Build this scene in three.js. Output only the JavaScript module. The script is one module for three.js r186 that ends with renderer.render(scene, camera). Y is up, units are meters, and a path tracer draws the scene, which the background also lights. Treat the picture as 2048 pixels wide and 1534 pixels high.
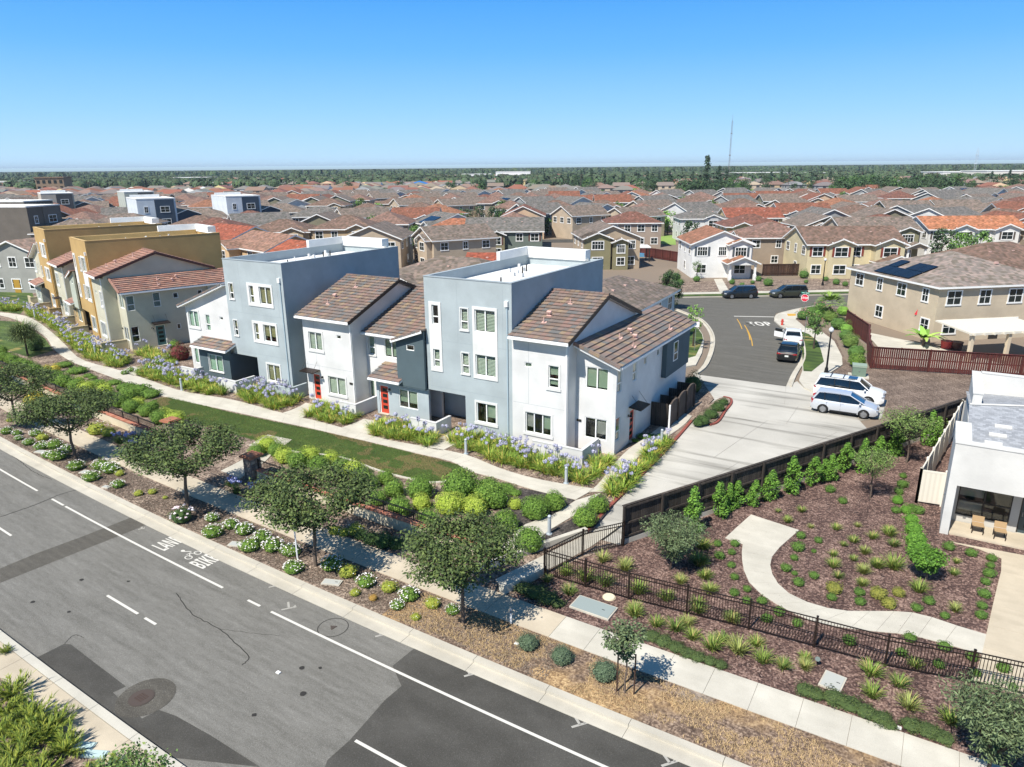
import * as THREE from 'three';
import { mergeGeometries } from 'three/addons/utils/BufferGeometryUtils.js';
import { FontLoader } from 'three/addons/loaders/FontLoader.js';
import { Brush, Evaluator, SUBTRACTION } from 'three-bvh-csg';

// ---------- camera, sky, sun, exposure ----------
const PI = Math.PI, RAD = PI / 180;
const scene = new THREE.Scene();
const FOCAL = 1425, PITCH = 16.86 * RAD, ROLL = -0.49 * RAD, YAW = 31.3 * RAD, EYE = 17.4;
const camera = new THREE.PerspectiveCamera(2 * Math.atan(767 / FOCAL) / RAD, 2048 / 1534, 0.5, 9000);
camera.rotation.order = 'YXZ';
camera.rotation.set(-PITCH, YAW, ROLL);
camera.position.set(0, EYE, 0);
camera.updateMatrixWorld();
scene.add(camera);

const renderer = new THREE.WebGLRenderer({ antialias: true });
renderer.toneMapping = THREE.LinearToneMapping;
renderer.toneMappingExposure = 1.36;
renderer.shadowMap.enabled = true;

const SUN = new THREE.Vector3(-0.107, 0.788, 0.606).normalize();
const skyLevels = [[-90, .16, .15, .13], [-2, .34, .40, .46], [0, .45, .64, .80], [1.5, .38, .60, .80], [4, .26, .52, .80], [8, .125, .39, .77], [12, .065, .30, .74], [20, .05, .20, .48], [40, .042, .125, .28], [90, .037, .088, .19]];
{
  const W = 512, Hh = 256, d = new Float32Array(W * Hh * 4);
  for (let j = 0; j < Hh; j++) {
    const el = ((j + .5) / Hh - .5) * 180;
    let k = 0; while (k < skyLevels.length - 2 && el > skyLevels[k + 1][0]) k++;
    const a = skyLevels[k], b = skyLevels[k + 1];
    let t = Math.min(1, Math.max(0, (el - a[0]) / (b[0] - a[0])));
    for (let i = 0; i < W; i++) { const o = (j * W + i) * 4; for (let c = 0; c < 3; c++) d[o + c] = a[c + 1] + (b[c + 1] - a[c + 1]) * t; d[o + 3] = 1; }
  }
  const sky = new THREE.DataTexture(d, W, Hh, THREE.RGBAFormat, THREE.FloatType);
  sky.mapping = THREE.EquirectangularReflectionMapping; sky.magFilter = THREE.LinearFilter; sky.minFilter = THREE.LinearFilter; sky.needsUpdate = true;
  scene.background = sky; scene.environment = sky;
}
const sun = new THREE.DirectionalLight(new THREE.Color(1, .95, .87), 5);
sun.position.copy(SUN).multiplyScalar(300).add(new THREE.Vector3(-40, 0, -60)); sun.target.position.set(-40, 0, -60);
sun.castShadow = true; sun.shadow.mapSize.set(4096, 4096);
Object.assign(sun.shadow.camera, { left: -220, right: 220, top: 220, bottom: -220, near: 1, far: 800 });
scene.add(sun, sun.target);

// ---------- helpers ----------
let seed = 7;
const rnd = () => { seed |= 0; seed = seed + 0x6D2B79F5 | 0; let t = Math.imul(seed ^ seed >>> 15, 1 | seed); t = t + Math.imul(t ^ t >>> 7, 61 | t) ^ t; return ((t ^ t >>> 14) >>> 0) / 4294967296; };
const rr = (a, b) => a + (b - a) * rnd();
const pick = a => a[Math.floor(rnd() * a.length)];
const V = (x, y, z) => new THREE.Vector3(x, y, z);
// a pixel of the 2048 x 1534 photograph gives a direction; the distance comes from the plane it lies on
const RAYM = new THREE.Matrix4().extractRotation(camera.matrixWorld);
const ray = (px, py) => V((px - 1024) / FOCAL, -(py - 767) / FOCAL, -1).applyMatrix4(RAYM);
const G = (px, py, h = 0) => { const d = ray(px, py), t = (h - EYE) / d.y; return [d.x * t, d.z * t]; };
const curve = x => x < -5 ? -0.00105 * (x + 5) ** 2 : 0;       // the avenue bends slightly to the left of the picture
const LOT = 0.13;                                               // kerb height: level of lots and pavements

const used = {};
const numbered = n => { const k = used[n] = (used[n] || 0) + 1; return k === 1 ? n : n + '_' + String(k - 1).padStart(3, '0'); };
function tag(o, label, category, group, kind) {
  if (label) o.userData.label = label;
  if (category) o.userData.category = category;
  if (group) o.userData.group = group;
  if (kind) o.userData.kind = kind;
  return o;
}
const shade = o => { o.castShadow = o.receiveShadow = true; return o; };
function thing(name, label, category, pos = [0, 0, 0], turn = 0, group) {
  const o = new THREE.Group(); o.name = numbered(name); o.position.set(...pos); o.rotation.y = turn; scene.add(o);
  return tag(o, label, category, group);
}
function part(name, geo, mat, parent, pos, rot, scale) {
  const m = shade(new THREE.Mesh(geo, mat)); m.name = name;
  if (pos) m.position.set(...pos); if (rot) m.rotation.set(...rot);
  if (scale) typeof scale === 'number' ? m.scale.setScalar(scale) : m.scale.set(...scale);
  parent.add(m); return m;
}
function solo(name, geo, mat, label, category, group, pos, rot) { const m = part(numbered(name), geo, mat, scene, pos, rot); return tag(m, label, category, group); }
function structure(name, geo, mat, pos) { const m = part(numbered(name), geo, mat, scene, pos); m.userData.kind = 'structure'; return m; }
function stuff(o, label, category) { o.userData.kind = 'stuff'; return tag(o, label, category); }
function copyOf(src, pos, turn, scale, label, group) {
  const o = src.clone(); o.name = numbered(src.userData.stem || src.name.replace(/_\d{3}$/, '')); o.userData = { ...src.userData };
  o.position.set(...pos); o.rotation.y = turn || 0; if (scale) typeof scale === 'number' ? o.scale.setScalar(scale) : o.scale.set(...scale);
  if (label) o.userData.label = label; if (group) o.userData.group = group; scene.add(o); return o;
}
// prototypes: built once, first use takes the prototype itself
function Proto(build) { let p = null, taken = false; return (pos, turn, scale, label, group) => {
  if (!p) p = build();
  if (!taken) { taken = true; p.position.set(...pos); p.rotation.y = turn || 0; if (scale) typeof scale === 'number' ? p.scale.setScalar(scale) : p.scale.set(...scale); if (label) p.userData.label = label; if (group) p.userData.group = group; return p; }
  return copyOf(p, pos, turn, scale, label, group); }; }

const geoCache = {};
function box(w, h, d) {                                        // centred box, uv in metres
  const k = [w, h, d].map(v => v.toFixed(3)).join();
  if (geoCache[k]) return geoCache[k];
  const g = new THREE.BoxGeometry(w, h, d), uv = g.attributes.uv, s = [[d, h], [d, h], [w, d], [w, d], [w, h], [w, h]];
  for (let i = 0; i < 24; i++) { const f = s[i >> 2]; uv.setXY(i, uv.getX(i) * f[0], uv.getY(i) * f[1]); }
  return geoCache[k] = g;
}
const bxc = (w, h, d, x = 0, y = 0, z = 0, rx = 0, ry = 0, rz = 0) => { const g = box(w, h, d).clone(); if (rx) g.rotateX(rx); if (ry) g.rotateY(ry); if (rz) g.rotateZ(rz); return g.translate(x, y, z); };
const bx2 = (x0, x1, y0, y1, z0, z1) => bxc(Math.abs(x1 - x0), Math.abs(y1 - y0), Math.abs(z1 - z0), (x0 + x1) / 2, (y0 + y1) / 2, (z0 + z1) / 2);
const cyl = (r0, r1, h, n = 10) => new THREE.CylinderGeometry(r0, r1, h, n);
const merge = a => { const l = a.map(g => g.index ? g.toNonIndexed() : g); const r = mergeGeometries(l.map(g => { for (const k of Object.keys(g.attributes)) if (!['position', 'normal', 'uv', 'color'].includes(k)) g.deleteAttribute(k); return g; })); return r; };
function bar(a, b, r, n = 6, r2) { const A = V(...a), B = V(...b), L = A.distanceTo(B); const g = cyl(r2 ?? r, r, L, n); g.applyQuaternion(new THREE.Quaternion().setFromUnitVectors(V(0, 1, 0), B.clone().sub(A).normalize())); return g.translate((A.x + B.x) / 2, (A.y + B.y) / 2, (A.z + B.z) / 2); }
// flat polygon in plan, uv in metres
function plan(pts, y) {
  const s = new THREE.Shape(pts.map(p => new THREE.Vector2(p[0], -p[1]))), g = new THREE.ShapeGeometry(s);
  g.rotateX(-PI / 2); g.translate(0, y, 0); return g;
}
function planSlab(pts, y0, y1) {
  const s = new THREE.Shape(pts.map(p => new THREE.Vector2(p[0], -p[1]))), g = new THREE.ExtrudeGeometry(s, { depth: y1 - y0, bevelEnabled: false });
  g.rotateX(-PI / 2); g.translate(0, y0, 0); return g;
}
function strip(x0, x1, z0, z1, y, step = 2) {                  // follows the avenue's bend
  const n = Math.max(1, Math.ceil((x1 - x0) / step)), P = [], U = [], N = [], I = [];
  for (let i = 0; i <= n; i++) { const x = x0 + (x1 - x0) * i / n, c = curve(x); for (const z of [z0, z1]) { P.push(x, y, z + c); U.push(x, z); N.push(0, 1, 0); } if (i < n) { const k = i * 2; I.push(k, k + 1, k + 2, k + 1, k + 3, k + 2); } }
  const g = new THREE.BufferGeometry(); g.setAttribute('position', new THREE.Float32BufferAttribute(P, 3)); g.setAttribute('normal', new THREE.Float32BufferAttribute(N, 3)); g.setAttribute('uv', new THREE.Float32BufferAttribute(U, 2)); g.setIndex(I);
  if (z1 < z0) g.index.array.reverse(); return g;
}
function stripSlab(x0, x1, z0, z1, y0, y1) { const a = [], b = [], n = Math.max(1, Math.ceil((x1 - x0) / 3)); for (let i = 0; i <= n; i++) { const x = x0 + (x1 - x0) * i / n; a.push([x, z0 + curve(x)]); b.unshift([x, z1 + curve(x)]); } return planSlab([...a, ...b], y0, y1); }
const smooth = (pts, n = 24, closed = false) => new THREE.CatmullRomCurve3(pts.map(p => V(p[0], 0, p[1])), closed, 'centripetal').getPoints(n).map(p => [p.x, p.z]);
const offsetLine = (pts, d) => pts.map((p, i) => { const a = pts[Math.max(0, i - 1)], b = pts[Math.min(pts.length - 1, i + 1)], l = Math.hypot(b[0] - a[0], b[1] - a[1]) || 1; return [p[0] - (b[1] - a[1]) / l * d, p[1] + (b[0] - a[0]) / l * d]; });

// ---------- procedural textures ----------
const hash2 = (x, y, s) => { let h = Math.imul(x, 374761393) + Math.imul(y, 668265263) + Math.imul(s, 1442695041) | 0; h = Math.imul(h ^ h >>> 13, 1274126177); return ((h ^ h >>> 16) >>> 0) / 4294967296; };
function vnoise(x, y, per, s) { const xi = Math.floor(x), yi = Math.floor(y), fx = x - xi, fy = y - yi, u = fx * fx * (3 - 2 * fx), v = fy * fy * (3 - 2 * fy), m = (a, p) => ((a % p) + p) % p, py = per[1] || per, px = per[0] || per; const h = (i, j) => hash2(m(xi + i, px), m(yi + j, py), s); return (h(0, 0) * (1 - u) + h(1, 0) * u) * (1 - v) + (h(0, 1) * (1 - u) + h(1, 1) * u) * v; }
const fbm = (x, y, per, s, o = 4) => { let a = 0, w = .5, t = 0; for (let i = 0; i < o; i++) { a += w * vnoise(x, y, per, s + i); t += w; w *= .5; x *= 2; y *= 2; per = per.length ? [per[0] * 2, per[1] * 2] : per * 2; } return a / t; };
function tex(w, h, fn, tileX, tileY, srgb = true) {
  const d = new Uint8Array(w * h * 4);
  for (let j = 0; j < h; j++) for (let i = 0; i < w; i++) { const c = fn(i / w, j / h), o = (j * w + i) * 4; if (c.length) { d[o] = c[0]; d[o + 1] = c[1]; d[o + 2] = c[2]; } else d[o] = d[o + 1] = d[o + 2] = c; d[o + 3] = 255; }
  const t = new THREE.DataTexture(d, w, h, THREE.RGBAFormat); t.wrapS = t.wrapT = THREE.RepeatWrapping; t.magFilter = THREE.LinearFilter; t.minFilter = THREE.LinearMipmapLinearFilter; t.generateMipmaps = true;
  if (srgb) t.colorSpace = THREE.SRGBColorSpace; t.repeat.set(1 / tileX, 1 / (tileY || tileX)); t.needsUpdate = true; return t;
}
const cl = v => v < 0 ? 0 : v > 255 ? 255 : v;
const lerp3 = (a, b, t) => [cl(a[0] + (b[0] - a[0]) * t), cl(a[1] + (b[1] - a[1]) * t), cl(a[2] + (b[2] - a[2]) * t)];
const std = (c, rough = .9, o = {}) => new THREE.MeshStandardMaterial({ color: new THREE.Color(c), roughness: rough, ...o });

const T = {};
T.stuccoBump = tex(256, 256, (u, v) => 255 * (.5 * fbm(u * 32, v * 32, 32, 3, 3) + .5 * fbm(u * 6, v * 6, 6, 9, 3)), 2.2, 2.2, false);
T.stucco = tex(512, 512, (u, v) => { const n = fbm(u * 5, v * 5, 5, 21, 5), s = hash2(u * 512 | 0, v * 512 | 0, 4); const k = 236 + (n - .5) * 34 + (s - .5) * 14; return [cl(k), cl(k), cl(k - 1)]; }, 5, 5);
T.concrete = tex(512, 512, (u, v) => { const n = fbm(u * 4, v * 4, 4, 31, 5), s = hash2(u * 512 | 0, v * 512 | 0, 14), st = fbm(u * 3, v * 14, [3, 14], 44, 3); const k = 200 + (n - .5) * 40 + (s - .5) * 22 + (st - .5) * 14; return [cl(k), cl(k - 3), cl(k - 11)]; }, 4.3, 4.3);
T.drive = tex(1024, 1024, (u, v) => { const n = fbm(u * 4, v * 4, 4, 131, 6), s = hash2(u * 1024 | 0, v * 1024 | 0, 14), st = fbm(u * 3, v * 30, [3, 30], 144, 4), m = Math.max(0, st - .56) * 260; const k = 186 + (n - .5) * 60 + (s - .5) * 16 - m * .6; return [cl(k), cl(k - 2), cl(k - 7)]; }, 16, 16);
T.asphalt = tex(1024, 512, (u, v) => { const n = fbm(u * 6, v * 24, [6, 24], 51, 4), f = fbm(u * 40, v * 40, 40, 57, 2), s = hash2(u * 1024 | 0, v * 512 | 0, 61); const k = 110 + (n - .5) * 24 + (f - .5) * 12 + (s - .5) * 36 + (s > .965 ? 26 : 0); return [cl(k + 2), cl(k), cl(k - 6)]; }, 14, 4.2);
T.asphaltNew = tex(512, 512, (u, v) => { const n = fbm(u * 6, v * 10, [6, 10], 71, 4), s = hash2(u * 512 | 0, v * 512 | 0, 62); const k = 70 + (n - .5) * 26 + (s - .5) * 20 + (s > .975 ? 22 : 0); return [cl(k + 2), cl(k), cl(k - 5)]; }, 7, 7);
T.grainBump = tex(256, 256, (u, v) => 255 * hash2(u * 256 | 0, v * 256 | 0, 77), 1.6, 1.6, false);
const chips = (dark, mid, light, s) => (u, v) => { const a = fbm(u * 60, v * 34, [60, 34], s, 2), b = fbm(u * 30, v * 66, [30, 66], s + 5, 2), q = hash2(u * 512 | 0, v * 512 | 0, s + 8), L = fbm(u * 5, v * 5, 5, s + 11, 3); let t = (a * .5 + b * .5 - .5) * 2.6 + (q - .5) * .9 + (L - .5) * .9; return t < 0 ? lerp3(mid, dark, Math.min(1, -t * 1.5)) : lerp3(mid, light, Math.min(1, t * 1.25)); };
T.barkRed = tex(512, 512, chips([46, 32, 30], [98, 74, 66], [176, 150, 136], 81), 3.1);
T.barkBrown = tex(512, 512, chips([66, 54, 46], [122, 104, 90], [186, 168, 150], 91), 3.3);
T.barkDark = tex(512, 512, chips([30, 28, 27], [62, 56, 53], [112, 104, 98], 101), 2.7);
T.gravel = tex(512, 512, chips([66, 54, 46], [108, 92, 80], [160, 142, 126], 107), 3.0);
{ const A = chips([70, 56, 46], [116, 97, 82], [176, 154, 132], 311), B = chips([96, 76, 54], [156, 126, 90], [206, 178, 134], 321), C = chips([100, 92, 82], [140, 130, 118], [180, 170, 158], 331);
  T.strip = tex(1024, 512, (u, v) => { const d = fbm(u * 5, v * 3, [5, 3], 341, 5), e = fbm(u * 4, v * 3, [4, 3], 351, 4); const t = Math.max(0, Math.min(1, (d - .46) * 7)), g = Math.max(0, Math.min(1, (e - .6) * 8)); return lerp3(lerp3(A(u * 3.4 % 1, v * 1.7 % 1), B(u * 3.4 % 1, v * 1.7 % 1), t), C(u * 3.4 % 1, v * 1.7 % 1), g); }, 10, 5.1); }
T.lawn = tex(1024, 512, (u, v) => { const s = hash2(u * 1024 | 0, v * 512 | 0, 121), n = fbm(u * 8, v * 8, 8, 123, 4), st = Math.sin(v * PI * 2 * 6 + n * 1.5), d = fbm(u * 7, v * 5, [7, 5], 127, 4); const g = lerp3([46, 66, 22], [86, 106, 42], .5 + (n - .5) * 1.2 + (s - .5) * .5 + st * .16); return lerp3(g, [150, 132, 80], Math.max(0, Math.min(.8, (d - .66) * 6 + (s - .5) * .3))); }, 13, 7);
T.roof = tex(512, 512, (u, v) => { const cr = Math.floor(v * 16), fv = v * 16 - cr, cx = Math.floor(u * 14 + (cr % 2) * .5) % 14, h = hash2(cx, cr, 141), n = fbm(u * 9, v * 9, 9, 143, 3), e = fv < .09 ? -40 : 0, q = hash2(u * 512 | 0, v * 512 | 0, 6); const k = 205 + (h - .5) * 60 + (n - .5) * 44 + e + (q - .5) * 16; return [cl(k + (h > .7 ? 8 : 0)), cl(k), cl(k - (h < .3 ? 8 : 0))]; }, 5.6, 5.9);
T.shingle = tex(512, 512, (u, v) => { const cr = Math.floor(v * 28), fv = v * 28 - cr, cx = Math.floor(u * 20 + (cr % 2) * .5) % 20, h = hash2(cx, cr, 241), fu = (u * 20 + (cr % 2) * .5) % 1, q = hash2(u * 512 | 0, v * 512 | 0, 9); const k = 196 + (h - .5) * 36 + (q - .5) * 20 - (fv < .16 ? 36 : 0) - (fu < .05 ? 16 : 0); return [cl(k), cl(k + 1), cl(k + 3)]; }, 5, 4.4);
T.wood = tex(256, 512, (u, v) => { const n = fbm(u * 20, v * 3, [20, 3], 151, 4), s = fbm(u * 4, v * 4, 4, 155, 3); const k = 200 + (n - .5) * 90 + (s - .5) * 50; return [cl(k), cl(k - 4), cl(k - 8)]; }, 1.1, 2.2);
T.barkTree = tex(128, 256, (u, v) => { const k = 190 + (fbm(u * 14, v * 5, [14, 5], 161, 3) - .5) * 120; return [cl(k), cl(k - 4), cl(k - 8)]; }, .5, .8);

const M = {};
M.concrete = std('#efebe2', .92, { map: T.concrete, bumpMap: T.grainBump, bumpScale: .0015 });
M.concreteNew = std('#f3f0e8', .92, { map: T.concrete, bumpMap: T.grainBump, bumpScale: .0012 });
M.concreteWarm = std('#efe3d0', .92, { map: T.concrete, bumpMap: T.grainBump, bumpScale: .0015 });
M.shingle = std('#c9ccd0', .95, { map: T.shingle });
M.leafTintV = std('#ffffff', .85, { vertexColors: true, side: THREE.DoubleSide });
M.leafTint = std('#ffffff', .8, { side: THREE.DoubleSide });
M.kerbWhite = std('#f5f3ec', .9, { map: T.concrete });
M.joint = std('#8b8478', .95);
M.drive = std('#f1efe9', .9, { map: T.drive, bumpMap: T.grainBump, bumpScale: .0015 });
M.asphalt = std('#ffffff', .93, { map: T.asphalt, bumpMap: T.grainBump, bumpScale: .004 });
M.asphaltSide = std('#d8d6d1', .92, { map: T.asphalt, bumpMap: T.grainBump, bumpScale: .003 });
M.asphaltNew = std('#ffffff', .9, { map: T.asphaltNew, bumpMap: T.grainBump, bumpScale: .003 });
M.asphaltDark = std('#d2d2d2', .9, { map: T.asphaltNew, bumpMap: T.grainBump, bumpScale: .003 });
M.asphaltTrench = std('#c4c0ba', .93, { map: T.asphalt, bumpMap: T.grainBump, bumpScale: .004 });
M.crack = std('#2f2d2b', .95);
M.barkRed = std('#ffffff', .97, { map: T.barkRed, bumpMap: T.barkRed, bumpScale: .02 });
M.barkBrown = std('#ffffff', .97, { map: T.barkBrown, bumpMap: T.barkBrown, bumpScale: .02 });
M.barkDark = std('#ffffff', .97, { map: T.barkDark, bumpMap: T.barkDark, bumpScale: .02 });
M.gravel = std('#ffffff', .97, { map: T.gravel, bumpMap: T.gravel, bumpScale: .015 });
M.dryGrass = std('#ffffff', .97, { map: T.strip, bumpMap: T.strip, bumpScale: .02 });
M.lawn = std('#ffffff', .95, { map: T.lawn });
M.paint = std('#cfccc3', .8, { bumpMap: T.grainBump, bumpScale: .002 });
M.paintWorn = std('#a5a29a', .85);
M.yellowPaint = std('#c79a3c', .8);
M.redPaint = std('#b4645a', .85, { map: T.concrete });
M.white = std('#e9e9e6', .6); M.black = std('#17181a', .5, { metalness: .2 }); M.iron = std('#2b211c', .5, { metalness: .3 });
M.steel = std('#9a9da0', .45, { metalness: .7 }); M.rust = std('#4a413b', .85);
M.terracotta = std('#cc8b6e', .88, { map: T.concrete }); M.stucco = c => std(c, .93, { map: T.stucco, bumpMap: T.stuccoBump, bumpScale: .006 });
M.trunk = std('#8a7c70', .95, { map: T.barkTree }); M.trunkDark = std('#5d5048', .95, { map: T.barkTree });
M.glass = new THREE.MeshPhysicalMaterial({ color: new THREE.Color('#f4f8f5'), roughness: .02, metalness: 0, transmission: 1, thickness: 0, ior: 1.5 });
M.glassDark = std('#26302f', .06, { metalness: .25 });
M.inside = std('#3a3733', .95);
M.fontReady = null;
const FONT = await new FontLoader().loadAsync('fonts/droid/droid_sans_bold.typeface.json');
const textGeo = (t, size) => { const g = new THREE.ShapeGeometry(FONT.generateShapes(t, size), 4); g.computeBoundingBox(); const b = g.boundingBox; return g.translate(-(b.min.x + b.max.x) / 2, -(b.min.y + b.max.y) / 2, 0); };

// ---------- ground, avenue, pavements ----------
structure('ground', new THREE.PlaneGeometry(9000, 9000).rotateX(-PI / 2).translate(0, -.012, -2500), std('#7f7162', .97));
structure('avenue', strip(-170, 60, -9.2, -18.1, 0, 2), M.asphalt);
// newer asphalt on the right part of the avenue
{
  const A = G(1090, 1139 + 0, 0); void A;
  const edge = [[833, 1293], [785, 1332], [803, 1372], [770, 1400], [700, 1480], [655, 1520], [640, 1560]].map(p => G(p[0], p[1]));
  const far = []; for (let x = edge[0][0]; x <= 60; x += 3) far.push([x, -17.52 + curve(x)]);
  structure('new_asphalt', plan([...edge.slice().reverse(), ...far, [60, -9.6], [edge[6][0], -9.6]], .004), M.asphaltNew);
  const pt = (pts, y, m) => structure('asphalt_patch', plan(pts.map(p => G(p[0], p[1])), y), m);
  pt([[0, 1137], [70, 1108], [160, 1075], [262, 1035], [292, 1050], [250, 1067], [0, 1166]], .004, M.asphaltTrench);
  pt([[72, 1316], [128, 1288], [142, 1289], [190, 1326], [252, 1373], [226, 1385], [262, 1420], [284, 1437], [318, 1420], [352, 1432], [420, 1470], [520, 1534], [330, 1514], [180, 1400]], .004, M.asphaltNew);
  // joints and cracks: narrow slits filled with tar
  const seam = (pts, w, nm = 'crack') => { const l = smooth(pts.map(p => G(p[0], p[1])), pts.length * 6), j = l.map(p => [p[0] + rr(-.03, .03), p[1] + rr(-.03, .03)]); structure(nm, plan([...offsetLine(j, w / 2), ...offsetLine(j, -w / 2).reverse()], .009), M.crack); };
  seam([[0, 1034], [70, 1010], [130, 986], [192, 972]], .05, 'tar_seam');
  seam([[352, 1187], [365, 1203], [380, 1224], [400, 1238], [440, 1258], [470, 1285], [498, 1317], [485, 1330]], .035);
  seam([[22, 910], [45, 926], [62, 940], [80, 950], [105, 959]], .035);
  seam([[440, 1258], [470, 1262], [520, 1268], [560, 1272]], .015);
  seam([[128, 1288], [150, 1270], [166, 1276]], .02);
}
// kerb and gutter, cast in lengths with joints
{
  const k = structure('kerb_and_gutter', strip(-170, 60, -17.52, -18.32, .002, 2), M.joint);
  for (let x = -150; x < 50; x += 3.05) {
    part('gutter_panel', stripSlab(x, x + 3.035, -17.5, -18.02, -.02, .022), M.concrete, k);
    part('kerb_stone', stripSlab(x, x + 3.035, -18.02, -18.3, -.02, LOT + .008), M.concrete, k);
  }
}
// the raised lot: everything behind the kerb, cut off along the driveway
const RED = [[-13.32, -29.66], [-13.41, -32.2], [-13.45, -36], [-13.55, -41.9], [-13.8, -47.3]];
const FENCE_A = [-11.35, -28.6], FENCE_B = [3.6, -57.6];
{
  const front = []; for (let x = -170; x <= 60; x += 4) front.push([x, -18.3 + curve(x)]);
  structure('landscaped_lot', planSlab([...front, [60, -60], [3.7, -60], [3.7, -57.6], [-11.3, -28.5], [-13.2, -28.5], ...RED, [-13.9, -53], [-16, -57], [-24, -57], [-100, -90], [-170, -110]], -.005, LOT), M.barkBrown);
}
const bedAt = (name, pts, y, mat, px = true) => structure(name, plan(px ? pts.map(p => G(p[0], p[1], y)) : pts, y), mat);
const Y1 = LOT + .004, Y2 = LOT + .008, Y3 = LOT + .012;
// red bark garden beside the white building
bedAt('bark_garden', [[-13.6, -22.1], [60, -22.1], [60, -60], [3.7, -59], [-11.2, -28.9], [-13.3, -24.6]], Y1, M.barkRed, false);
// parkway strip: brown bark turning to dry grass
structure('parkway_strip', strip(-17.5, 60, -18.3, -20.6, Y1), M.dryGrass);
bedAt('dark_bark_bed', [[1040, 1060], [1085, 1066], [1140, 1040], [1202, 986], [1226, 1010], [1183, 1062], [1085, 1100]], Y2, M.barkDark);
bedAt('dark_bark_bed', [[1040, 976], [1070, 981], [1127, 994], [1151, 1000], [1104, 1031], [1051, 1049], [1020, 1070], [990, 1030]], Y2, M.barkDark);
// sidewalk along the avenue
{
  const s = structure('sidewalk', strip(-150, 60, -20.6, -22.1, LOT + .006, 2), M.joint);
  for (let x = -149; x < 20; x += 1.5) part('concrete_panel', stripSlab(x, x + 1.487, -20.6, -22.1, LOT - .01, LOT + .03), x > -12.3 ? M.concreteNew : M.concreteWarm, s);
}
// walk in front of the town houses: centre line with panels across it
function walk(name, left, right, n, mat, y = LOT, gap = .012) {
  const L = smooth(left.map(p => p.length === 3 ? [p[0], p[1]] : G(p[0], p[1], LOT)), n), R = smooth(right.map(p => p.length === 3 ? [p[0], p[1]] : G(p[0], p[1], LOT)), n);
  const g = structure(name, plan([...L, ...R.slice().reverse()], y + .014), M.joint);
  for (let i = 0; i < n; i++) { const a = L[i], b = L[i + 1], c = R[i + 1], d = R[i]; const q = (p, r) => { const l = Math.hypot(r[0] - p[0], r[1] - p[1]) || 1, k = gap / l; return [p[0] + (r[0] - p[0]) * (1 - k), p[1] + (r[1] - p[1]) * (1 - k)]; }; part('concrete_panel', planSlab([a, q(a, b), q(d, c), d], y - .005, y + .03), mat, g); }
  return g;
}
walk('garden_walk', [[-140, 612], [-40, 622], [0, 625], [47, 631], [80, 647], [112, 672], [131, 690], [165, 720], [236, 740], [300, 761], [366, 783], [466, 800], [555, 824], [640, 844], [707, 862], [780, 881], [864, 896], [934, 910.6], [1000, 937], [1060, 955], [1136, 970], [1190, 978]],
  [[-140, 618], [-40, 627], [0, 631], [38, 641.6], [62, 654], [92, 675], [109, 700], [142, 723], [189, 742], [260, 768], [319, 791], [455, 821], [547, 841], [640, 861], [695, 874], [757, 888], [830, 906], [905, 924], [938, 942], [994, 957], [1070, 981], [1152, 1000]], 62, M.concreteNew);
walk('side_walk', [[1178, 984], [1196, 969], [1215, 945], [1234, 922], [1256, 900], [1278, 884], [1325, 850], [1352, 822]], [[1210, 984], [1228, 965], [1252, 940], [1276, 915], [1298, 897], [1325, 880], [1368, 850], [1384, 832]], 16, M.concreteNew);
walk('cross_walk', [[1152, 1001], [1104, 1031], [1051, 1049], [1022, 1074], [985, 1108]], [[1202, 986], [1150, 1030], [1100, 1060], [1070, 1085], [1010, 1130]], 8, M.concreteNew, LOT - .004);
walk('ramp_walk', [[1180, 1066], [1120, 1095], [1050, 1130], [990, 1160]], [[1243, 1050], [1180, 1095], [1092, 1142], [1010, 1183]], 6, M.concrete, LOT - .002);
walk('entry_walk', [[566, 826], [590, 818], [612, 806]], [[604, 836], [622, 826], [640, 812]], 3, M.concreteNew);
walk('entry_walk', [[682, 856], [706, 848], [728, 838]], [[736, 869], [752, 858], [770, 846]], 3, M.concreteNew);
walk('entry_walk', [[842, 894], [890, 872], [928, 854]], [[884, 902], [920, 884], [956, 866]], 4, M.concreteNew);
walk('entry_walk', [[240, 743], [256, 738], [268, 733]], [[266, 752], [280, 747], [290, 741]], 2, M.concreteNew);
walk('entry_walk', [[442, 942], [476, 925], [505, 908], [520, 890]], [[480, 958], [505, 940], [535, 920], [548, 900]], 5, M.concrete);
bedAt('lawn', [[302.9, 802.5], [322, 795], [340.7, 794.5], [460, 824.5], [548, 843.2], [640, 862.2], [757, 889.5], [873.8, 918], [914.7, 929], [929, 936], [932, 944], [915, 955], [886, 963], [864, 964.5], [807.7, 955], [757, 941], [640, 915], [560, 895], [480, 872], [400, 850], [340, 826]], Y2, M.lawn);
bedAt('lawn', [[-20, 640], [38, 644], [62, 658], [90, 677], [107, 701], [60, 715], [-20, 690]], Y2, M.lawn);
bedAt('lawn', [[-120, 560], [60, 572], [70, 600], [40, 628], [-20, 620], [-120, 605]], Y1, M.lawn);
part('concrete_panel', planSlab([[505, 887], [535, 870], [584, 880], [560, 898]].map(p => G(p[0], p[1], LOT)), LOT, LOT + .035), M.concrete, structure('lawn_pad', plan([[505, 887], [535, 870], [584, 880], [560, 898]].map(p => G(p[0], p[1], LOT)), LOT + .010), M.joint));
{ // mow strip of concrete round the lawn's front
  const l = smooth([[500, 890], [600, 905], [678, 914], [757, 941], [808, 955], [864, 965], [890, 963], [915, 956]].map(p => G(p[0], p[1], LOT)), 30);
  structure('mow_strip', planSlab([...offsetLine(l, .12), ...offsetLine(l, -.06).reverse()], LOT, LOT + .05), M.concrete);
}
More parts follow.
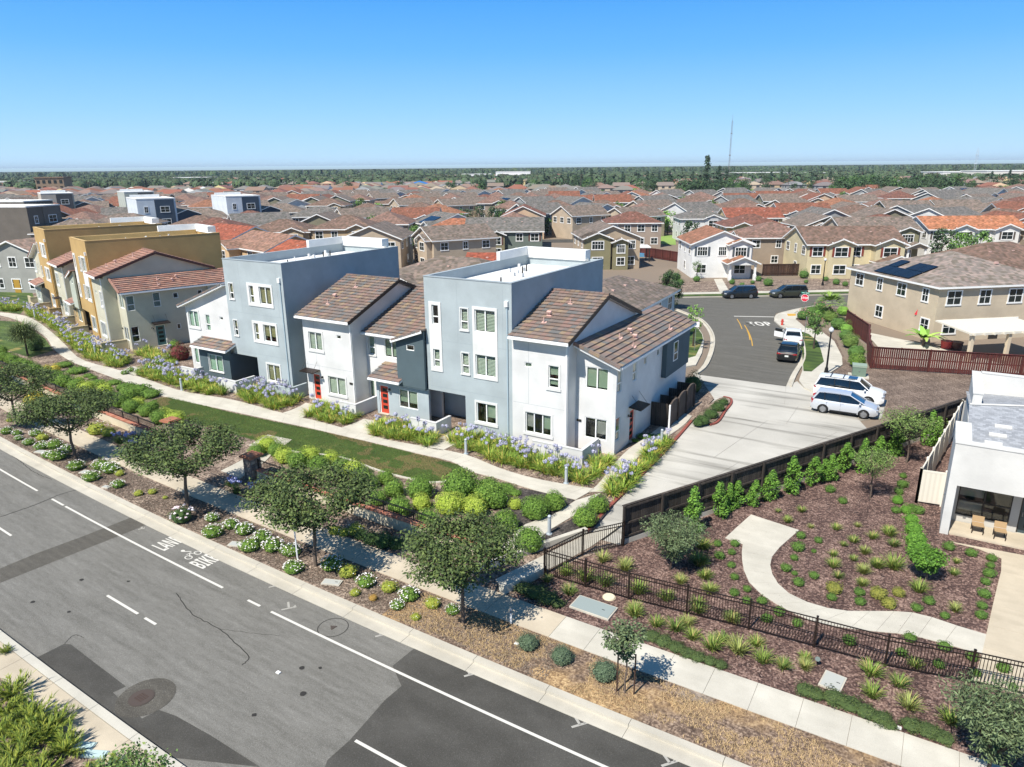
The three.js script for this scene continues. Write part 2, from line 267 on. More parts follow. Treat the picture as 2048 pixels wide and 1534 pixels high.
// garden path with its landing, and the path to the white building
walk('garden_path', [[1502, 1030], [1484, 1092], [1484, 1112], [1486, 1135], [1498, 1165], [1530, 1195], [1570, 1218], [1622, 1243], [1700, 1258], [1765, 1265], [1815, 1270], [1870, 1283], [1965, 1310]],
  [[1598, 1061], [1552, 1103], [1541, 1122], [1543, 1145], [1556, 1168], [1585, 1192], [1636, 1212], [1685, 1222], [1740, 1223], [1800, 1224], [1842, 1229], [1900, 1248], [1973, 1270]], 15, M.concreteNew);
walk('garden_landing', [[1450, 1077], [1476, 1053], [1502, 1030]], [[1494, 1092], [1545, 1078], [1598, 1061]], 2, M.concreteNew, LOT + .002);
walk('entry_path', [[1.95, -36.7, 0], [4.0, -36.3, 0], [3.9, -34, 0], [3.55, -31, 0], [3.2, -28, 0], [2.9, -26, 0]], [[9, -37.3, 0], [6.9, -36.3, 0], [6.7, -34, 0], [6.4, -31, 0], [6.1, -28, 0], [5.9, -26, 0]], 9, M.concreteWarm, LOT + .001);

// driveway and side streets
const PL = (pts, h = 0) => pts.map(p => G(p[0], p[1], h));
{
  const d = structure('driveway', plan([...RED.map(p => [p[0] + .0, p[1]]), [-13.9, -53], [-15.9, -57], [-17.6, -59.3], [-9.8, -59.45], [-9.3, -61.5], [-8.3, -59.6], [-2.4, -59.6], [-2.35, -54.9], [-3.6, -53.4], [-2.4, -50], [1.2, -57.4], [3.6, -57.2], [-11.2, -28.6], [-13.2, -28.6]], .006), M.joint);
  // cast bays with narrow joints
  const cast = (pts) => part('concrete_bay', planSlab(pts, -.01, .022), M.drive, d);
  const Lx = z => -13.35 - .025 * (-z - 29), Fx = z => -11.3 + (-z - 28.6) * .519;
  const cuts = [-28.7, -33, -37.3, -41.6, -45.9, -50.2];
  for (let i = 0; i < cuts.length - 1; i++) {
    const a = cuts[i] - .01, b = cuts[i + 1] + .01, xs = t => z => Lx(z) + (Fx(z) - Lx(z)) * t, nb = i < 1 ? 1 : i < 3 ? 2 : 3;
    for (let k = 0; k < nb; k++) { const l = xs(k / nb), r = xs((k + 1) / nb), g = .009; cast([[l(a) + g, a], [r(a) - g, a], [r(b) - g, b], [l(b) + g, b]]); }
  }
  cast([[-13.85, -50.22], [-8, -50.22], [-8, -54.6], [-14.6, -54.6]]); cast([[-7.98, -50.22], [-2.3, -50.22], [-3.6, -53.3], [-4.2, -54.6], [-7.98, -54.6]]);
  cast([[-14.7, -54.62], [-9, -54.62], [-9.8, -59.4], [-17.4, -59.25]]); cast([[-8.98, -54.62], [-2.4, -54.62], [-2.4, -57], [-9.4, -57]]); cast([[-9.4, -57.02], [-2.4, -57.02], [-2.45, -59.6], [-8.4, -59.6], [-9.3, -61.4], [-9.78, -59.4]]);
  const st = PL([[1385, 748], [1402, 735], [1417, 705], [1421, 682], [1418, 667], [1409, 652], [1400, 643]]);
  const rt = PL([[1559, 651], [1590, 668], [1601, 700], [1599, 722], [1583, 748], [1572, 773]]);
  structure('side_street', plan([...st, [-27, -84], [-40, -76], [-80, -50], [-86, -59], [-35.5, -92.7], [-14.5, -106.9], [-2, -116], [14, -129], [20, -122], [4, -110], [-9.8, -100], [-15, -95.2], [-16, -93.5], [-17, -90.5], [-16.6, -87.5], ...rt], .003), M.asphaltSide);
  // kerb returns of the side street
  const kerbLine = (pts, w, side) => { const l = smooth(pts, 26); const k = structure('street_kerb', plan([...l, ...offsetLine(l, side * .32).reverse()], .008), M.concrete); part('kerb_stone', planSlab([...offsetLine(l, side * .3), ...offsetLine(l, side * .46).reverse()], -.01, LOT + .01), M.concrete, k); };
  kerbLine(st.concat([[-24.4, -82.4], [-29, -87]]), .5, 1);
  kerbLine(PL([[1572, 773], [1583, 748], [1599, 722], [1601, 700], [1590, 668], [1559, 651], [1549, 640], [1550, 632], [1557, 626.5], [1580, 620.5], [1602, 616], [1640, 610]]), .5, 1);
  kerbLine([[-86, -59], [-60, -76.2], [-35.5, -92.7], [-14.5, -106.9], [-2, -116], [14, -129]].reverse(), .5, -1);
  const cs = structure('corner_sidewalk', planSlab(PL([[1548, 641], [1551, 632], [1557, 627], [1580, 620.8], [1602, 616.5], [1603, 628], [1591, 638], [1610, 654], [1645.7, 664.4], [1668.5, 682], [1684, 712.7], [1685, 729], [1656, 748], [1636, 768], [1628, 783], [1609, 775], [1598, 760], [1605, 740], [1604, 708], [1594, 674], [1578, 660], [1560, 651]], LOT), -.01, LOT), M.concreteNew);
  bedAt('verge_grass', [[1579.6, 656.8], [1592, 659], [1618, 668], [1635, 682], [1641, 697], [1648, 723], [1623, 743], [1607, 742], [1604, 703], [1593, 675]], LOT + .006, M.lawn);
  part('tactile_pad', planSlab(PL([[1574, 627.5], [1592, 627.5], [1591, 631.5], [1576, 632]], LOT), LOT, LOT + .012), M.yellowPaint, cs);
  // left verge with its strip of grass
  const lv = structure('street_verge', planSlab(PL([[1371, 733], [1392, 729], [1404, 705], [1408, 682], [1405, 668], [1396, 655], [1385, 645], [1372, 655], [1374, 700]], LOT), -.01, LOT), M.concreteNew);
  void lv; bedAt('verge_grass', [[1376, 716], [1391, 712], [1402, 690], [1406, 678], [1404, 668], [1395, 656], [1378, 658]], LOT + .006, M.lawn);
  // far side of the cross street: verge, walk, bark front yards
  const fs = [[-86, -59.6], [-60, -76.8], [-35.5, -93.3], [-14.5, -107.5], [-2, -116.6], [14, -129.6]];
  structure('far_verge', plan([...fs, ...offsetLine(fs, -1.4).reverse()], .05), M.lawn);
  const fw = offsetLine(fs, -1.4); structure('far_sidewalk', planSlab([...fw, ...offsetLine(fw, -1.5).reverse()], -.01, .09), M.concreteNew);
  const fy = offsetLine(fs, -2.9); structure('front_yards', plan([...fy, ...offsetLine(fs, -13).reverse()], .06), M.barkBrown);
  walk('house_walk', [[1428, 558], [1440, 584]], [[1444, 557], [1460, 584]], 4, M.concreteNew, .06);
  structure('gravel_yard', plan([[-8, -59.8], [-2.3, -59.8], [-2.3, -55.2], [1, -57.6], [14, -57.6], [16, -74], [-4.4, -68.8], [-6.5, -70], [-8.6, -79], [-12.4, -88], [-11.6, -92], [-14.8, -92.5], [-14, -87], [-9.5, -72], [-7, -64.5]], .004), M.gravel);
  // street writing and lines
  const line = (pts, w, m, nm = 'painted_line') => { const l = smooth(PL(pts), 20); structure(nm, plan([...offsetLine(l, w / 2), ...offsetLine(l, -w / 2).reverse()], .011), m); };
  line([[1468, 632.5], [1548, 634]], .3, M.paint, 'stop_line');
  line([[1474, 638], [1480, 648], [1484, 658]], .1, M.yellowPaint); line([[1489, 650], [1498, 666], [1503, 680], [1505, 692]], .1, M.yellowPaint); line([[1494, 660], [1498, 670], [1500, 680]], .1, M.yellowPaint);
  const sw = textGeo('TOP', 1.0); const c = G(1519, 647.6); const t = structure('stop_lettering', sw.clone().scale(1.0, 2.1, 1).rotateX(-PI / 2).rotateY(.52), M.paint); t.position.set(c[0], .012, c[1]);
  const s2 = structure('stop_lettering', textGeo('S', 1.0).scale(1.0, 2.1, 1).rotateX(-PI / 2).rotateY(.52), M.asphaltDark.clone()); s2.material.color.set('#e6e4de'); const c2 = G(1499, 648); s2.position.set(c2[0], .012, c2[1]);
}
// red kerb of the driveway
{
  const l = smooth([[-13.26, -28.9], ...RED], 16), k = structure('red_kerb', planSlab([...offsetLine(l, .02), ...offsetLine(l, -.16).reverse()], -.01, LOT + .012), M.redPaint); void k;
  const isl = smooth(PL([[1392, 838], [1418, 850], [1430, 846], [1448, 822], [1460, 806], [1458, 800], [1447, 797], [1432, 803]]), 32, true);
  structure('kerb_island', planSlab(isl, -.01, LOT), M.barkBrown);
  const ring = smooth(PL([[1418, 851], [1431, 847], [1449, 823], [1461, 806], [1458, 799], [1446, 796]]), 24);
  structure('red_kerb', planSlab([...ring, ...offsetLine(ring, .15).reverse()], -.01, LOT + .014), M.redPaint);
}
// avenue markings
{
  const pl = (x0, x1, z, w = .11, y = .012) => structure('painted_line', strip(x0, x1, z + w / 2, z - w / 2, y, 2), M.paint);
  pl(-150, -42.4, -16.18); pl(-40.6, -39.2, -16.18); pl(-39, -24.9, -16.18); pl(-23.2, -22.4, -16.18); pl(-21.7, 50, -16.17);
  pl(-28.7, -26.3, -13.1); pl(-25.8, -25, -13.1); pl(-13.9, -8, -13.0); pl(-42, -38, -13.1); pl(-1.5, 6, -13);
  const put = (geo, px, py, turn, m = M.paint, nm = 'road_lettering') => { const c = G(px, py), g = geo.clone().rotateX(-PI / 2).rotateY(turn); const o = structure(nm, g, m); o.position.set(c[0], .0125, c[1]); return o; };
  const putW = (geo, x, z, m, nm = 'road_lettering') => { const o = structure(nm, geo.clone().rotateX(-PI / 2).rotateY(PI / 2), m); o.position.set(x, .0125, z); return o; };
  putW(textGeo('BIKE', 1).scale(.34, 1.05, 1), -27.5, -17.62, M.paint); putW(textGeo('LANE', 1).scale(.32, 1.05, 1), -30.5, -17.75, M.paint);
  { // cyclist symbol
    const ring = x => new THREE.RingGeometry(.16, .22, 16).scale(1, 1.6, 1).translate(x, 0, 0);
    const q = (x, y, w, h, r) => new THREE.PlaneGeometry(w, h).rotateZ(r).translate(x, y, 0);
    putW(merge([ring(-.34), ring(.34), q(-.1, .25, .07, .6, -.5), q(.12, .28, .07, .6, .6), q(0, .5, .4, .07, .1), q(.1, .85, .08, .55, .5), new THREE.CircleGeometry(.12, 12).scale(1, 1.5, 1).translate(.0, 1.25, 0)]).scale(.72, .62, 1).translate(0, -.3, 0), -28.75, -17.68, M.paint, 'cyclist_symbol');
  }
  const tee = (px, py, s = .45) => put(merge([new THREE.PlaneGeometry(s, .09), new THREE.PlaneGeometry(.09, s * .8).translate(0, s * .4, 0), new THREE.PlaneGeometry(.3 * s, .07).rotateZ(.7).translate(s * .35, .06, 0)]), px, py, .9, M.paintWorn, 'survey_mark');
  tee(548, 1173); tee(762, 1271); tee(940, 1350); tee(1160, 1450, .6); tee(1340, 1527, .6); tee(578, 1217, .6); tee(283, 1058, .3);
  // small dark tar spots
  for (const [px, py] of [[257, 1163], [163, 1160], [138, 1224], [66, 1204], [640, 1336], [606, 1388], [604, 1336], [508, 1430]]) { const c = G(px, py), n = 8, r = rr(.06, .13), pts = []; for (let k = 0; k < n; k++) { const t = k / n * PI * 2; pts.push([c[0] + Math.cos(t) * r * rr(.7, 1.3), c[1] + Math.sin(t) * r * rr(.6, 1.1)]); } structure('tar_spot', plan(pts, .0115), M.crack); }
}
// covers and lids
{
  const m = G(283, 1396), a = thing('manhole_cover', 'round rusty iron manhole cover set in a patched grey ring', 'manhole', [m[0], .004, m[1]]);
  part('surround', new THREE.CircleGeometry(.95, 40).rotateX(-PI / 2).translate(.1, .006, -.1), M.asphaltTrench, a);
  part('frame', new THREE.CylinderGeometry(.42, .42, .03, 36), M.rust, a, [0, .004, 0]);
  const lid = part('lid', new THREE.CylinderGeometry(.37, .37, .034, 36), std('#564b45', .8, { metalness: .3 }), a, [0, .006, 0]);
  for (let i = 0; i < 5; i++) for (let j = 0; j < 4; j++) part('stud', box(.045, .01, .06), std('#4a3a33', .85), lid, [-.16 + i * .08, .019, -.13 + j * .085]);
  const v = G(666, 1255), b = thing('valve_cover', 'small triangular rusty cover inside a round cut in the asphalt', 'cover', [v[0], .004, v[1]]);
  part('ring', new THREE.RingGeometry(.58, .61, 36).rotateX(-PI / 2).translate(0, .004, 0), M.crack, b);
  part('lid', new THREE.CylinderGeometry(.17, .17, .03, 3), M.rust, b, [0, .0, 0], [0, .4, 0]);
  const lid2 = (px, py, w, d, turn, mat, label, h = .06) => { const c = G(px, py, LOT), t = thing('utility_vault', label, 'utility lid', [c[0], LOT, c[1]], turn); part('rim', box(w, h, d), M.concrete, t, [0, h / 2, 0]); part('lid', box(w - .1, .02, d - .1), mat, t, [0, h + .006, 0]); part('handle_slot', box(.12, .008, .03), M.black, t, [w * .25, h + .018, 0]); };
  const lg = std('#aeb0aa', .85), lgr = std('#8f9a98', .8);
  lid2(664, 1166, .85, .42, .35, lg, 'pale concrete utility lid in the bark beside the kerb, on its own');
  lid2(86, 905, 1.1, .45, .2, lg, 'long pale utility lid beside white flowering bushes far along the kerb');
  lid2(176, 946, 1.0, .45, .2, lg, 'pale utility lid half covered by a white flowering bush');
  lid2(474, 1090, .8, .42, .3, lg, 'pale utility lid at the kerb between two white flowering bushes');
  lid2(1187, 1217, 1.75, .95, -.02, lgr, 'large double grey steel vault lid in the bark beside the sidewalk', .08);
  lid2(1665, 1365, .72, .95, -.12, lg, 'square grey concrete box lid between grass clumps near the iron fence');
  lid2(213, 975, .5, .3, .2, lg, 'small white lid beside the end of the tar seam');
  { const t = thing('sewer_cap', 'round cream plastic cap in the bark near the iron fence', 'cap', [...(c => [c[0], LOT, c[1]])(G(1218, 1195, LOT))]); part('cap', cyl(.24, .26, .06, 24), std('#d9cfb4', .7), t, [0, .03, 0]); part('rim', cyl(.28, .28, .02, 24), std('#b8ad92', .8), t, [0, .01, 0]); }
}

// ---------- building kit ----------
const frameGeo = {};
function windowFrame(w, h, type, f = .05) {
  const k = [w.toFixed(2), h.toFixed(2), type].join();
  if (frameGeo[k]) return frameGeo[k];
  const a = [bx2(-w / 2, w / 2, h / 2 - f, h / 2, -.04, .04), bx2(-w / 2, w / 2, -h / 2, -h / 2 + f, -.04, .04), bx2(-w / 2, -w / 2 + f, -h / 2 + f, h / 2 - f, -.038, .038), bx2(w / 2 - f, w / 2, -h / 2 + f, h / 2 - f, -.038, .038)], panes = [];
  const P = (x0, x1, y0, y1) => panes.push([x0, x1, y0, y1]);
  if (type === 'slider') { a.push(bx2(-.035, .035, -h / 2 + f, h / 2 - f, -.03, .045)); P(-w / 2 + f, -.035, -h / 2 + f, h / 2 - f); P(.035, w / 2 - f, -h / 2 + f, h / 2 - f); }
  else if (type === 'hung') { const m = -h * .1; a.push(bx2(-w / 2 + f, w / 2 - f, m - .03, m + .03, -.03, .045)); P(-w / 2 + f, w / 2 - f, m + .03, h / 2 - f); P(-w / 2 + f, w / 2 - f, -h / 2 + f, m - .03); }
  else if (type === 'triple') { for (const s of [-1, 1]) a.push(bx2(s * w / 6 - .03, s * w / 6 + .03, -h / 2 + f, h / 2 - f, -.03, .045)); for (const s of [-1, 0, 1]) P(s * w / 3 - w / 6 + .04, s * w / 3 + w / 6 - .04, -h / 2 + f, h / 2 - f); }
  else if (type === 'quad') { a.push(bx2(-.04, .04, -h / 2 + f, h / 2 - f, -.03, .045), bx2(-w / 2 + f, w / 2 - f, .0, .06, -.03, .044)); for (const s of [-1, 1]) { P(Math.min(s * .04, s * (w / 2 - f)), Math.max(s * .04, s * (w / 2 - f)), .06, h / 2 - f); P(Math.min(s * .04, s * (w / 2 - f)), Math.max(s * .04, s * (w / 2 - f)), -h / 2 + f, 0); } }
  else P(-w / 2 + f, w / 2 - f, -h / 2 + f, h / 2 - f);
  return frameGeo[k] = { frame: merge(a), panes: panes.map(p => [box(p[1] - p[0], p[3] - p[2], .008), (p[0] + p[1]) / 2, (p[2] + p[3]) / 2]) };
}
const slatGeo = {};
function slats(w, h) { const k = [w.toFixed(2), h.toFixed(2)].join(); if (slatGeo[k]) return slatGeo[k]; const a = [], n = Math.round(h / .09); for (let i = 0; i < n; i++) a.push(bxc(w, .004, .075, 0, -h / 2 + (i + .5) * h / n, 0, .75)); return slatGeo[k] = merge(a); }
M.blind = std('#b9c0b4', .8); M.roller = std('#8f8763', .9); M.shadeGrey = std('#8d8a88', .9); M.frame = std('#f4f4f1', .5); M.frameDark = std('#2d2925', .5);
function facade(bld, ox, oz, ry, poly, opens, mat, o = {}) {
  const sh = new THREE.Shape(poly.map(p => new THREE.Vector2(...p))), th = o.thick ?? .22;
  for (const w of opens) { if (w.flush) continue; const h = new THREE.Path(); h.moveTo(w.u0, w.y0); h.lineTo(w.u1, w.y0); h.lineTo(w.u1, w.y1); h.lineTo(w.u0, w.y1); h.lineTo(w.u0, w.y0); sh.holes.push(h); }
  const g = new THREE.ExtrudeGeometry(sh, { depth: th, bevelEnabled: false }).translate(0, 0, -th);
  const wall = part(o.name || 'wall', g, mat, bld, [ox, 0, oz], [0, ry, 0]);
  const c = Math.cos(ry), s = Math.sin(ry), at = (u, y, d) => [ox + u * c + d * s, y, oz - u * s + d * c];
  for (const w of opens) {
    const W = w.u1 - w.u0, H = w.y1 - w.y0, uc = (w.u0 + w.u1) / 2, yc = (w.y0 + w.y1) / 2;
    if (w.kind === 'hole') continue;
    if (w.kind === 'door') {
      const d = part('door', box(W, H, .05), w.mat, bld, at(uc, yc, -.13), [0, ry, 0]);
      const fr = part('door_frame', merge([bx2(-W / 2 - .001, -W / 2 + .06, -H / 2, H / 2, -.02, .06), bx2(W / 2 - .06, W / 2 + .001, -H / 2, H / 2, -.02, .06), bx2(-W / 2 + .06, W / 2 - .06, H / 2 - .06, H / 2, -.02, .06)]), w.frame || M.frame, d); void fr;
      for (let i = 0; i < 4; i++) part('lite', box(W * .5, H * .12, .02), w.lite || M.glassDark, d, [.02, H * (.34 - i * .205), .022]);
      part('handle', cyl(.02, .02, .22, 8), M.steel, d, [-W * .36, -.02, .05]);
      if (w.sill !== false) part('threshold', box(W, .05, .3), M.concrete, bld, at(uc, w.y0 + .02, 0), [0, ry, 0]);
      continue;
    }
    const F = windowFrame(W, H, w.kind || 'slider'), fm = w.frame || M.frame;
    const win = part('window', F.frame, fm, bld, at(uc, yc, -.07), [0, ry, 0]);
    F.panes.forEach(([pg, x, y], i) => {
      part('pane', pg, o.glass || M.glass, win, [x, y, i % 2 ? -.012 : .012]);
      const b = w.blind; if (!b || o.simple) return; const s = b[i]; if (!s || s === '-') return;
      const pw = pg.parameters ? pg.parameters.width : W / 2, ph = pg.parameters ? pg.parameters.height : H;
      if (s === 's') part('blind', slats(pw * .98, ph * .96), M.blind, win, [x, y, -.09]);
      else { const f = { r: .94, h: .72, g: .76, c: .97 }[s]; part('blind', box(pw * .98, ph * f, .01), s === 'g' ? M.shadeGrey : s === 'c' ? M.curtain : w.roll || M.rollerGreen, win, [x, y + ph * (1 - f) / 2, -.08]); }
    });
    if (!o.simple) part('room', box(W + .1, H + .1, .02), M.inside, win, [0, 0, -.55]);
    if (w.trim) { const t = w.trim, b = t * 1.25; part('trim', merge([bx2(-W / 2 - t, W / 2 + t, H / 2, H / 2 + t, .0, .11), bx2(-W / 2 - t - .03, W / 2 + t + .03, -H / 2 - b, -H / 2, .0, .14), bx2(-W / 2 - t, -W / 2, -H / 2, H / 2, .0, .108), bx2(W / 2, W / 2 + t, -H / 2, H / 2, .0, .108)]), w.trimMat || M.trimWhite, win); }
  }
  for (const p of o.panels || []) { // raised white surrounds that join windows
    const s2 = new THREE.Shape([[p.u0, p.y0], [p.u1, p.y0], [p.u1, p.y1], [p.u0, p.y1]].map(q => new THREE.Vector2(...q)));
    for (const w of opens) if (w.u0 > p.u0 && w.u1 < p.u1 && w.y0 > p.y0 && w.y1 < p.y1) { const h = new THREE.Path(); h.moveTo(w.u0, w.y0); h.lineTo(w.u1, w.y0); h.lineTo(w.u1, w.y1); h.lineTo(w.u0, w.y1); h.lineTo(w.u0, w.y0); s2.holes.push(h); }
    part('window_surround', new THREE.ExtrudeGeometry(s2, { depth: .05, bevelEnabled: false }).translate(0, 0, .001), M.trimWhite, bld, [ox, 0, oz], [0, ry, 0]);
  }
  return wall;
}
M.trimWhite = M.stucco('#e9e9e7'); M.rollerGreen = std('#8f9c8b', .9); M.curtain = std('#9fb8a8', .9);
const tilePal = (cols) => cols.map(c => std(c, .88, { bumpMap: T.grainBump, bumpScale: .003 }));
const TILE_TAN = tilePal(['#83726a', '#7c6b5f', '#8c7868', '#736a64', '#7b7069', '#8a7066', '#6d6c6a', '#927f68', '#79675d']);
const TILE_PINK = tilePal(['#9a7264', '#8d6759', '#a47d6c', '#896c62', '#9b7666', '#8f7264']);
const rgbOf = m => [m.color.r, m.color.g, m.color.b];
// a tiled roof plane: A, B along the eave, C up the slope from A. The underlay is the part, tiles are its pieces
function tileRoof(bld, A, B, C, pal, o = {}) {
  A = V(...A); B = V(...B); C = V(...C);
  let u = B.clone().sub(A), v = C.clone().sub(A); const W = u.length(), L = v.length(); u.normalize(); v.normalize();
  const n = u.clone().cross(v); if (n.y < 0) { A = B; u.negate(); n.negate(); }
  const q = new THREE.Quaternion().setFromRotationMatrix(new THREE.Matrix4().makeBasis(u, n, v.clone().negate()));
  const roof = part(o.name || 'roof', bx2(0, W, -.16, -.02, -L, 0), o.under || M.white, bld, A.toArray()); roof.quaternion.copy(q);
  const tw0 = o.tw || .36, th0 = o.th || .4, nx = Math.max(1, Math.round(W / tw0)), ny = Math.max(1, Math.round(L / th0)), tw = W / nx, th = L / ny;
  const a = .078 / th, merged = [];
  const tg = o.merged ? null : bxc(tw - .012, .036, th + .05, 0, 0, 0, -a);
  for (let j = 0; j < ny; j++) for (let i = 0; i < nx; i++) {
    const m = pal[Math.floor(Math.pow(hash2(Math.floor(i / 1.0), j, (o.s || 5)), 1) * pal.length)], x = (i + .5) * tw, z = -(j + .5) * th + .015, y = .022 + hash2(i, j, 9) * .006;
    if (o.merged) { const g = bxc(tw - .012, .03, th + .05, x, y, z, -a * 0); const c = rgbOf(m), p = g.attributes.position, col = new Float32Array(p.count * 3); for (let k = 0; k < p.count; k++) { p.setY(k, p.getY(k) + (p.getZ(k) - z) * a); col.set(c, k * 3); } g.setAttribute('color', new THREE.BufferAttribute(col, 3)); merged.push(g); }
    else part('roof_tile', tg, m, roof, [x, y, z]);
  }
  if (o.merged) { const m = part('tile_courses', merge(merged), M.vertexRoof, roof); m.userData.kind = 'stuff'; }
  return roof;
}
M.vertexRoof = std('#ffffff', .9, { vertexColors: true });
function ventAt(bld, x, y, z, kind, m) {
  const v = part('roof_vent', box(.34, .03, .3), m, bld, [x, y, z], [.34, 0, 0]);
  if (kind === 'box') part('cap', merge([bxc(.1, .16, .1, 0, .09, 0), bxc(.3, .1, .2, 0, .21, 0)]), m, v); else part('pipe', cyl(.03, .04, .34, 8), m, v, [0, .17, 0], [-.34, 0, 0]);
}

// ---------- a row of three-storey town houses; coordinates as measured on the nearest row ----------
function townhouseRow(o) {
  const b = thing('townhouse_row', o.label, 'townhouse', o.pos, o.turn);
  const X = x => x + 16.05, Z = z => z + 38.6, D = -LOT;
  const at = p => [X(p[0]), p[1] + D, Z(p[2])];
  const front = (z, pts, wins, mat, q = {}) => facade(b, X(0), Z(z), 0, pts.map(p => [p[0], p[1] + D]), wins.map(w => ({ ...w, u0: w.u0, u1: w.u1, y0: w.y0 + D, y1: w.y1 + D })), mat, { ...q, panels: (q.panels || []).map(p => ({ ...p, y0: p.y0 + D, y1: p.y1 + D })) });
  const right = (x, pts, wins, mat, q = {}) => facade(b, X(x), Z(0), PI / 2, pts.map(p => [-p[0], p[1] + D]).reverse(), wins.map(w => ({ ...w, u0: -w.z0, u1: -w.z1, y0: w.y0 + D, y1: w.y1 + D })), mat, q);
  const left = (x, pts, mat) => facade(b, X(x), Z(0), -PI / 2, pts.map(p => [p[0], p[1] + D]), [], mat);
  const back = (z, x0, x1, h, mat) => facade(b, X(0), Z(z), PI, [[-x1, D], [-x0, D], [-x0, h + D], [-x1, h + D]], [], mat);
  const w = (u0, u1, y0, y1, kind, x = {}) => ({ u0, u1, y0, y1, kind, ...x });
  const bx = (name, x0, x1, y0, y1, z0, z1, mat) => part(name, box(x1 - x0, y1 - y0, Math.abs(z1 - z0)), mat, b, at([(x0 + x1) / 2, (y0 + y1) / 2, (z0 + z1) / 2]));
  const c = o.colours, tr = .14;
  // --- the two towers
  for (const dx of [0, -20.45]) {
    const x0 = -29.56 + dx, x1 = -22.72 + dx, R = dx === 0;
    const wins = R ? [w(-28.95, -28.42, 7.4, 8.71, 'hung'), w(-28.95, -28.42, 4.42, 5.68, 'hung', { blind: 'ss' }), w(-26.62, -26.05, 7.25, 8.68, 'hung', { blind: 'ss', trim: .07 }), w(-26.62, -26.05, 4.27, 5.7, 'hung', { blind: 'ss', trim: .07 }), w(-25.5, -23.95, 7.27, 8.72, 'slider', { blind: 'ss' }), w(-25.5, -23.95, 4.32, 5.74, 'slider', { blind: 'ss' }), w(-25.52, -23.99, 1.06, 2.43, 'slider', { trim: tr, blind: '-h' })]
      : [w(-49.55, -49.06, 7.35, 8.63, 'hung', { blind: 'r-', roll: M.roller, trim: .07 }), w(-49.5, -49.05, 4.31, 5.6, 'hung', { blind: 'h-', roll: M.roller, trim: .07 }), w(-47.1, -46.6, 7.25, 8.63, 'hung', { blind: 'rr', roll: M.roller }), w(-45.95, -44.6, 7.25, 8.63, 'slider', { blind: 'rr', roll: M.roller }), w(-47.0, -46.5, 4.22, 5.6, 'hung', { blind: 'rr', roll: M.roller }), w(-45.93, -44.5, 4.22, 5.6, 'slider', { blind: 'hh', roll: M.roller }), w(-45.97, -44.52, .93, 2.33, 'slider', { trim: tr, blind: 'rr', roll: M.roller })];
    const panels = R ? [{ u0: -29.2, u1: -28.2, y0: 4.12, y1: 8.92 }, { u0: -25.68, u1: -23.78, y0: 4.1, y1: 8.9 }] : [{ u0: -47.35, u1: -44.42, y0: 7.0, y1: 8.84 }, { u0: -47.22, u1: -44.32, y0: 4.0, y1: 5.8 }];
    const nx = R ? -26.42 : -47.1; // entry recess under the left part
    front(-37.4, [[nx, LOT], [x1, LOT], [x1, 10.55], [x0, 10.55], [x0, 2.72], [nx, 2.72]], wins, c.tower, { panels });
    right(x1, [[-37.62, LOT], [-51.1, LOT], [-51.1, 10.55], [-37.62, 10.55]], [], c.tower);
    left(x0, [[-51.1, 2.72], [-37.62, 2.72], [-37.62, 10.55], [-51.1, 10.55]], c.tower);
    back(-51.1, x0 + .22, x1 - .22, 10.55, c.tower);
    // recess: ceiling, back wall, left flank, door on the flank
    bx('soffit', x0 + .22, nx, 2.72, 2.8, -37.62, -39.9, c.tower);
    front(-39.8, [[x0 - .4, LOT], [nx, LOT], [nx, 2.72], [x0 - .4, 2.72]], [], c.tower);
    facade(b, X(nx), Z(0), -PI / 2, [[-39.8, 0], [-37.62, 0], [-37.62, 2.6], [-39.8, 2.6]], [{ u0: -39.2, u1: -38.2, y0: .04, y1: 2.2, kind: 'door', mat: o.doorA, lite: M.glassDark }], c.tower);
    bx('address_plate', nx - 2.2, nx - 1.8, 2.2, 2.36, -39.8, -39.77, M.frameDark);
    bx('meter_box', nx - 1.0, nx - .85, 1.55, 1.85, -39.8, -39.68, M.steel);
    part('conduit', bar(at([nx - .92, .4, -39.75]), at([nx - .92, 1.6, -39.75]), .02), M.steel, b);
    for (const y of [3.02, 6.32]) bx('control_joint', x0 + (R ? .1 : .1), x1 - .1, y, y + .014, -37.403, -37.397, c.joint); for (const x of R ? [-26.9, -23.4] : [-48.2, -43.9]) bx('control_joint', x, x + .014, 6.34, 10.4, -37.403, -37.397, c.joint);
    // parapet, deck, plant
    const dk = part('roof_deck', box(x1 - x0 - .4, .2, 13.3), M.roofWhite, b, at([(x0 + x1) / 2, 9.75, -44.25]));
    part('coping', merge([bx2(x0 - .02, x1 + .02, 10.55, 10.6, -37.66, -37.37), bx2(x1 - .26, x1 + .02, 10.55, 10.6, -51.1, -37.66), bx2(x0 - .02, x0 + .26, 10.55, 10.6, -51.1, -37.66)].map(g => g.translate(16.05, D, 38.6))), c.coping, b);
    part('rear_parapet', merge([bx2(x0, x1 - 1.1, 10.4, 11.25, -51.1, -50.75), bx2(x0, x0 + .3, 10.6, 11.25, -50.75, -46.5), bx2(x1 - 1.4, x1 - 1.1, 10.6, 11.25, -50.75, -50.2)].map(g => g.translate(16.05, D, 38.6))), M.roofWhite, b);
    for (let i = 0; i < 9; i++) { const px = x0 + 1.2 + hash2(i, 3, 8) * 4.4, pz = -39.5 - hash2(i, 5, 8) * 8; i % 3 ? part('vent_pipe', cyl(.05, .06, .55, 8), i % 2 ? M.frameDark : M.roofWhite, dk, [px - (x0 + x1) / 2, .35, pz + 44.25]) : part('roof_unit', merge([bxc(.5, .25, .3, 0, .22, 0), bxc(.16, .5, .16, -.2, .35, 0)]), M.roofWhite, dk, [px - (x0 + x1) / 2, 0, pz + 44.25]); }
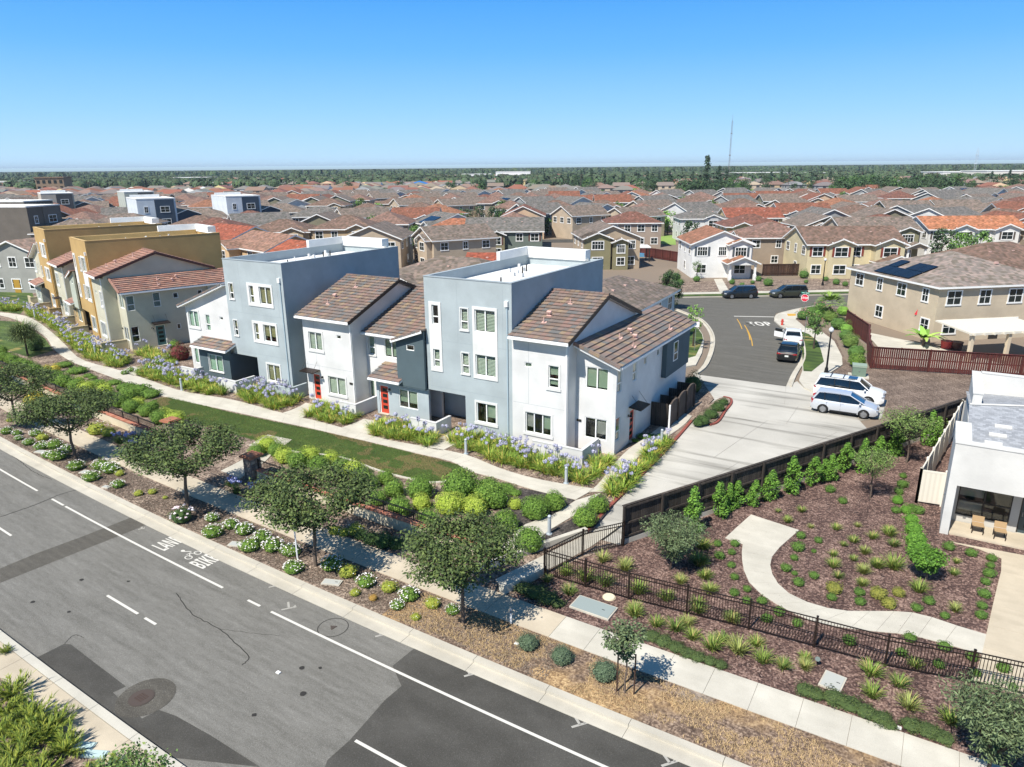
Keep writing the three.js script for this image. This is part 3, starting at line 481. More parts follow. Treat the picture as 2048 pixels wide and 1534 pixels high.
    bx('downspout', x1 - .36, x1 - .27, LOT, 9.3, -37.4, -37.32, c.pipe); bx('rain_head', x1 - .46, x1 - .22, 9.1, 9.45, -37.4, -37.24, M.white);
  }
  M.x = 0;
  // --- gabled blocks beside the towers
  for (const g of [{ x0: -22.72, x1: -18.75, ey: 7.4, ry: 9.42, bz: -48.6 }, { x0: -41.45, x1: -36.45, ey: 6.85, ry: 9.15, bz: -48.9 }]) {
    const R = g.x0 > -30;
    const wins = R ? [w(-21.81, -21.26, 5.38, 5.7, 'fixed', { blind: 'r' }), w(-20.07, -19.37, 4.29, 5.72, 'hung', { trim: tr, blind: 'hh' }), w(-21.73, -19.88, 1.04, 2.42, 'triple', { trim: tr, blind: 'g-h' })]
      : [w(-40.88, -39.5, 4.19, 5.58, 'slider', { trim: tr, blind: 'ss' }), w(-37.99, -37.51, 5.31, 5.63, 'fixed'), w(-39.17, -37.42, .9, 2.3, 'slider', { trim: tr, blind: 'ss' }), { u0: -40.9, u1: -40.1, y0: LOT + .04, y1: 2.26, kind: 'door', mat: o.doorA }];
    front(-37.4, [[g.x0, LOT], [g.x1, LOT], [g.x1, g.ey - .25], [g.x0, g.ey - .25]], wins, c.block);
    const zr = -42.75;
    right(g.x1, [[-37.62, LOT], [g.bz + .4, LOT], [g.bz + .4, g.ey - .2], [zr, g.ry - .25], [-37.62, g.ey - .1]], [], c.block);
    if (!R) left(g.x0, [[g.bz + .4, LOT], [-37.62, LOT], [-37.62, g.ey - .1], [zr, g.ry - .25], [g.bz + .4, g.ey - .2]], c.block);
    const ex = g.x1 + .28, wx = R ? g.x0 + .02 : g.x0 - .2;
    tileRoof(b, at([wx, g.ey, -36.9]), at([ex, g.ey, -36.9]), at([wx, g.ry, zr]), o.tiles, { merged: o.far, under: c.trim, s: R ? 5 : 6 });
    tileRoof(b, at([ex, g.ey - .1, g.bz]), at([wx, g.ey - .1, g.bz]), at([ex, g.ry, zr]), o.tiles, { merged: true, under: c.trim, s: 8 });
    bx('gutter', wx, ex, g.ey - .2, g.ey - .06, -36.92, -36.8, c.trim);
    for (const [za, ya, zb, yb] of [[-36.85, g.ey, zr, g.ry], [g.bz, g.ey - .1, zr, g.ry]]) { const L = Math.hypot(zb - za, yb - ya), r = part('rake_board', box(.06, .24, L), c.rake, b, at([ex + .02, (ya + yb) / 2 - .1, (za + zb) / 2]), [Math.atan2(yb - ya, za - zb), 0, 0]); void r; }
    const rc = R ? 12 : 14; for (let i = 0; i < rc; i++) part('ridge_tile', box((ex - wx) / rc - .02, .09, .26), o.tiles[(i * 5) % o.tiles.length], b, at([wx + (i + .5) * (ex - wx) / rc, g.ry + .05, zr]), [0, 0, .02]);
    const sl = (g.ry - g.ey) / (36.9 + zr), yAt = z => g.ey + (-(36.9) - z) * (g.ry - g.ey) / (-36.9 - zr) + .04;
    ventAt(b, X(g.x0 + 2.2), yAt(-41.2) + D, Z(-41.2), 'pipe', M.ventPink); ventAt(b, X(g.x0 + 1.5), yAt(-39.6) + D, Z(-39.6), 'box', M.ventPink); ventAt(b, X(g.x0 + 1.6), yAt(-38.7) + D, Z(-38.7), 'pipe', M.ventPink); void sl;
    bx('control_joint', g.x0 + .05, g.x1 - .2, 2.95, 2.964, -37.403, -37.397, c.joint); bx('control_joint', g.x0 + 1.2, g.x0 + 1.214, 2.97, g.ey - .4, -37.403, -37.397, c.joint);
    bx('downspout', g.x1 - .12, g.x1 - .04, LOT, g.ey - .2, -37.4, -37.32, c.trim);
  }
  // recessed strip between tower and gabled block
  front(-39.4, [[-43.17, LOT], [-41.45, LOT], [-41.45, 6.6], [-43.17, 6.6]], [w(-42.3, -41.6, 4.3, 5.7, 'hung', { blind: 'rr', roll: M.roller }), w(-42.3, -41.6, .9, 2.4, 'hung', { blind: 'ss' })], c.slate);
  tileRoof(b, at([-43.15, 6.5, -38.9]), at([-41.5, 6.5, -38.9]), at([-43.15, 8.2, -43.5]), o.tiles, { merged: true, under: c.trim });
  // --- end block with a roof falling to the right
  right(-16.05, [[-38.6, LOT], [-52.3, LOT], [-52.3, 5.85], [-38.6, 5.85]], [
    { z0: -38.75, z1: -39.45, y0: 4.1, y1: 5.6, kind: 'hung', blind: 'ss' }, { z0: -41.2, z1: -41.9, y0: 4.2, y1: 5.65, kind: 'hung', blind: 'ss' }, { z0: -38.75, z1: -39.45, y0: .95, y1: 2.5, kind: 'hung' },
    { z0: -41.0, z1: -41.95, y0: LOT + .04, y1: 2.3, kind: 'door', mat: o.doorB }, { z0: -43.12, z1: -43.5, y0: 1.62, y1: 2.19, kind: 'fixed' }, { z0: -43.15, z1: -43.65, y0: 4.85, y1: 5.4, kind: 'fixed' }, { z0: -45.6, z1: -46.1, y0: 4.9, y1: 5.4, kind: 'fixed' }].map(q => ({ ...q, frame: M.frame })), c.block);
  front(-38.6, [[-18.75, LOT], [-16.27, LOT], [-16.27, 5.92], [-18.75, 6.85]], [w(-18.09, -16.6, 4.23, 5.63, 'slider', { blind: 'rr' }), w(-18.11, -16.6, .96, 2.34, 'slider', { blind: '-g' })], c.block);
  back(-52.3, -18.75, -16.27, 5.9, c.block);
  tileRoof(b, at([-15.62, 6.0, -38.15]), at([-15.62, 6.0, -52.7]), at([-18.72, 7.12, -38.15]), o.tiles, { merged: o.far, under: c.trim, tw: .41, th: .41, s: 12 });
  for (const z of [-38.12, -52.72]) { const L = Math.hypot(3.1, 1.12); part('rake_board', box(L, .2, .06), c.trim, b, at([-17.17, 6.42, z]), [0, 0, -Math.atan2(1.12, 3.1)]); }
  for (let i = 0; i < 9; i++) { const t = (i + .5) / 9; part('rake_tile', box(.36, .2, .16), o.tiles[(i * 4) % o.tiles.length], b, at([-15.62 - 3.1 * t, 6.0 + 1.12 * t + .0, -38.1]), [0, 0, -.347]); }
  bx('gutter', -15.66, -15.54, 5.82, 5.95, -52.7, -38.2, c.trim);
  for (const [z, t, k] of [[-42.3, .6, 'pipe'], [-44.2, .62, 'box'], [-43.6, .42, 'box'], [-48.5, .2, 'pipe'], [-42.0, .25, 'pipe']]) ventAt(b, X(-15.62 - 3.1 * t), 6.06 + 1.12 * t + D, Z(z), k, M.ventPink);
  bx('slate_bay', -16.04, -15.7, 3.15, 5.82, -51.6, -46.6, c.slate);
  { const f = windowFrame(.9, 1.4, 'hung'), q = part('window', f.frame, M.frame, b, at([-15.68, 4.75, -48.4]), [0, PI / 2, 0]); f.panes.forEach(([g, x, y]) => part('pane', g, M.glassDark, q, [x, y, 0])); }
  { // metal canopy over the side door
    const k = part('door_canopy', box(.85, .06, 1.6), M.iron, b, at([-15.6, 2.62, -41.5]), [0, 0, -.12]);
    for (const z of [-.6, .6]) part('tie_rod', bar([.36, .02, z], [-.42, .75, z], .012), M.iron, k);
    const q = part('door_canopy', box(1.5, .06, .75), M.iron, b, at([-40.7, 2.58, -37.0]), [.12, 0, 0]); for (const x of [-.6, .6]) part('tie_rod', bar([x, .02, .3], [x, .7, -.36], .012), M.iron, q);
  }
  const lampAt = (x, y, z, ry) => { const l = part('wall_lamp', merge([bxc(.12, .16, .03, 0, 0, 0), bar([0, .05, 0], [0, .1, .16], .014), cyl(.05, .13, .12, 12).translate(0, .04, .17)]), M.black, b, at([x, y, z]), [0, ry, 0]); part('bulb', new THREE.SphereGeometry(.05, 10, 8), M.white, l, [0, -.03, .17]); };
  lampAt(-39.75, 2.1, -37.38, 0); lampAt(-33.05, 2.15, -37.38, 0); lampAt(-16.03, 2.1, -40.7, PI / 2);
  for (const [x, z] of [[-18.5, -38.58], [-36.8, -37.38]]) bx('address_plate', x - .16, x + .16, 1.95, 2.1, z, z + .03, M.frameDark);
  // --- recessed middle: white wall, slate bay, light ground floor
  front(-38.9, [[-36.45, LOT], [-29.56, LOT], [-29.56, 6.1], [-36.45, 5.85]], [w(-36.22, -35.6, 4.04, 5.45, 'hung', { trim: .1, blind: 'rr' }), w(-34.67, -33.3, 4.04, 5.44, 'slider', { blind: 'rr' }), w(-36.4, -35.9, .65, 2.1, 'fixed', { blind: 'r' })], c.block);
  tileRoof(b, at([-36.4, 5.85, -38.4]), at([-29.58, 5.85, -38.4]), at([-36.4, 8.6, -45.6]), o.tiles, { merged: o.far, under: c.trim, s: 15 });
  bx('gutter', -36.4, -32.2, 5.66, 5.8, -38.42, -38.3, c.trim);
  ventAt(b, X(-31.2), 6.62 + D, Z(-40.2), 'box', M.ventPink); ventAt(b, X(-31.0), 6.35 + D, Z(-39.5), 'pipe', M.ventPink); ventAt(b, X(-31.5), 7.6 + D, Z(-42.7), 'box', M.ventPink); ventAt(b, X(-31.9), 8.0 + D, Z(-43.8), 'box', M.ventPink);
  facade(b, X(0), Z(-37.1), 0, [[-32.0, 2.75 + D], [-29.57, 2.75 + D], [-29.57, 6.85 + D], [-32.0, 6.0 + D]], [w(-31.1, -30.4, 5.38 + D, 5.8 + D, 'fixed')], c.slate, { name: 'slate_bay', thick: .2 });
  left(-32.0, [[-38.9, 2.75], [-37.3, 2.75], [-37.3, 6.0], [-38.9, 6.0]], c.slate);
  bx('soffit', -32, -29.6, 2.66, 2.76, -38.9, -37.12, c.slate);
  { const L = Math.hypot(2.75, 1.0), r = part('bay_roof', box(L, .1, 2.6), o.tiles[3], b, at([-30.85, 6.5, -38.1]), [0, 0, Math.atan2(.85, 2.43)]); void r; part('rake_board', box(L, .2, .05), c.trim, b, at([-30.85, 6.42, -36.78]), [0, 0, Math.atan2(.85, 2.43)]); for (let i = 0; i < 7; i++) { const t = (i + .5) / 7; part('rake_tile', box(.37, .14, .2), o.tiles[(i * 3) % o.tiles.length], b, at([-32.15 + 2.6 * t, 6.07 + .92 * t, -36.84]), [0, 0, .34]); } }
  front(-37.4, [[-34.35, LOT], [-29.56, LOT], [-29.56, 2.7], [-34.35, 2.7]], [w(-32.25, -30.55, .97, 2.33, 'slider', { blind: 'hh' }), { u0: -34.1, u1: -33.25, y0: LOT + .04, y1: 2.35, kind: 'door', mat: o.doorA }], c.tower2);
  left(-34.35, [[-38.9, LOT], [-37.62, LOT], [-37.62, 2.7], [-38.9, 2.7]], c.tower2);
  tileRoof(b, at([-34.5, 3.05, -36.75]), at([-31.6, 3.05, -36.75]), at([-34.5, 3.75, -38.7]), o.tiles, { under: c.trim, merged: o.far, name: 'canopy_roof' });
  bx('gutter', -34.5, -31.6, 2.87, 3.0, -36.77, -36.66, c.trim);
  // --- left wing
  front(-37.6, [[-56.0, LOT], [-50.17, LOT], [-50.17, 8.35], [-56.0, 6.25]], [w(-55.7, -54.36, 4.38, 5.79, 'slider', { trim: .14, blind: 'cc' }), w(-53.45, -52.88, 4.24, 5.65, 'hung', { blind: 'cc' }), w(-51.55, -51.1, 5.34, 5.64, 'fixed'), w(-55.65, -55.1, 1.1, 2.5, 'fixed', { blind: 'c' })], c.block);
  left(-56.0, [[-50, LOT], [-37.82, LOT], [-37.82, 6.2], [-50, 6.2]], c.block);
  tileRoof(b, at([-56.45, 6.2, -50]), at([-56.45, 6.2, -37.15]), at([-50.2, 8.5, -50]), o.tiles, { merged: true, under: c.trim });
  { const L = Math.hypot(6.25, 2.3); part('rake_board', box(L, .2, .06), c.trim, b, at([-53.3, 7.28, -37.12]), [0, 0, Math.atan2(2.3, 6.25)]); for (let i = 0; i < 15; i++) { const t = (i + .5) / 15; part('rake_tile', box(.42, .13, .18), o.tiles[(i * 3) % o.tiles.length], b, at([-56.4 + 6.2 * t, 6.24 + 2.28 * t, -37.12]), [0, 0, .352]); } }
  front(-36.9, [[-53.95, LOT], [-50.0, LOT], [-50.0, 3.0], [-53.95, 3.0]], [w(-52.7, -50.9, .98, 2.42, 'slider', { blind: 'cc', trim: .05 })], c.slate);
  left(-53.95, [[-37.6, LOT], [-37.12, LOT], [-37.12, 3.0], [-37.6, 3.0]], c.slate); right(-50.0, [[-37.12, LOT], [-39.8, LOT], [-39.8, 2.72], [-37.12, 2.72]], [], c.slate);
  tileRoof(b, at([-54.2, 3.15, -36.35]), at([-49.6, 3.15, -36.35]), at([-54.2, 3.75, -37.9]), o.tiles, { under: c.trim, merged: o.far, name: 'canopy_roof' });
  bx('gutter', -54.2, -49.6, 2.97, 3.1, -36.37, -36.26, c.trim);
  // --- low patio walls
  const lowWall = (x0, x1, z0, z1, m = c.patio) => part('patio_wall', merge([bx2(x0, x1, 0, .95, z0 - .17, z0), bx2(x1 - .17, x1, 0, .95, z1, z0 - .17), bx2(x0 - .02, x1 + .02, .95, 1.0, z0 - .19, z0 + .02), bx2(x1 - .19, x1 + .02, .95, 1.0, z1, z0 - .19)].map(g => g.translate(16.05, 0, 38.6))), m, b);
  lowWall(-20.5, -17.05, -36.1, -38.5); lowWall(-29.8, -27.6, -35.6, -37.3); lowWall(-36.6, -35.0, -35.8, -38.7); lowWall(-43.9, -42.2, -36.2, -38.0, c.tower2); lowWall(-49.7, -47.5, -35.35, -37.3); lowWall(-55.6, -53.7, -36.05, -37.5);
  return b;
}
M.roofWhite = std('#f2f2f0', .8, { map: T.stucco }); M.ventPink = std('#caa79c', .8);
const orange = std('#c2442c', .55), teal = std('#4e7a76', .55), mustard = std('#b08a34', .55), wht = std('#f0f0ee', .6);
townhouseRow({ label: 'blue-grey and white town house row with orange-red doors and two flat-roofed towers', pos: [-16.05, LOT, -38.6], turn: 0, doorA: orange, doorB: orange, tiles: TILE_TAN,
  colours: { tower: M.stucco('#b2bdc1'), tower2: M.stucco('#b6c2c6'), block: M.stucco('#e3e3e2'), slate: M.stucco('#55666d'), trim: wht, rake: M.frameDark, coping: M.stucco('#a9b4ba'), pipe: std('#9fb0b8', .6), patio: M.stucco('#dcdcdc'), joint: std('#8f9aa0', .95) } });
townhouseRow({ label: 'ochre and cream town house row with a teal side door', pos: [-68.64, LOT, -39.66], turn: -16.7 * RAD, doorA: mustard, doorB: teal, tiles: TILE_PINK, far: true,
  colours: { tower: M.stucco('#c6a56c'), tower2: M.stucco('#c4a878'), block: M.stucco('#cfcbb6'), slate: M.stucco('#bcc2b4'), trim: wht, rake: std('#4a2f2a', .7), coping: M.stucco('#d6b47a'), pipe: std('#b98f45', .6), patio: M.stucco('#ccbf9e'), joint: std('#a98f60', .95) } });

// ---------- fences and low walls ----------
M.fenceDark = [std('#5a524c', .9, { map: T.wood }), std('#4d4640', .9, { map: T.wood }), std('#665d55', .9, { map: T.wood })];
M.fenceGrey = [std('#7b7068', .9, { map: T.wood }), std('#6d635b', .9, { map: T.wood }), std('#877b70', .9, { map: T.wood })];
M.fenceRed = [std('#6e342d', .85, { map: T.wood }), std('#633029', .85, { map: T.wood }), std('#763a32', .85, { map: T.wood })];
M.fenceBrown = [std('#5d4437', .9, { map: T.wood }), std('#523b30', .9, { map: T.wood }), std('#6a4d3d', .9, { map: T.wood })];
const along = (a, b) => { const L = Math.hypot(b[0] - a[0], b[1] - a[1]); return { L, turn: Math.atan2(-(b[1] - a[1]), b[0] - a[0]), at: t => [a[0] + (b[0] - a[0]) * t / L, a[1] + (b[1] - a[1]) * t / L] }; };
function boardFence(name, label, pts, o) {
  const f = thing(name, label, 'fence', [pts[0][0], o.y ?? LOT, pts[0][1]]), bg = o.bw || .14, H = o.h || 1.95;
  const dx = pts[0][0], dz = pts[0][1];
  for (let s = 0; s < pts.length - 1; s++) {
    const l = along(pts[s], pts[s + 1]), n = Math.max(1, Math.round(l.L / bg)), w = l.L / n;
    for (let i = 0; i < n; i++) { const p = l.at((i + .5) * w), hh = (o.top ? o.top((i + .5) * w) : H); part('board', box(w - (o.gap ?? .012), hh - (o.lift || .05), .022), pick(o.mats), f, [p[0] - dx + rr(-.004, .004), (hh + (o.lift || .05)) / 2 + rr(-.006, .006), p[1] - dz], [0, l.turn, 0]); }
    const k = o.railSide ?? .05, ox = Math.sin(l.turn) * k, oz = Math.cos(l.turn) * k, np = Math.max(1, Math.round(l.L / 2.4));
    for (let i = 0; i < np; i++) for (const y of o.rails || [.35, 1.05, H - .1]) { const a = l.at(i * l.L / np), b = l.at((i + 1) * l.L / np), q = l.at((i + .5) * l.L / np), hh = o.top ? o.top((i + .5) * l.L / np) : H; void a; void b; part('rail', box(l.L / np - .02, .09, .045), o.mats[i % 3], f, [q[0] - dx + ox, y > 1.5 ? hh - .08 : y, q[1] - dz + oz], [0, l.turn, 0]); if (y === (o.rails || [.35])[0] && o.cap) part('cap_board', box(l.L / np - .006, .04, .14), o.mats[(i + 1) % 3], f, [q[0] - dx, hh + .02, q[1] - dz], [0, l.turn, 0]); }
    for (let i = 0; i <= np; i++) { const p = l.at(i * l.L / np), hh = o.top ? o.top(Math.min(l.L - .1, i * l.L / np)) : H; part('post', box(.1, hh + .06, .1), o.mats[1], f, [p[0] - dx + ox * 1.6, (hh + .06) / 2, p[1] - dz + oz * 1.6], [0, l.turn, 0]); }
    if (o.base) part('footing', box(l.L, .32, .16), M.concrete, f, [(pts[s][0] + pts[s + 1][0]) / 2 - dx, .1, (pts[s][1] + pts[s + 1][1]) / 2 - dz], [0, l.turn, 0]);
  }
  return f;
}
{ // seen from the garden: posts and rails in front of the boards
  boardFence('wood_fence', 'long dark brown board fence with rails and posts between driveway and bark garden', [FENCE_A, [-6.9, -37.2], [-2.2, -46.3], FENCE_B], { h: 2.0, mats: M.fenceDark, railSide: .07, cap: true, base: true, bw: .145, rails: [.4, 1.1, 1.9] });
}
boardFence('red_fence', 'dark red board fence around the yard of the beige house with solar panels', [[-8.65, -85.9], [-5.72, -78.67], [-4.93, -71.05], [-4.45, -68.77], [6.7, -71.6], [16, -74]], { h: 1.95, y: .02, mats: M.fenceRed, railSide: -.06, bw: .17, gap: .03, cap: true });
boardFence('yard_fence', 'weathered brown board fence beside the white house with the orange roof', [[-25.6, -121.5], [-21.4, -124.2], [-16.2, -127.5]], { h: 1.9, y: .05, mats: M.fenceBrown, bw: .2, rails: [.4, 1.7] });
boardFence('yard_fence', 'reddish brown board fence behind the swimming pool', [[-55, -139], [-41.5, -131], [-40, -126]], { h: 1.9, y: .05, mats: M.fenceRed, bw: .24, rails: [.4, 1.7] });
{ // trash enclosures beside the end block
  const f = thing('bin_enclosure', 'weathered wooden bin enclosure with scalloped top against the white end wall', 'enclosure', [-14.75, LOT, -44.9]);
  const n = 40, w = 5.5 / n; for (let i = 0; i < n; i++) { const t = i / n, H = 1.5 + .2 * Math.abs(Math.sin(t * PI * 3)) + t * .18; part('board', box(.02, H, w - .01), pick(M.fenceGrey), f, [0, H / 2 + .05, -(i + .5) * w]); part('cap_board', box(.1, .04, w + .005), M.fenceGrey[0], f, [0, H + .07, -(i + .5) * w]); }
  for (const z of [0, -1.8, -3.65, -5.5]) for (let i = 0; i < 8; i++) part('divider_board', box(.15, 1.7, .02), pick(M.fenceDark), f, [-1.27 + i * .158, .9, z]);
  for (const z of [.06, -1.8, -3.65, -5.5]) part('post', box(.1, 1.72, .1), z > 0 ? M.white : M.fenceGrey[1], f, [.07, .86, z]);
}
function ironFence(name, label, pts, o) {
  const f = thing(name, label, 'fence', [pts[0][0], o.y ?? LOT, pts[0][1]]), H = o.h, dx = pts[0][0], dz = pts[0][1], m = o.mat || M.iron;
  const pk = box(.02, H - .16, .02), ps = box(.07, H + .06, .07);
  for (let s = 0; s < pts.length - 1; s++) {
    const l = along(pts[s], pts[s + 1]), n = Math.round(l.L / o.gap), np = Math.max(1, Math.round(l.L / 2.35));
    for (let i = 1; i < n; i++) { const p = l.at(i * l.L / n); part('picket', pk, m, f, [p[0] - dx, H / 2 + .04, p[1] - dz], [0, l.turn, 0]); }
    for (let i = 0; i < np; i++) for (const y of o.rails) { const q = l.at((i + .5) * l.L / np); part('rail', box(l.L / np, .035, .035), m, f, [q[0] - dx, y, q[1] - dz], [0, l.turn, 0]); }
    for (let i = s ? 1 : 0; i <= np; i++) { const p = l.at(i * l.L / np); const q = part('post', ps, m, f, [p[0] - dx, (H + .06) / 2, p[1] - dz], [0, l.turn, 0]); part('post_cap', box(.085, .03, .085), m, q, [0, (H + .06) / 2 + .015, 0]); }
  }
  return f;
}
ironFence('iron_fence', 'dark brown picket fence of metal along the bark garden and sidewalk', [[-11.22, -28.5], [-12.5, -26.75], [-13.23, -24.39], [-9.33, -24.53], [-4.54, -25.0], [.18, -25.3], [2.76, -25.85], [9, -26.7]], { h: 1.27, gap: .105, rails: [.1, 1.09, 1.25] });
function capWall(label, x0, x1, y0 = 0) {
  const f = thing('garden_wall', label, 'wall', [x0, LOT, -24.0 + curve(x0)]), n = Math.round((x1 - x0) / .4), w = (x1 - x0) / n; void y0;
  const seg = Math.ceil((x1 - x0) / 4);
  for (let i = 0; i < seg; i++) { const a = x0 + (x1 - x0) * i / seg, b = x0 + (x1 - x0) * (i + 1) / seg; part('wall_length', stripSlab(a, b, -24.0, -24.28, 0, .62).translate(-x0, 0, 24.0 - curve(x0)), M.wallCream, f); }
  const tones = ['#b0715a', '#b87d66', '#a5684f', '#ac775f'].map(c => std(c, .9));
  for (let i = 0; i < n; i++) { const x = x0 + (i + .5) * w; part('cap_tile', box(w - .015, .08, .4), tones[i % 4], f, [x - x0, .66, -.14 + curve(x) - curve(x0)], [0, Math.atan(0.0021 * (x + 5)) * (x < -5 ? 1 : 0), 0]); }
  const g = thing('wall_railing', label.includes('left') ? 'low black iron railing on the garden wall left of the stone pillar' : 'low black iron railing on the garden wall right of the stone pillar', 'railing', [x0, LOT + .7, -24.16 + curve(x0)]);
  const np = Math.round((x1 - x0) / 2.1), pk = box(.016, .46, .016);
  for (let i = 0; i <= np; i++) { const x = x0 + (x1 - x0) * i / np; part('post', box(.05, .6, .05), M.black, g, [x - x0, .3, curve(x) - curve(x0)]); if (i < np) { const xb = x0 + (x1 - x0) * (i + 1) / np, q = along([x, curve(x)], [xb, curve(xb)]); for (const y of [.08, .5, .56]) part('rail', box(q.L, .03, .03), M.black, g, [(x + xb) / 2 - x0, y, (curve(x) + curve(xb)) / 2 - curve(x0)], [0, q.turn, 0]); } }
  const nk = Math.round((x1 - x0) / .13); for (let i = 0; i < nk; i++) { const x = x0 + (x1 - x0) * (i + .5) / nk; part('picket', pk, M.black, g, [x - x0, .29, curve(x) - curve(x0)]); }
}
M.wallCream = M.stucco('#d9cdb2');
capWall('cream garden wall with terracotta cap left of the stone pillar', -80, -43.4);
capWall('cream garden wall with terracotta cap right of the stone pillar', -32.4, -16.6);
function pillar(x, z, label) {
  const f = thing('stone_pillar', label, 'pillar', [x, LOT, z]);
  const stones = ['#8d8078', '#9a8a7e', '#766a64', '#a89a8c', '#84766c'].map(c => std(c, .95, { bumpMap: T.stuccoBump, bumpScale: .01 }));
  part('core', box(.62, 1.3, .62), M.joint, f, [0, .65, 0]);
  for (let r = 0; r < 7; r++) for (const [ry, k] of [[0, 0], [PI / 2, 1], [PI, 2], [-PI / 2, 3]]) { let u = -.34; while (u < .3) { const w = Math.min(.34 - u, rr(.14, .3)), c = Math.cos(ry), s = Math.sin(ry), uc = u + w / 2, d = .33; part('stone', box(w - .02, .165, .06), pick(stones), f, [uc * c + d * s, .1 + r * .185 + (k % 2) * .01, -uc * s + d * c], [0, ry, 0]); u += w; } }
  part('cap', merge([bxc(.98, .08, .98, 0, 1.36, 0), bxc(.84, .06, .84, 0, 1.43, 0)]), M.terracotta, f);
}
pillar(-33.0, -25.0, 'square stone pillar with terracotta cap at the right end of the gap'); pillar(-42.7, -26.4, 'square stone pillar with terracotta cap behind the street tree');
{ // low concrete walls of the ramp
  const w1 = smooth([[-16.1, -23.0], [-15.69, -23.6], [-14.6, -26], [-13.25, -28.7]], 14);
  solo('ramp_wall', planSlab([...offsetLine(w1, .12), ...offsetLine(w1, -.12).reverse()], 0, LOT + .32), M.concreteNew, 'straight low white concrete wall beside the dark bark bed', 'wall');
  const w2 = smooth([[-14.15, -22.25], [-13.95, -22.9], [-13.6, -23.8], [-13.4, -24.6]], 12);
  solo('ramp_wall', planSlab([...offsetLine(w2, .2), ...offsetLine(w2, -.14).reverse()], 0, LOT + .38), M.concreteNew, 'short curved low concrete wall at the corner of the iron fence', 'wall');
}
{ // cream vinyl fence
  const f = thing('vinyl_fence', 'cream vinyl privacy fence with posts beside the white building', 'fence', [.45, LOT, -40.6]), cream = std('#dcd6c8', .6), c2 = std('#d2ccbe', .6);
  const run = (a, b, np) => { const l = along(a, b); for (let i = 0; i < np; i++) { const q = l.at((i + .5) * l.L / np), w = l.L / np; part('panel', box(w - .12, 1.75, .04), cream, f, [q[0] - .45, .98, q[1] + 40.6], [0, l.turn, 0]); const nb = 9; for (let k = 0; k < nb; k++) { const p = l.at(i * w + .08 + (k + .5) * (w - .16) / nb); part('slat', box((w - .16) / nb - .012, 1.66, .055), k % 2 ? c2 : cream, f, [p[0] - .45, .98, p[1] + 40.6], [0, l.turn, 0]); } part('rail', box(w - .1, .1, .07), cream, f, [q[0] - .45, 1.86, q[1] + 40.6], [0, l.turn, 0]); } for (let i = 0; i <= np; i++) { const p = l.at(i * l.L / np); part('post', merge([bxc(.13, 2.0, .13, 0, 1.0, 0), cyl(0.02, .1, .06, 4).rotateY(PI / 4).translate(0, 2.03, 0)]), cream, f, [p[0] - .45, 0, p[1] + 40.6]); } };
  run([.45, -40.6], [2.3, -54.8], 8); run([.45, -40.6], [1.6, -40.75], 1); run([2.3, -54.8], [3.3, -56], 1);
}

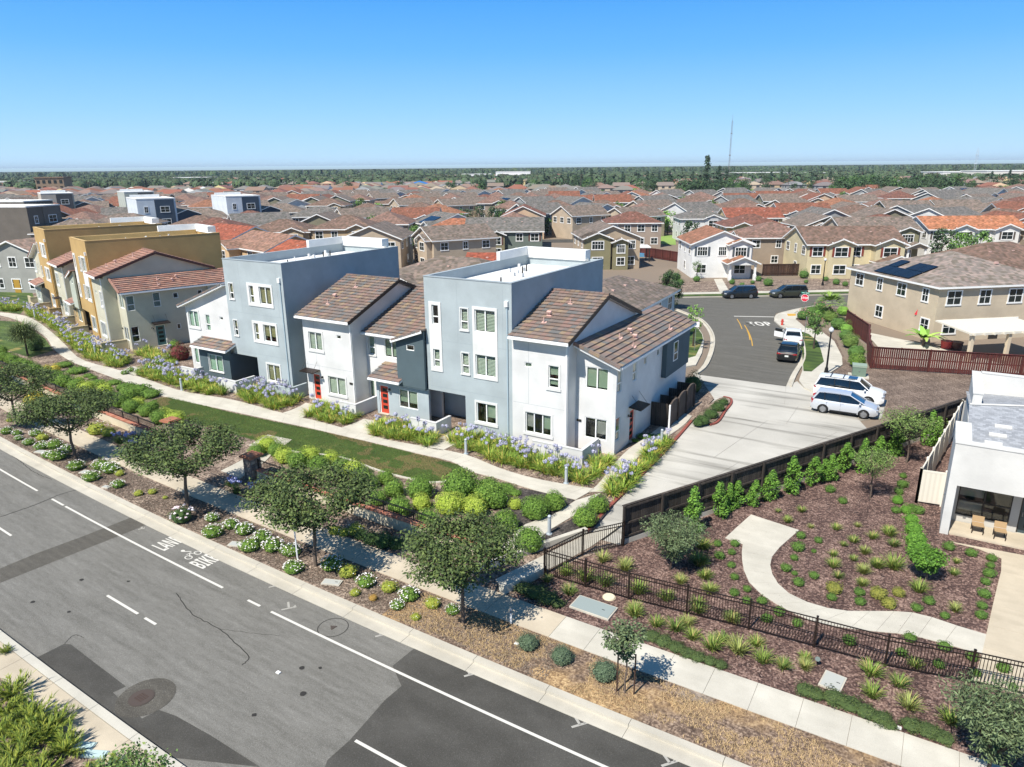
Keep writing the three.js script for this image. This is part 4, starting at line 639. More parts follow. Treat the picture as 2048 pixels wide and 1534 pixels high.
// ---------- white flat-roofed building on the right ----------
{
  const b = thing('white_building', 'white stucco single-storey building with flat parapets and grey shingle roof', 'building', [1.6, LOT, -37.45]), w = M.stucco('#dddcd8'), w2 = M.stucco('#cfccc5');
  const O = (x, z) => [x - 1.6, z + 37.45];
  // front entry block with porch recess
  facade(b, 0, 0, 0, [[0, 0], [.36, 0], [.36, 2.62], [5.4, 2.62], [5.4, 0], [7.5, 0], [7.5, 4.72], [0, 4.72]], [], w);
  facade(b, 0, 0, -PI / 2, [[-3.4, 0], [-.22, 0], [-.22, 4.72], [-3.4, 4.72]], [], w);
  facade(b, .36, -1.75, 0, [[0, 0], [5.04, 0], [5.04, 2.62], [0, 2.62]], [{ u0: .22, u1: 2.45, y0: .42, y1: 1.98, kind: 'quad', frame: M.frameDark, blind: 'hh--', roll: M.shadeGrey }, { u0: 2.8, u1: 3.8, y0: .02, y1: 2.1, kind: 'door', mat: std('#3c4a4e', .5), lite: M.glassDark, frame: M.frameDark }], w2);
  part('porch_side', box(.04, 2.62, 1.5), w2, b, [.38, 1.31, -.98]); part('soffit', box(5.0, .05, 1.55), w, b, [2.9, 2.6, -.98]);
  part('porch_slab', box(5.0, .1, 1.6), M.concreteWarm, b, [2.9, .03, -.9]);
  part('parapet', merge([bx2(.02, 7.5, 4.1, 4.72, -.5, -.24), bx2(.24, .62, 3.7, 4.72, -3.4, -.5), bx2(-.02, 7.52, 4.72, 4.76, -.52, .03), bx2(-.03, .66, 4.72, 4.76, -3.42, -.52)]), w, b);
  part('wall_vent', box(.12, .12, .03), M.steel, b, [1.0, .35, -1.73]); part('hose_bib', box(.05, .05, .12), M.steel, b, [-.06, 1.9, -.4]);
  // body behind with shingled roof planes
  facade(b, .7, 0, -PI / 2, [[-13.5, 0], [-3.4, 0], [-3.4, 3.55], [-13.5, 3.55]], [], w);
  const plane = (pts, n) => { const g = new THREE.BufferGeometry(), P = [], U = []; for (const i of [0, 1, 2, 0, 2, 3]) { P.push(...pts[i]); U.push(pts[i][0], -pts[i][2]); } g.setAttribute('position', new THREE.Float32BufferAttribute(P, 3)); g.setAttribute('uv', new THREE.Float32BufferAttribute(U, 2)); g.computeVertexNormals(); return part(n, g, M.shingle, b); };
  const r1 = plane([[.6, 3.5, -.5], [7.5, 3.5, -.5], [7.5, 4.75, -9.6], [.6, 4.55, -7.4]], 'roof'); plane([[.6, 4.55, -7.4], [7.5, 4.75, -9.6], [7.5, 3.9, -13.4], [.6, 3.7, -13.4]], 'roof');
  part('ridge_flashing', bar([.62, 4.6, -7.4], [7.5, 4.8, -9.6], .06), w, b);
  for (const [x, z] of [[2.15, -5.3], [1.9, -4.2], [1.7, -3.2]]) part('skylight_vent', box(.75, .06, .36), w, r1, [x, 3.5 + (-.5 - z) * .138 + .06, z], [.14, 0, -.0]);
  part('vent_pipe', merge([bar([3.3, 4.1, -3.8], [3.3, 4.7, -3.8], .05), bar([3.3, 4.15, -3.8], [3.0, 4.15, -3.7], .05)]), w, r1);
  // rear parapet block
  part('rear_parapet', merge([bx2(.75, 1.2, 3.2, 5.0, -13.4, -8.2), bx2(.75, 7.5, 3.2, 5.0, -13.6, -13.2), bx2(.72, 1.24, 5.0, 5.05, -13.45, -8.17), bx2(1.2, 7.5, 5.0, 5.05, -13.62, -13.18)]), w, b);
  for (const [x, z, n] of [[3.15, -38.3, 1], [4.05, -38.15, 2]]) { const p = O(x, z), c = thing('patio_chair', n === 1 ? 'low tan slatted patio chair below the window, the one farther from the door' : 'low tan slatted patio chair below the window, the one nearer the door', 'chair', [x, LOT + .09, z], .05); for (let k = 0; k < 6; k++) part('seat_slat', box(.5, .025, .07), std('#a88d68', .8), c, [0, .4, -.2 + k * .08]); part('backrest', box(.5, .3, .03), std('#a88d68', .8), c, [0, .58, -.27], [-.2, 0, 0]); for (const sx of [-.23, .23]) for (const sz of [-.23, .23]) part('leg', box(.035, .4, .035), M.iron, c, [sx, .2, sz]); void p; }
}
// (shingle material shared by the grey roofs)
M.shingleNote = null;

// ---------- street furniture ----------
const bollard = Proto(() => { const b = thing('bollard_light', 'short pale grey bollard light with domed top beside the garden walk', 'bollard', [0, 0, 0], 0, 'bollard lights along the walks'); const m = std('#b9c2c8', .5, { metalness: .3 }); part('base', cyl(.15, .16, .05, 16), m, b, [0, .025, 0]); part('post', cyl(.09, .09, .84, 16), m, b, [0, .45, 0]); part('lens_band', cyl(.085, .085, .1, 16), std('#8f979c', .3), b, [0, .9, 0]); part('cap', new THREE.SphereGeometry(.092, 14, 8, 0, PI * 2, 0, PI / 2), m, b, [0, .95, 0]); return b; });
for (const [x, z, w] of [[-24.2, -34.15, 'beside the entry walk of the right tower'], [-16.75, -33.4, 'in front of the end block patio wall'], [-14.8, -27.75, 'in the dark bark beside two clipped balls'], [-14.15, -41.9, 'beside the bin enclosure'], [-70.0, -36.7, 'below the cream end block'], [-52.15, -33.65, 'below the white left wing'], [-35.4, -35.2, 'between the two orange-red doors'], [-95, -43.4, 'in front of the farther ochre tower']]) bollard([x, LOT, z], 0, 1, 'pale grey bollard light ' + w);
const lampPost = Proto(() => { const l = thing('street_lamp', 'black street lamp post with pale lantern head', 'street lamp', [0, 0, 0]); part('base', cyl(.13, .19, .5, 12), M.black, l, [0, .25, 0]); part('pole', cyl(.06, .085, 3.1, 12), M.black, l, [0, 2.0, 0]); part('collar', cyl(.12, .07, .12, 12), M.black, l, [0, 3.58, 0]); part('globe', new THREE.LatheGeometry([[.1, 0], [.19, .08], [.21, .22], [.15, .36], [.04, .42]].map(p => new THREE.Vector2(...p)), 16), std('#cfd3d4', .3), l, [0, 3.63, 0]); part('finial', cyl(.01, .06, .14, 8), M.steel, l, [0, 4.1, 0]); return l; });
lampPost([-7.54, LOT, -64.8], 0, 1, 'black street lamp post with pale lantern beside the corner sidewalk'); lampPost([-15.45, .06, -115.6], 0, 1, 'black street lamp post with pale lantern in front of the yellow house');
{ // stop sign with street name blades
  const s = thing('stop_sign', 'red octagonal STOP sign on a post with green street name blades', 'sign', [-13.56, LOT, -88.45], -.1);
  part('post', box(.06, 3.0, .06), M.steel, s, [0, 1.5, 0]);
  const oct = new THREE.CylinderGeometry(.42, .42, .02, 8).rotateY(PI / 8).rotateX(PI / 2), wOct = new THREE.CylinderGeometry(.46, .46, .016, 8).rotateY(PI / 8).rotateX(PI / 2);
  const p = part('sign_plate', wOct, M.white, s, [0, 2.4, .04]); part('red_field', oct, std('#d0203a', .5), p, [0, 0, .006]); part('lettering', textGeo('STOP', .24), M.white, p, [0, 0, .019]);
  const green = std('#2f8f7c', .5); for (const [y, t, x] of [[2.98, 0, 0], [3.13, PI / 2, 0]]) { const q = part('name_blade', box(.9, .17, .015), green, s, [x, y, 0], [0, t, 0]); for (let i = 0; i < 5; i++) part('letter', box(.07, .08, .004), M.white, q, [-.28 + i * .14, 0, .01]); }
  const n = thing('parking_sign', 'narrow grey sign post beside the young verge tree', 'sign', [-11.43, LOT, -77.0], .2); part('post', box(.05, 2.4, .05), M.steel, n, [0, 1.2, 0]); part('plate', box(.03, .45, .3), M.steel, n, [0, 2.2, 0]);
  const q = thing('street_sign', 'white square sign on a thin post beside the side street', 'sign', [-19.87, LOT, -67.1], .3); part('post', box(.05, 2.9, .05), M.steel, q, [0, 1.45, 0]); part('plate', box(.62, .5, .03), M.white, q, [0, 2.6, .04]);
  const u = thing('utility_cabinet', 'pale green electrical cabinet on a concrete pad below the red fence', 'cabinet', [-5.06, 0, -65.5], .15); part('pad', box(1.6, .12, 1.35), M.concrete, u, [0, .06, 0]); part('body', box(1.05, .85, .9), std('#6f8474', .6), u, [0, .52, 0]); part('lid', box(1.12, .18, .96), std('#8fa08f', .6), u, [0, 1.0, 0]); part('lock', box(.08, .12, .03), M.steel, u, [0, .6, .46]);
  const h = thing('fire_hydrant', 'small red fire hydrant at the corner kerb', 'hydrant', [...(c => [c[0], LOT, c[1]])(G(1564, 650, LOT))]); const red = std('#c0463c', .5); part('barrel', cyl(.11, .13, .55, 12), red, h, [0, .28, 0]); part('bonnet', new THREE.SphereGeometry(.13, 12, 8), red, h, [0, .58, 0]); part('outlet', cyl(.06, .06, .36, 10), red, h, [0, .42, 0], [0, 0, PI / 2]);
  const spot = (px, py, lab) => { const c = G(px, py, LOT), t = thing('landscape_spotlight', lab, 'spotlight', [c[0], LOT, c[1]]); part('stake', cyl(.02, .02, .2, 6), M.black, t, [0, .1, 0]); part('head', cyl(.09, .07, .16, 12), std('#2f4a48', .5), t, [0, .25, 0], [.7, 0, 0]); };
  spot(1634, 1331, 'small dark green landscape spotlight in the bark near the iron fence');
  const mk = (px, py, lab, h) => { const c = G(px, py, LOT), t = thing('utility_marker', lab, 'marker', [c[0], LOT, c[1]]); part('post', box(.09, h, .02), std('#c9ccce', .6), t, [0, h / 2, 0]); part('band', box(.1, .12, .024), std('#7f8a90', .6), t, [0, h * .8, 0]); };
  mk(1022, 1248, 'thin pale marker stake at the sidewalk edge beside the street tree', .7); mk(595, 1118, 'thin tall grey marker pole among white flowering bushes', 1.9);
  for (const [px, py, lab] of [[1797, 1456, 'small white paper plate on the low juniper beside the sidewalk'], [1033, 1288, 'small white plant tag beside the bluish round shrub'], [556, 1340, 'small white reflector block on the asphalt']]) { const c = G(px, py, LOT); const t = thing('white_tag', lab, 'tag', [c[0], py === 1340 ? .012 : LOT, c[1]]); part('plate', box(.16, .03, .12), M.white, t, [0, .02, 0]); part('edge', box(.17, .012, .13), std('#cfcfcc', .7), t, [0, .008, 0]); }
}
// near median: kerb, stamped band, bark
{
  structure('median_island', stripSlab(-170, 60, 14, -9.2, -.01, LOT - .02), M.barkBrown);
  const k = structure('median_kerb', stripSlab(-170, 60, -9.22, -9.3, -.01, LOT - .03), M.joint);
  for (let x = -80; x < 40; x += 2.4) { part('kerb_stone', stripSlab(x, x + 2.385, -9.12, -9.42, -.01, LOT + .02), M.kerbWhite, k); part('stamped_panel', stripSlab(x, x + 2.385, -8.2, -9.1, -.01, LOT + .01), M.concreteWarm, k); }
  for (const [px, py, lab] of [[166, 1492, 'pale blue-green plastic lid in the median bark, the upper of two'], [190, 1509, 'pale blue-green plastic lid in the median bark, the lower of two']]) { const c = G(px, py, LOT), t = thing('valve_box', lab, 'utility lid', [c[0], LOT, c[1]], .45); part('rim', box(.78, .05, .3), std('#93a3a0', .7), t, [0, .01, 0]); part('lid', box(.7, .03, .24), std('#b5cbc8', .6), t, [0, .04, 0]); part('bolt', cyl(.02, .02, .02, 6), M.steel, t, [.28, .06, 0]); }
}

// ---------- plant kit: leaf-sized faces ----------
function Leaves() { this.p = []; this.n = []; this.c = []; }
const _a = V(0, 0, 0), _b = V(0, 0, 0), _c = V(0, 0, 0);
Leaves.prototype.leaf = function (x, y, z, nx, ny, nz, len, wid, col, dir) {
  _a.set(nx, ny, nz).normalize();
  if (dir) _b.copy(dir); else _b.set(rnd() - .5, rnd() - .5, rnd() - .5);
  _b.addScaledVector(_a, -_b.dot(_a)).normalize(); _c.crossVectors(_a, _b);
  const q = (u, v, k) => [x + _b.x * u + _c.x * v + _a.x * k, y + _b.y * u + _c.y * v + _a.y * k, z + _b.z * u + _c.z * v + _a.z * k];
  const A = q(-len / 2, 0, 0), B = q(0, wid / 2, -wid * .2), C = q(len / 2, 0, 0), D = q(0, -wid / 2, -wid * .2);
  this.p.push(...A, ...C, ...B, ...A, ...D, ...C); for (let i = 0; i < 6; i++) { this.n.push(_a.x, _a.y, _a.z); this.c.push(...col); }
};
// an arching blade
Leaves.prototype.blade = function (x, y, z, az, lean, len, wid, col, seg = 4, droop = 1.2) {
  let px = x, py = y, pz = z, a = lean; const dx = Math.cos(az), dz = Math.sin(az), sx = -dz, sz = dx; let L = [px - sx * wid / 2, py, pz - sz * wid / 2], R = [px + sx * wid / 2, py, pz + sz * wid / 2];
  for (let i = 1; i <= seg; i++) {
    const st = len / seg; px += dx * Math.sin(a) * st; pz += dz * Math.sin(a) * st; py += Math.cos(a) * st; const w = wid / 2 * (1 - .85 * (i / seg) ** 2), nx = -dx * Math.cos(a), ny = Math.sin(a), nz = -dz * Math.cos(a);
    const L2 = [px - sx * w, py, pz - sz * w], R2 = [px + sx * w, py, pz + sz * w];
    this.p.push(...L, ...R, ...R2, ...L, ...R2, ...L2); for (let k = 0; k < 6; k++) { this.n.push(nx, ny + .3, nz); this.c.push(...(col.call ? col(i / seg) : col)); }
    L = L2; R = R2; a += droop / seg * (.5 + i / seg);
  }
};
Leaves.prototype.geo = function () { const g = new THREE.BufferGeometry(); g.setAttribute('position', new THREE.Float32BufferAttribute(this.p, 3)); g.setAttribute('normal', new THREE.Float32BufferAttribute(this.n, 3)); g.setAttribute('color', new THREE.Float32BufferAttribute(this.c, 3)); return g; };
M.leaf = std('#ffffff', .75, { vertexColors: true, side: THREE.DoubleSide });
const lin = h => { const c = new THREE.Color(h); return [c.r, c.g, c.b]; };
const tint = (cols, v = .22) => { const a = pick(cols), k = 1 + rr(-v, v), w = rr(-.06, .06); return [a[0] * (k + w), a[1] * k, a[2] * (k - w)]; };
const onSphere = () => { const u = rr(-1, 1), t = rr(0, PI * 2), s = Math.sqrt(1 - u * u); return [s * Math.cos(t), u, s * Math.sin(t)]; };
// lumpy dome of leaves, radius 1
function domeLeaves(n, cols, o = {}) {
  const L = new Leaves(), ph = [rr(0, 9), rr(0, 9), rr(0, 9)], fl = o.flat || 1;
  const bump = (x, y, z) => 1 + (o.lump ?? .1) * (Math.sin(x * 5 + ph[0]) + Math.sin(y * 6 + ph[1]) + Math.sin(z * 5.5 + ph[2])) / 2;
  for (let i = 0; i < n; i++) { let [x, y, z] = onSphere(); if (y < -.35) y = -y; const r = bump(x, y, z) * rr(o.deep ?? .86, 1.03); L.leaf(x * r, Math.max(.02, (y * .92 + .62) * r * fl), z * r, x + rr(-.7, .7), y * 1.1 + .25 + rr(-.7, .7), z + rr(-.7, .7), rr(.7, 1.3) * (o.l || .1), rr(.7, 1.2) * (o.w || .065), tint(cols)); }
  return L;
}
const coreGeo = (() => { const g = new THREE.IcosahedronGeometry(.84, 3), p = g.attributes.position; for (let i = 0; i < p.count; i++) { const k = 1 + .07 * Math.sin(p.getX(i) * 9 + p.getZ(i) * 7) + .05 * Math.sin(p.getY(i) * 13); p.setXYZ(i, p.getX(i) * k, Math.max(0, p.getY(i) * .9 * k + .58), p.getZ(i) * k); } g.computeVertexNormals(); return g; })();
function shrubProto(name, label, cat, group, n, cols, o = {}) {
  return Proto(() => { const t = thing(name, label, cat, [0, 0, 0], 0, group); t.userData.stem = name; part('foliage', domeLeaves(n, cols.map(lin), o).geo(), M.leaf, t); part('inner_mass', coreGeo, o.core || std(cols[0], .95), t, [0, 0, 0], null, [.93, .93 * (o.flat || 1), .93]); if (o.flowers) { const F = new Leaves(); const fc = o.flowers.map(lin); for (let i = 0; i < (o.nf || 40); i++) { let [x, y, z] = onSphere(); y = Math.abs(y) * .9 + .1; const cx = x, cy = (y * .92 + .62) * (o.flat || 1) + .03, cz = z, c = pick(fc); for (let k = 0; k < 4; k++) F.leaf(cx + rr(-.03, .03), cy + rr(-.01, .03), cz + rr(-.03, .03), rr(-.5, .5), 1, rr(-.5, .5), o.fs || .13, (o.fs || .13) * .8, c); } part('flowers', F.geo(), M.leaf, t).userData.kind = 'stuff'; } return t; });
}
const variants = (n, f) => { const a = []; for (let i = 0; i < n; i++) a.push(f(i)); let k = 0; return (...q) => a[k++ % n](...q); };
const depthOf = (x, z, y = 0) => { const p = V(x, y, z).applyMatrix4(camera.matrixWorldInverse); return -p.z; };
camera.matrixWorldInverse.copy(camera.matrixWorld).invert();
// place a plant whose picture has its centre and radius at these photo pixels and that stands on the ground there
function plantPx(make, px, py, r, o = {}) { const low = o.low ?? .55, g = G(px, py + r * low, LOT), R = r * depthOf(g[0], g[1], LOT) / FOCAL * (o.k || 1); return make([g[0], LOT, g[1]], rr(0, 6.28), o.sy ? [R, R * o.sy, R] : R * rr(.95, 1.05), o.label, o.group); }
const zoomed = (ox, oy, s, list, f) => list.forEach(q => f(ox + q[0] / s, oy + q[1] / s, q[2] / s, q[3]));

const GREEN = ['#557426', '#64842d', '#4a6621', '#6f9134'], LIME = ['#93a838', '#a4b646', '#84993a', '#b3bd52'], DEEP = ['#3c5526', '#47602c', '#33491f'], OLIVE = ['#7d7f35', '#8d8c3e', '#6c702f'], BLUISH = ['#55664f', '#61725a', '#4a5b45', '#6d7d64'];
const round = variants(3, i => shrubProto('clipped_shrub', 'rounded clipped green shrub in the hedge bed behind the garden wall', 'shrub', 'clipped shrubs of the hedge bed', 1100, i === 1 ? GREEN : [...GREEN, '#86a23c'], { lump: .07 }));
const roundLime = variants(2, () => shrubProto('lime_shrub', 'rounded yellow-green shrub in the hedge bed behind the garden wall', 'shrub', 'yellow-green shrubs of the hedge bed', 1100, LIME, { lump: .1 }));
const lowMat = variants(2, () => shrubProto('spreading_shrub', 'low flat spreading green shrub beside the garden walk', 'shrub', 'flat shrubs beside the garden walk', 700, GREEN, { flat: .42, lump: .16, l: .12 }));
const yellowBush = shrubProto('golden_shrub', 'golden yellow leafed shrub beside the garden wall', 'shrub', 'golden shrubs', 700, ['#b3a43a', '#c2b44a', '#9a9a3c'], { lump: .14 });
const darkBush = variants(2, () => shrubProto('dark_shrub', 'dark green leafy shrub between sidewalk and cream garden wall', 'shrub', 'dark shrubs below the garden wall', 800, DEEP, { lump: .16, l: .14, w: .09 }));
const whiteBush = variants(3, i => shrubProto('flowering_bush', 'low bush with small white flowers in the bark strip along the kerb', 'bush', 'white flowering bushes along the kerb', 520, [...GREEN, '#7f8f3e'], { flat: .72, lump: .2, l: .15, w: .1, flowers: ['#f3f1ea', '#ffffff', '#ece6e2'], nf: 38 + i * 14, fs: .13 }));
const roseBush = shrubProto('rose_bush', 'rose bush with large pale blooms at the foot of a street tree', 'bush', null, 520, DEEP, { flat: .9, lump: .2, l: .14, flowers: ['#f1e6ea', '#ffffff', '#e9d3dc'], nf: 26, fs: .26 });
const limeBush = shrubProto('yellowing_bush', 'low yellow-green bush in the bark strip along the kerb', 'bush', 'yellow-green bushes along the kerb', 520, ['#8c9637', '#9ba83f', '#7b8a33', '#a99a3e'], { flat: .75, lump: .2, l: .15, flowers: ['#f3f1ea'], nf: 7 });
const brownBush = shrubProto('withered_bush', 'small withered brown bush in the bark strip along the kerb', 'bush', null, 420, ['#a07f3c', '#8d7038', '#b08d49'], { flat: .8, lump: .2, l: .14 });
const blueMound = variants(2, () => shrubProto('bluish_shrub', 'dense bluish-green mound shrub in the dry strip along the kerb', 'shrub', 'bluish mound shrubs in the dry strip', 1300, ['#4d5f46', '#5c6e54', '#6d7f62', '#43543d'], { flat: .85, lump: .14, l: .1, w: .05, deep: .8 }));
const ballGreen = variants(3, () => shrubProto('small_shrub', 'small round green shrub in the red bark garden', 'shrub', 'small round shrubs of the bark garden', 260, ['#4f6d28', '#5c7c30', '#436020'], { lump: .16, l: .22, w: .13, flat: .9 }));
const ballOlive = shrubProto('olive_shrub', 'round olive-yellow shrub in the red bark garden', 'shrub', 'olive-yellow shrubs of the bark garden', 420, OLIVE, { lump: .12, l: .17, w: .1, flat: .85 });
const juniper = variants(3, () => shrubProto('juniper', 'dark green ground-hugging juniper beside the sidewalk', 'juniper', 'junipers beside the sidewalk', 900, ['#42542a', '#4e602d', '#374824', '#5b6b36'], { flat: .46, lump: .3, l: .2, w: .05, deep: .62 }));
const medJuniper = variants(3, () => Proto(() => { const t = thing('golden_juniper', 'bright yellow-green feathery juniper in the median bark', 'juniper', [0, 0, 0], 0, 'junipers of the median'); t.userData.stem = 'golden_juniper'; const L = new Leaves(), cols = ['#6f7f20', '#808d2a', '#5c7020', '#929a38', '#4d651e'].map(lin); for (let i = 0; i < 46; i++) { const az = rr(0, 6.28), ln = rr(.5, 1.15), lean = rr(.55, 1.35); for (let k = 0; k < 26; k++) { const q = Math.pow(rnd(), .7) * ln, x = Math.cos(az) * Math.sin(lean) * q, z = Math.sin(az) * Math.sin(lean) * q, y = .04 + Math.cos(lean) * q * .8; L.blade(x, y, z, az + rr(-1.1, 1.1), lean + rr(-.5, .3), rr(.14, .3), .035, tint(cols, .25), 2, .5); } } part('sprays', L.geo(), M.leaf, t); part('stem', merge([0, 1, 2, 3, 4].map(k => bar([0, 0, 0], [Math.cos(k * 1.26) * .6, .25, Math.sin(k * 1.26) * .6], .02, 4, .008))), M.trunkDark, t); return t; }));
const redBush = shrubProto('red_leaf_shrub', 'tall shrub with dark red leaves at the corner of the white wing', 'shrub', null, 1300, ['#6b2c2c', '#7d3833', '#52402a', '#3f5a2a', '#5a2a28'], { lump: .16, l: .12, flat: 1.1 });

// blades
function clumpProto(name, label, cat, group, o) {
  return Proto(() => {
    const t = thing(name, label, cat, [0, 0, 0], 0, group); t.userData.stem = name; const L = new Leaves(), cols = o.cols.map(lin), dry = lin(o.dry || '#b5a450');
    for (let i = 0; i < o.n; i++) { const az = rr(0, PI * 2), r = Math.sqrt(rnd()) * (o.base || .3), c = tint(cols, .25), isDry = rnd() < (o.pd ?? .1); L.blade(Math.cos(az) * r, 0, Math.sin(az) * r, az + rr(-.5, .5), rr(.04, o.lean || .7), rr(.7, 1.1) * (o.len || 1), o.w || .06, isDry ? dry : c, 4, rr(.5, o.droop || 1.5)); }
    part('leaves', L.geo(), M.leaf, t);
    if (o.heads) { const fc = o.fcols.map(lin); const F = new Leaves(); for (let k = 0; k < 56; k++) { const [a, b, c] = onSphere(); F.leaf(a * .15, b * .13, c * .15, a, b + .3, c, .1, .06, tint(fc, .14)); } const fg = F.geo(); for (let i = 0; i < o.heads; i++) { const az = rr(0, PI * 2), r = rr(.1, .75), h = rr(1.1, 1.5) * (o.hh || 1), x = Math.cos(az) * r, z = Math.sin(az) * r; part('stem', bar([x * .5, 0, z * .5], [x, h, z], .012, 4), M.stem, t); part('flower_head', fg, M.leaf, t, [x, h, z], null, rr(.8, 1.15) * (o.hs || 1)); } }
    return t;
  });
}
M.stem = std('#6f813c', .8);
const AGA = ['#6f8b2e', '#7f9a36', '#8ea63c', '#5f7d2a'];
const agapanthus = variants(3, i => clumpProto('agapanthus', 'strappy green agapanthus clump with pale lavender flower heads', 'agapanthus', 'flowering agapanthus in the beds by the walks', { n: 95, cols: AGA, w: .055, len: .95, lean: .9, base: .35, pd: .12, droop: 1.6, dry: '#c9b25a', heads: 2 + i, hs: 1.15, fcols: ['#a09fbd', '#b1b0c8', '#9293b5', '#bebed0'] }));
const agaPlain = variants(2, () => clumpProto('strap_leaf_plant', 'bright green strap-leaved clump without flowers in the beds by the walks', 'plant', 'strap-leaved clumps without flowers', { n: 110, cols: [...AGA, '#9db344'], w: .055, len: .95, lean: 1.0, base: .35, pd: .16, droop: 1.7, dry: '#c9b25a' }));
const agaBlue = variants(2, () => clumpProto('blue_agapanthus', 'dark agapanthus clump with blue flower heads in front of the garden wall', 'agapanthus', 'blue agapanthus below the garden wall', { n: 110, cols: ['#48632a', '#3c5524', '#557030'], w: .06, len: 1.15, lean: .8, base: .35, pd: .05, heads: 10, hs: 1.15, hh: 1.1, fcols: ['#7f86c6', '#9aa0d6', '#b9bce0'] }));
const grass = variants(4, i => clumpProto('grass_clump', 'upright grass-like clump with pale green blades in the red bark garden', 'grass clump', 'grass-like clumps of the bark garden', { n: 130, cols: [['#6f8636', '#80963f', '#5f762e'], ['#5f762f', '#6e853a', '#516829'], ['#87924a', '#949c58', '#737f40'], ['#6f8834', '#7f983f', '#5c722b']][i], w: .06, len: 1.15, lean: .8, base: .32, pd: .12, droop: 1.1, dry: '#a8985f' }));

// hedge bed, right part
const Z3 = [420, 840, 3.2];
zoomed(...Z3, [[1180, 440, 78], [1600, 420, 130], [1215, 560, 88], [1400, 640, 95], [1830, 500, 92], [1890, 655, 90], [1070, 500, 68], [1350, 440, 95]], (x, y, r) => plantPx(round, x, y, r, { label: 'rounded clipped green shrub between lawn end and garden wall', group: 'clipped shrubs between lawn end and garden wall' }));
zoomed(...Z3, [[1355, 530, 65], [1530, 540, 95], [1700, 560, 85], [370, 160, 70], [480, 230, 70], [640, 230, 70], [780, 250, 60], [920, 320, 80]], (x, y, r) => plantPx(roundLime, x, y, r));
zoomed(...Z3, [[300, 200, 60], [560, 260, 72], [700, 290, 75], [850, 300, 72], [980, 365, 72], [1030, 400, 60], [430, 190, 60], [1130, 370, 60]], (x, y, r) => plantPx(round, x, y, r, { label: 'rounded clipped green shrub in the long hedge right of the stone pillar', group: 'clipped shrubs in the long hedge right of the stone pillar' }));
zoomed(900, 860, 3.1775, [[500, 700, 105], [855, 555, 85], [940, 475, 72], [540, 500, 95], [660, 455, 80], [250, 410, 110], [350, 590, 75], [80, 350, 110]], (x, y, r) => plantPx(round, x, y, r, { label: 'rounded clipped green shrub beside the diagonal cross walk', group: 'clipped shrubs beside the diagonal cross walk' }));
zoomed(900, 860, 3.1775, [[415, 470, 50], [140, 470, 70], [40, 470, 70]], (x, y, r) => plantPx(roundLime, x, y, r));
zoomed(900, 860, 3.1775, [[350, 345, 70], [240, 320, 70], [410, 380, 50], [330, 780, 55]], (x, y, r) => plantPx(lowMat, x, y, r));
// hedge bed, left part
zoomed(0, 720, 5.1125, [[280, 55, 75], [170, 40, 60], [360, 100, 85], [480, 150, 85], [580, 180, 100], [660, 215, 100], [790, 265, 95], [1130, 400, 95], [1230, 420, 100], [1330, 370, 100], [1350, 480, 95], [1500, 520, 90], [1560, 480, 80], [1640, 590, 100]], (x, y, r) => plantPx(round, x, y, r, { label: 'rounded clipped green shrub in the hedge left of the stone pillar', group: 'clipped shrubs in the hedge left of the stone pillar' }));
zoomed(0, 720, 5.1125, [[900, 290, 90], [1080, 310, 100], [1800, 600, 110], [1700, 560, 80], [1420, 440, 80], [820, 215, 60]], (x, y, r) => plantPx(roundLime, x, y, r));
zoomed(0, 720, 5.1125, [[790, 110, 105], [660, 50, 85], [905, 160, 55], [950, 182, 45], [1170, 230, 80], [1400, 310, 140], [1530, 350, 120], [980, 240, 110], [1290, 280, 110]], (x, y, r) => plantPx(lowMat, x, y, r, { low: .2 }));
zoomed(0, 720, 5.1125, [[570, 95, 60], [480, 82, 42], [380, 390, 110], [310, 410, 70]], (x, y, r) => plantPx(yellowBush, x, y, r));
zoomed(0, 560, 4.23, [[40, 650, 60], [110, 675, 60], [180, 690, 45], [20, 600, 50], [-60, 600, 60], [-120, 590, 60]], (x, y, r) => plantPx(round, x, y, r, { label: 'rounded clipped green shrub in the hedge beside the weeping tree', group: 'clipped shrubs in the hedge beside the weeping tree' }));
// between wall and sidewalk
zoomed(0, 720, 5.1125, [[1000, 690, 110], [1120, 725, 85]], (x, y, r) => plantPx(limeBush, x, y, r, { label: 'rounded yellow-green shrub between sidewalk and cream garden wall', group: 'yellow-green shrubs below the garden wall' }));
zoomed(560, 1000, 5.1125, [[780, 290, 95], [560, 300, 75], [660, 320, 70]], (x, y, r) => plantPx(limeBush, x, y, r, { label: 'rounded yellow-green shrub between sidewalk and cream garden wall', group: 'yellow-green shrubs below the garden wall' }));
zoomed(560, 1000, 5.1125, [[930, 380, 100], [1060, 400, 120], [1190, 440, 90], [820, 350, 70]], (x, y, r) => plantPx(darkBush, x, y, r, { sy: .8 }));
zoomed(0, 720, 5.1125, [[1220, 790, 75], [1330, 800, 75], [1400, 860, 75]], (x, y, r) => plantPx(agaBlue, x, y, r, { low: .8 }));
zoomed(240, 720, 3.1775, [[740, 800, 55], [700, 770, 40], [830, 820, 45], [880, 790, 40], [100, 480, 40]], (x, y, r) => plantPx(agaBlue, x, y, r, { low: .8 }));
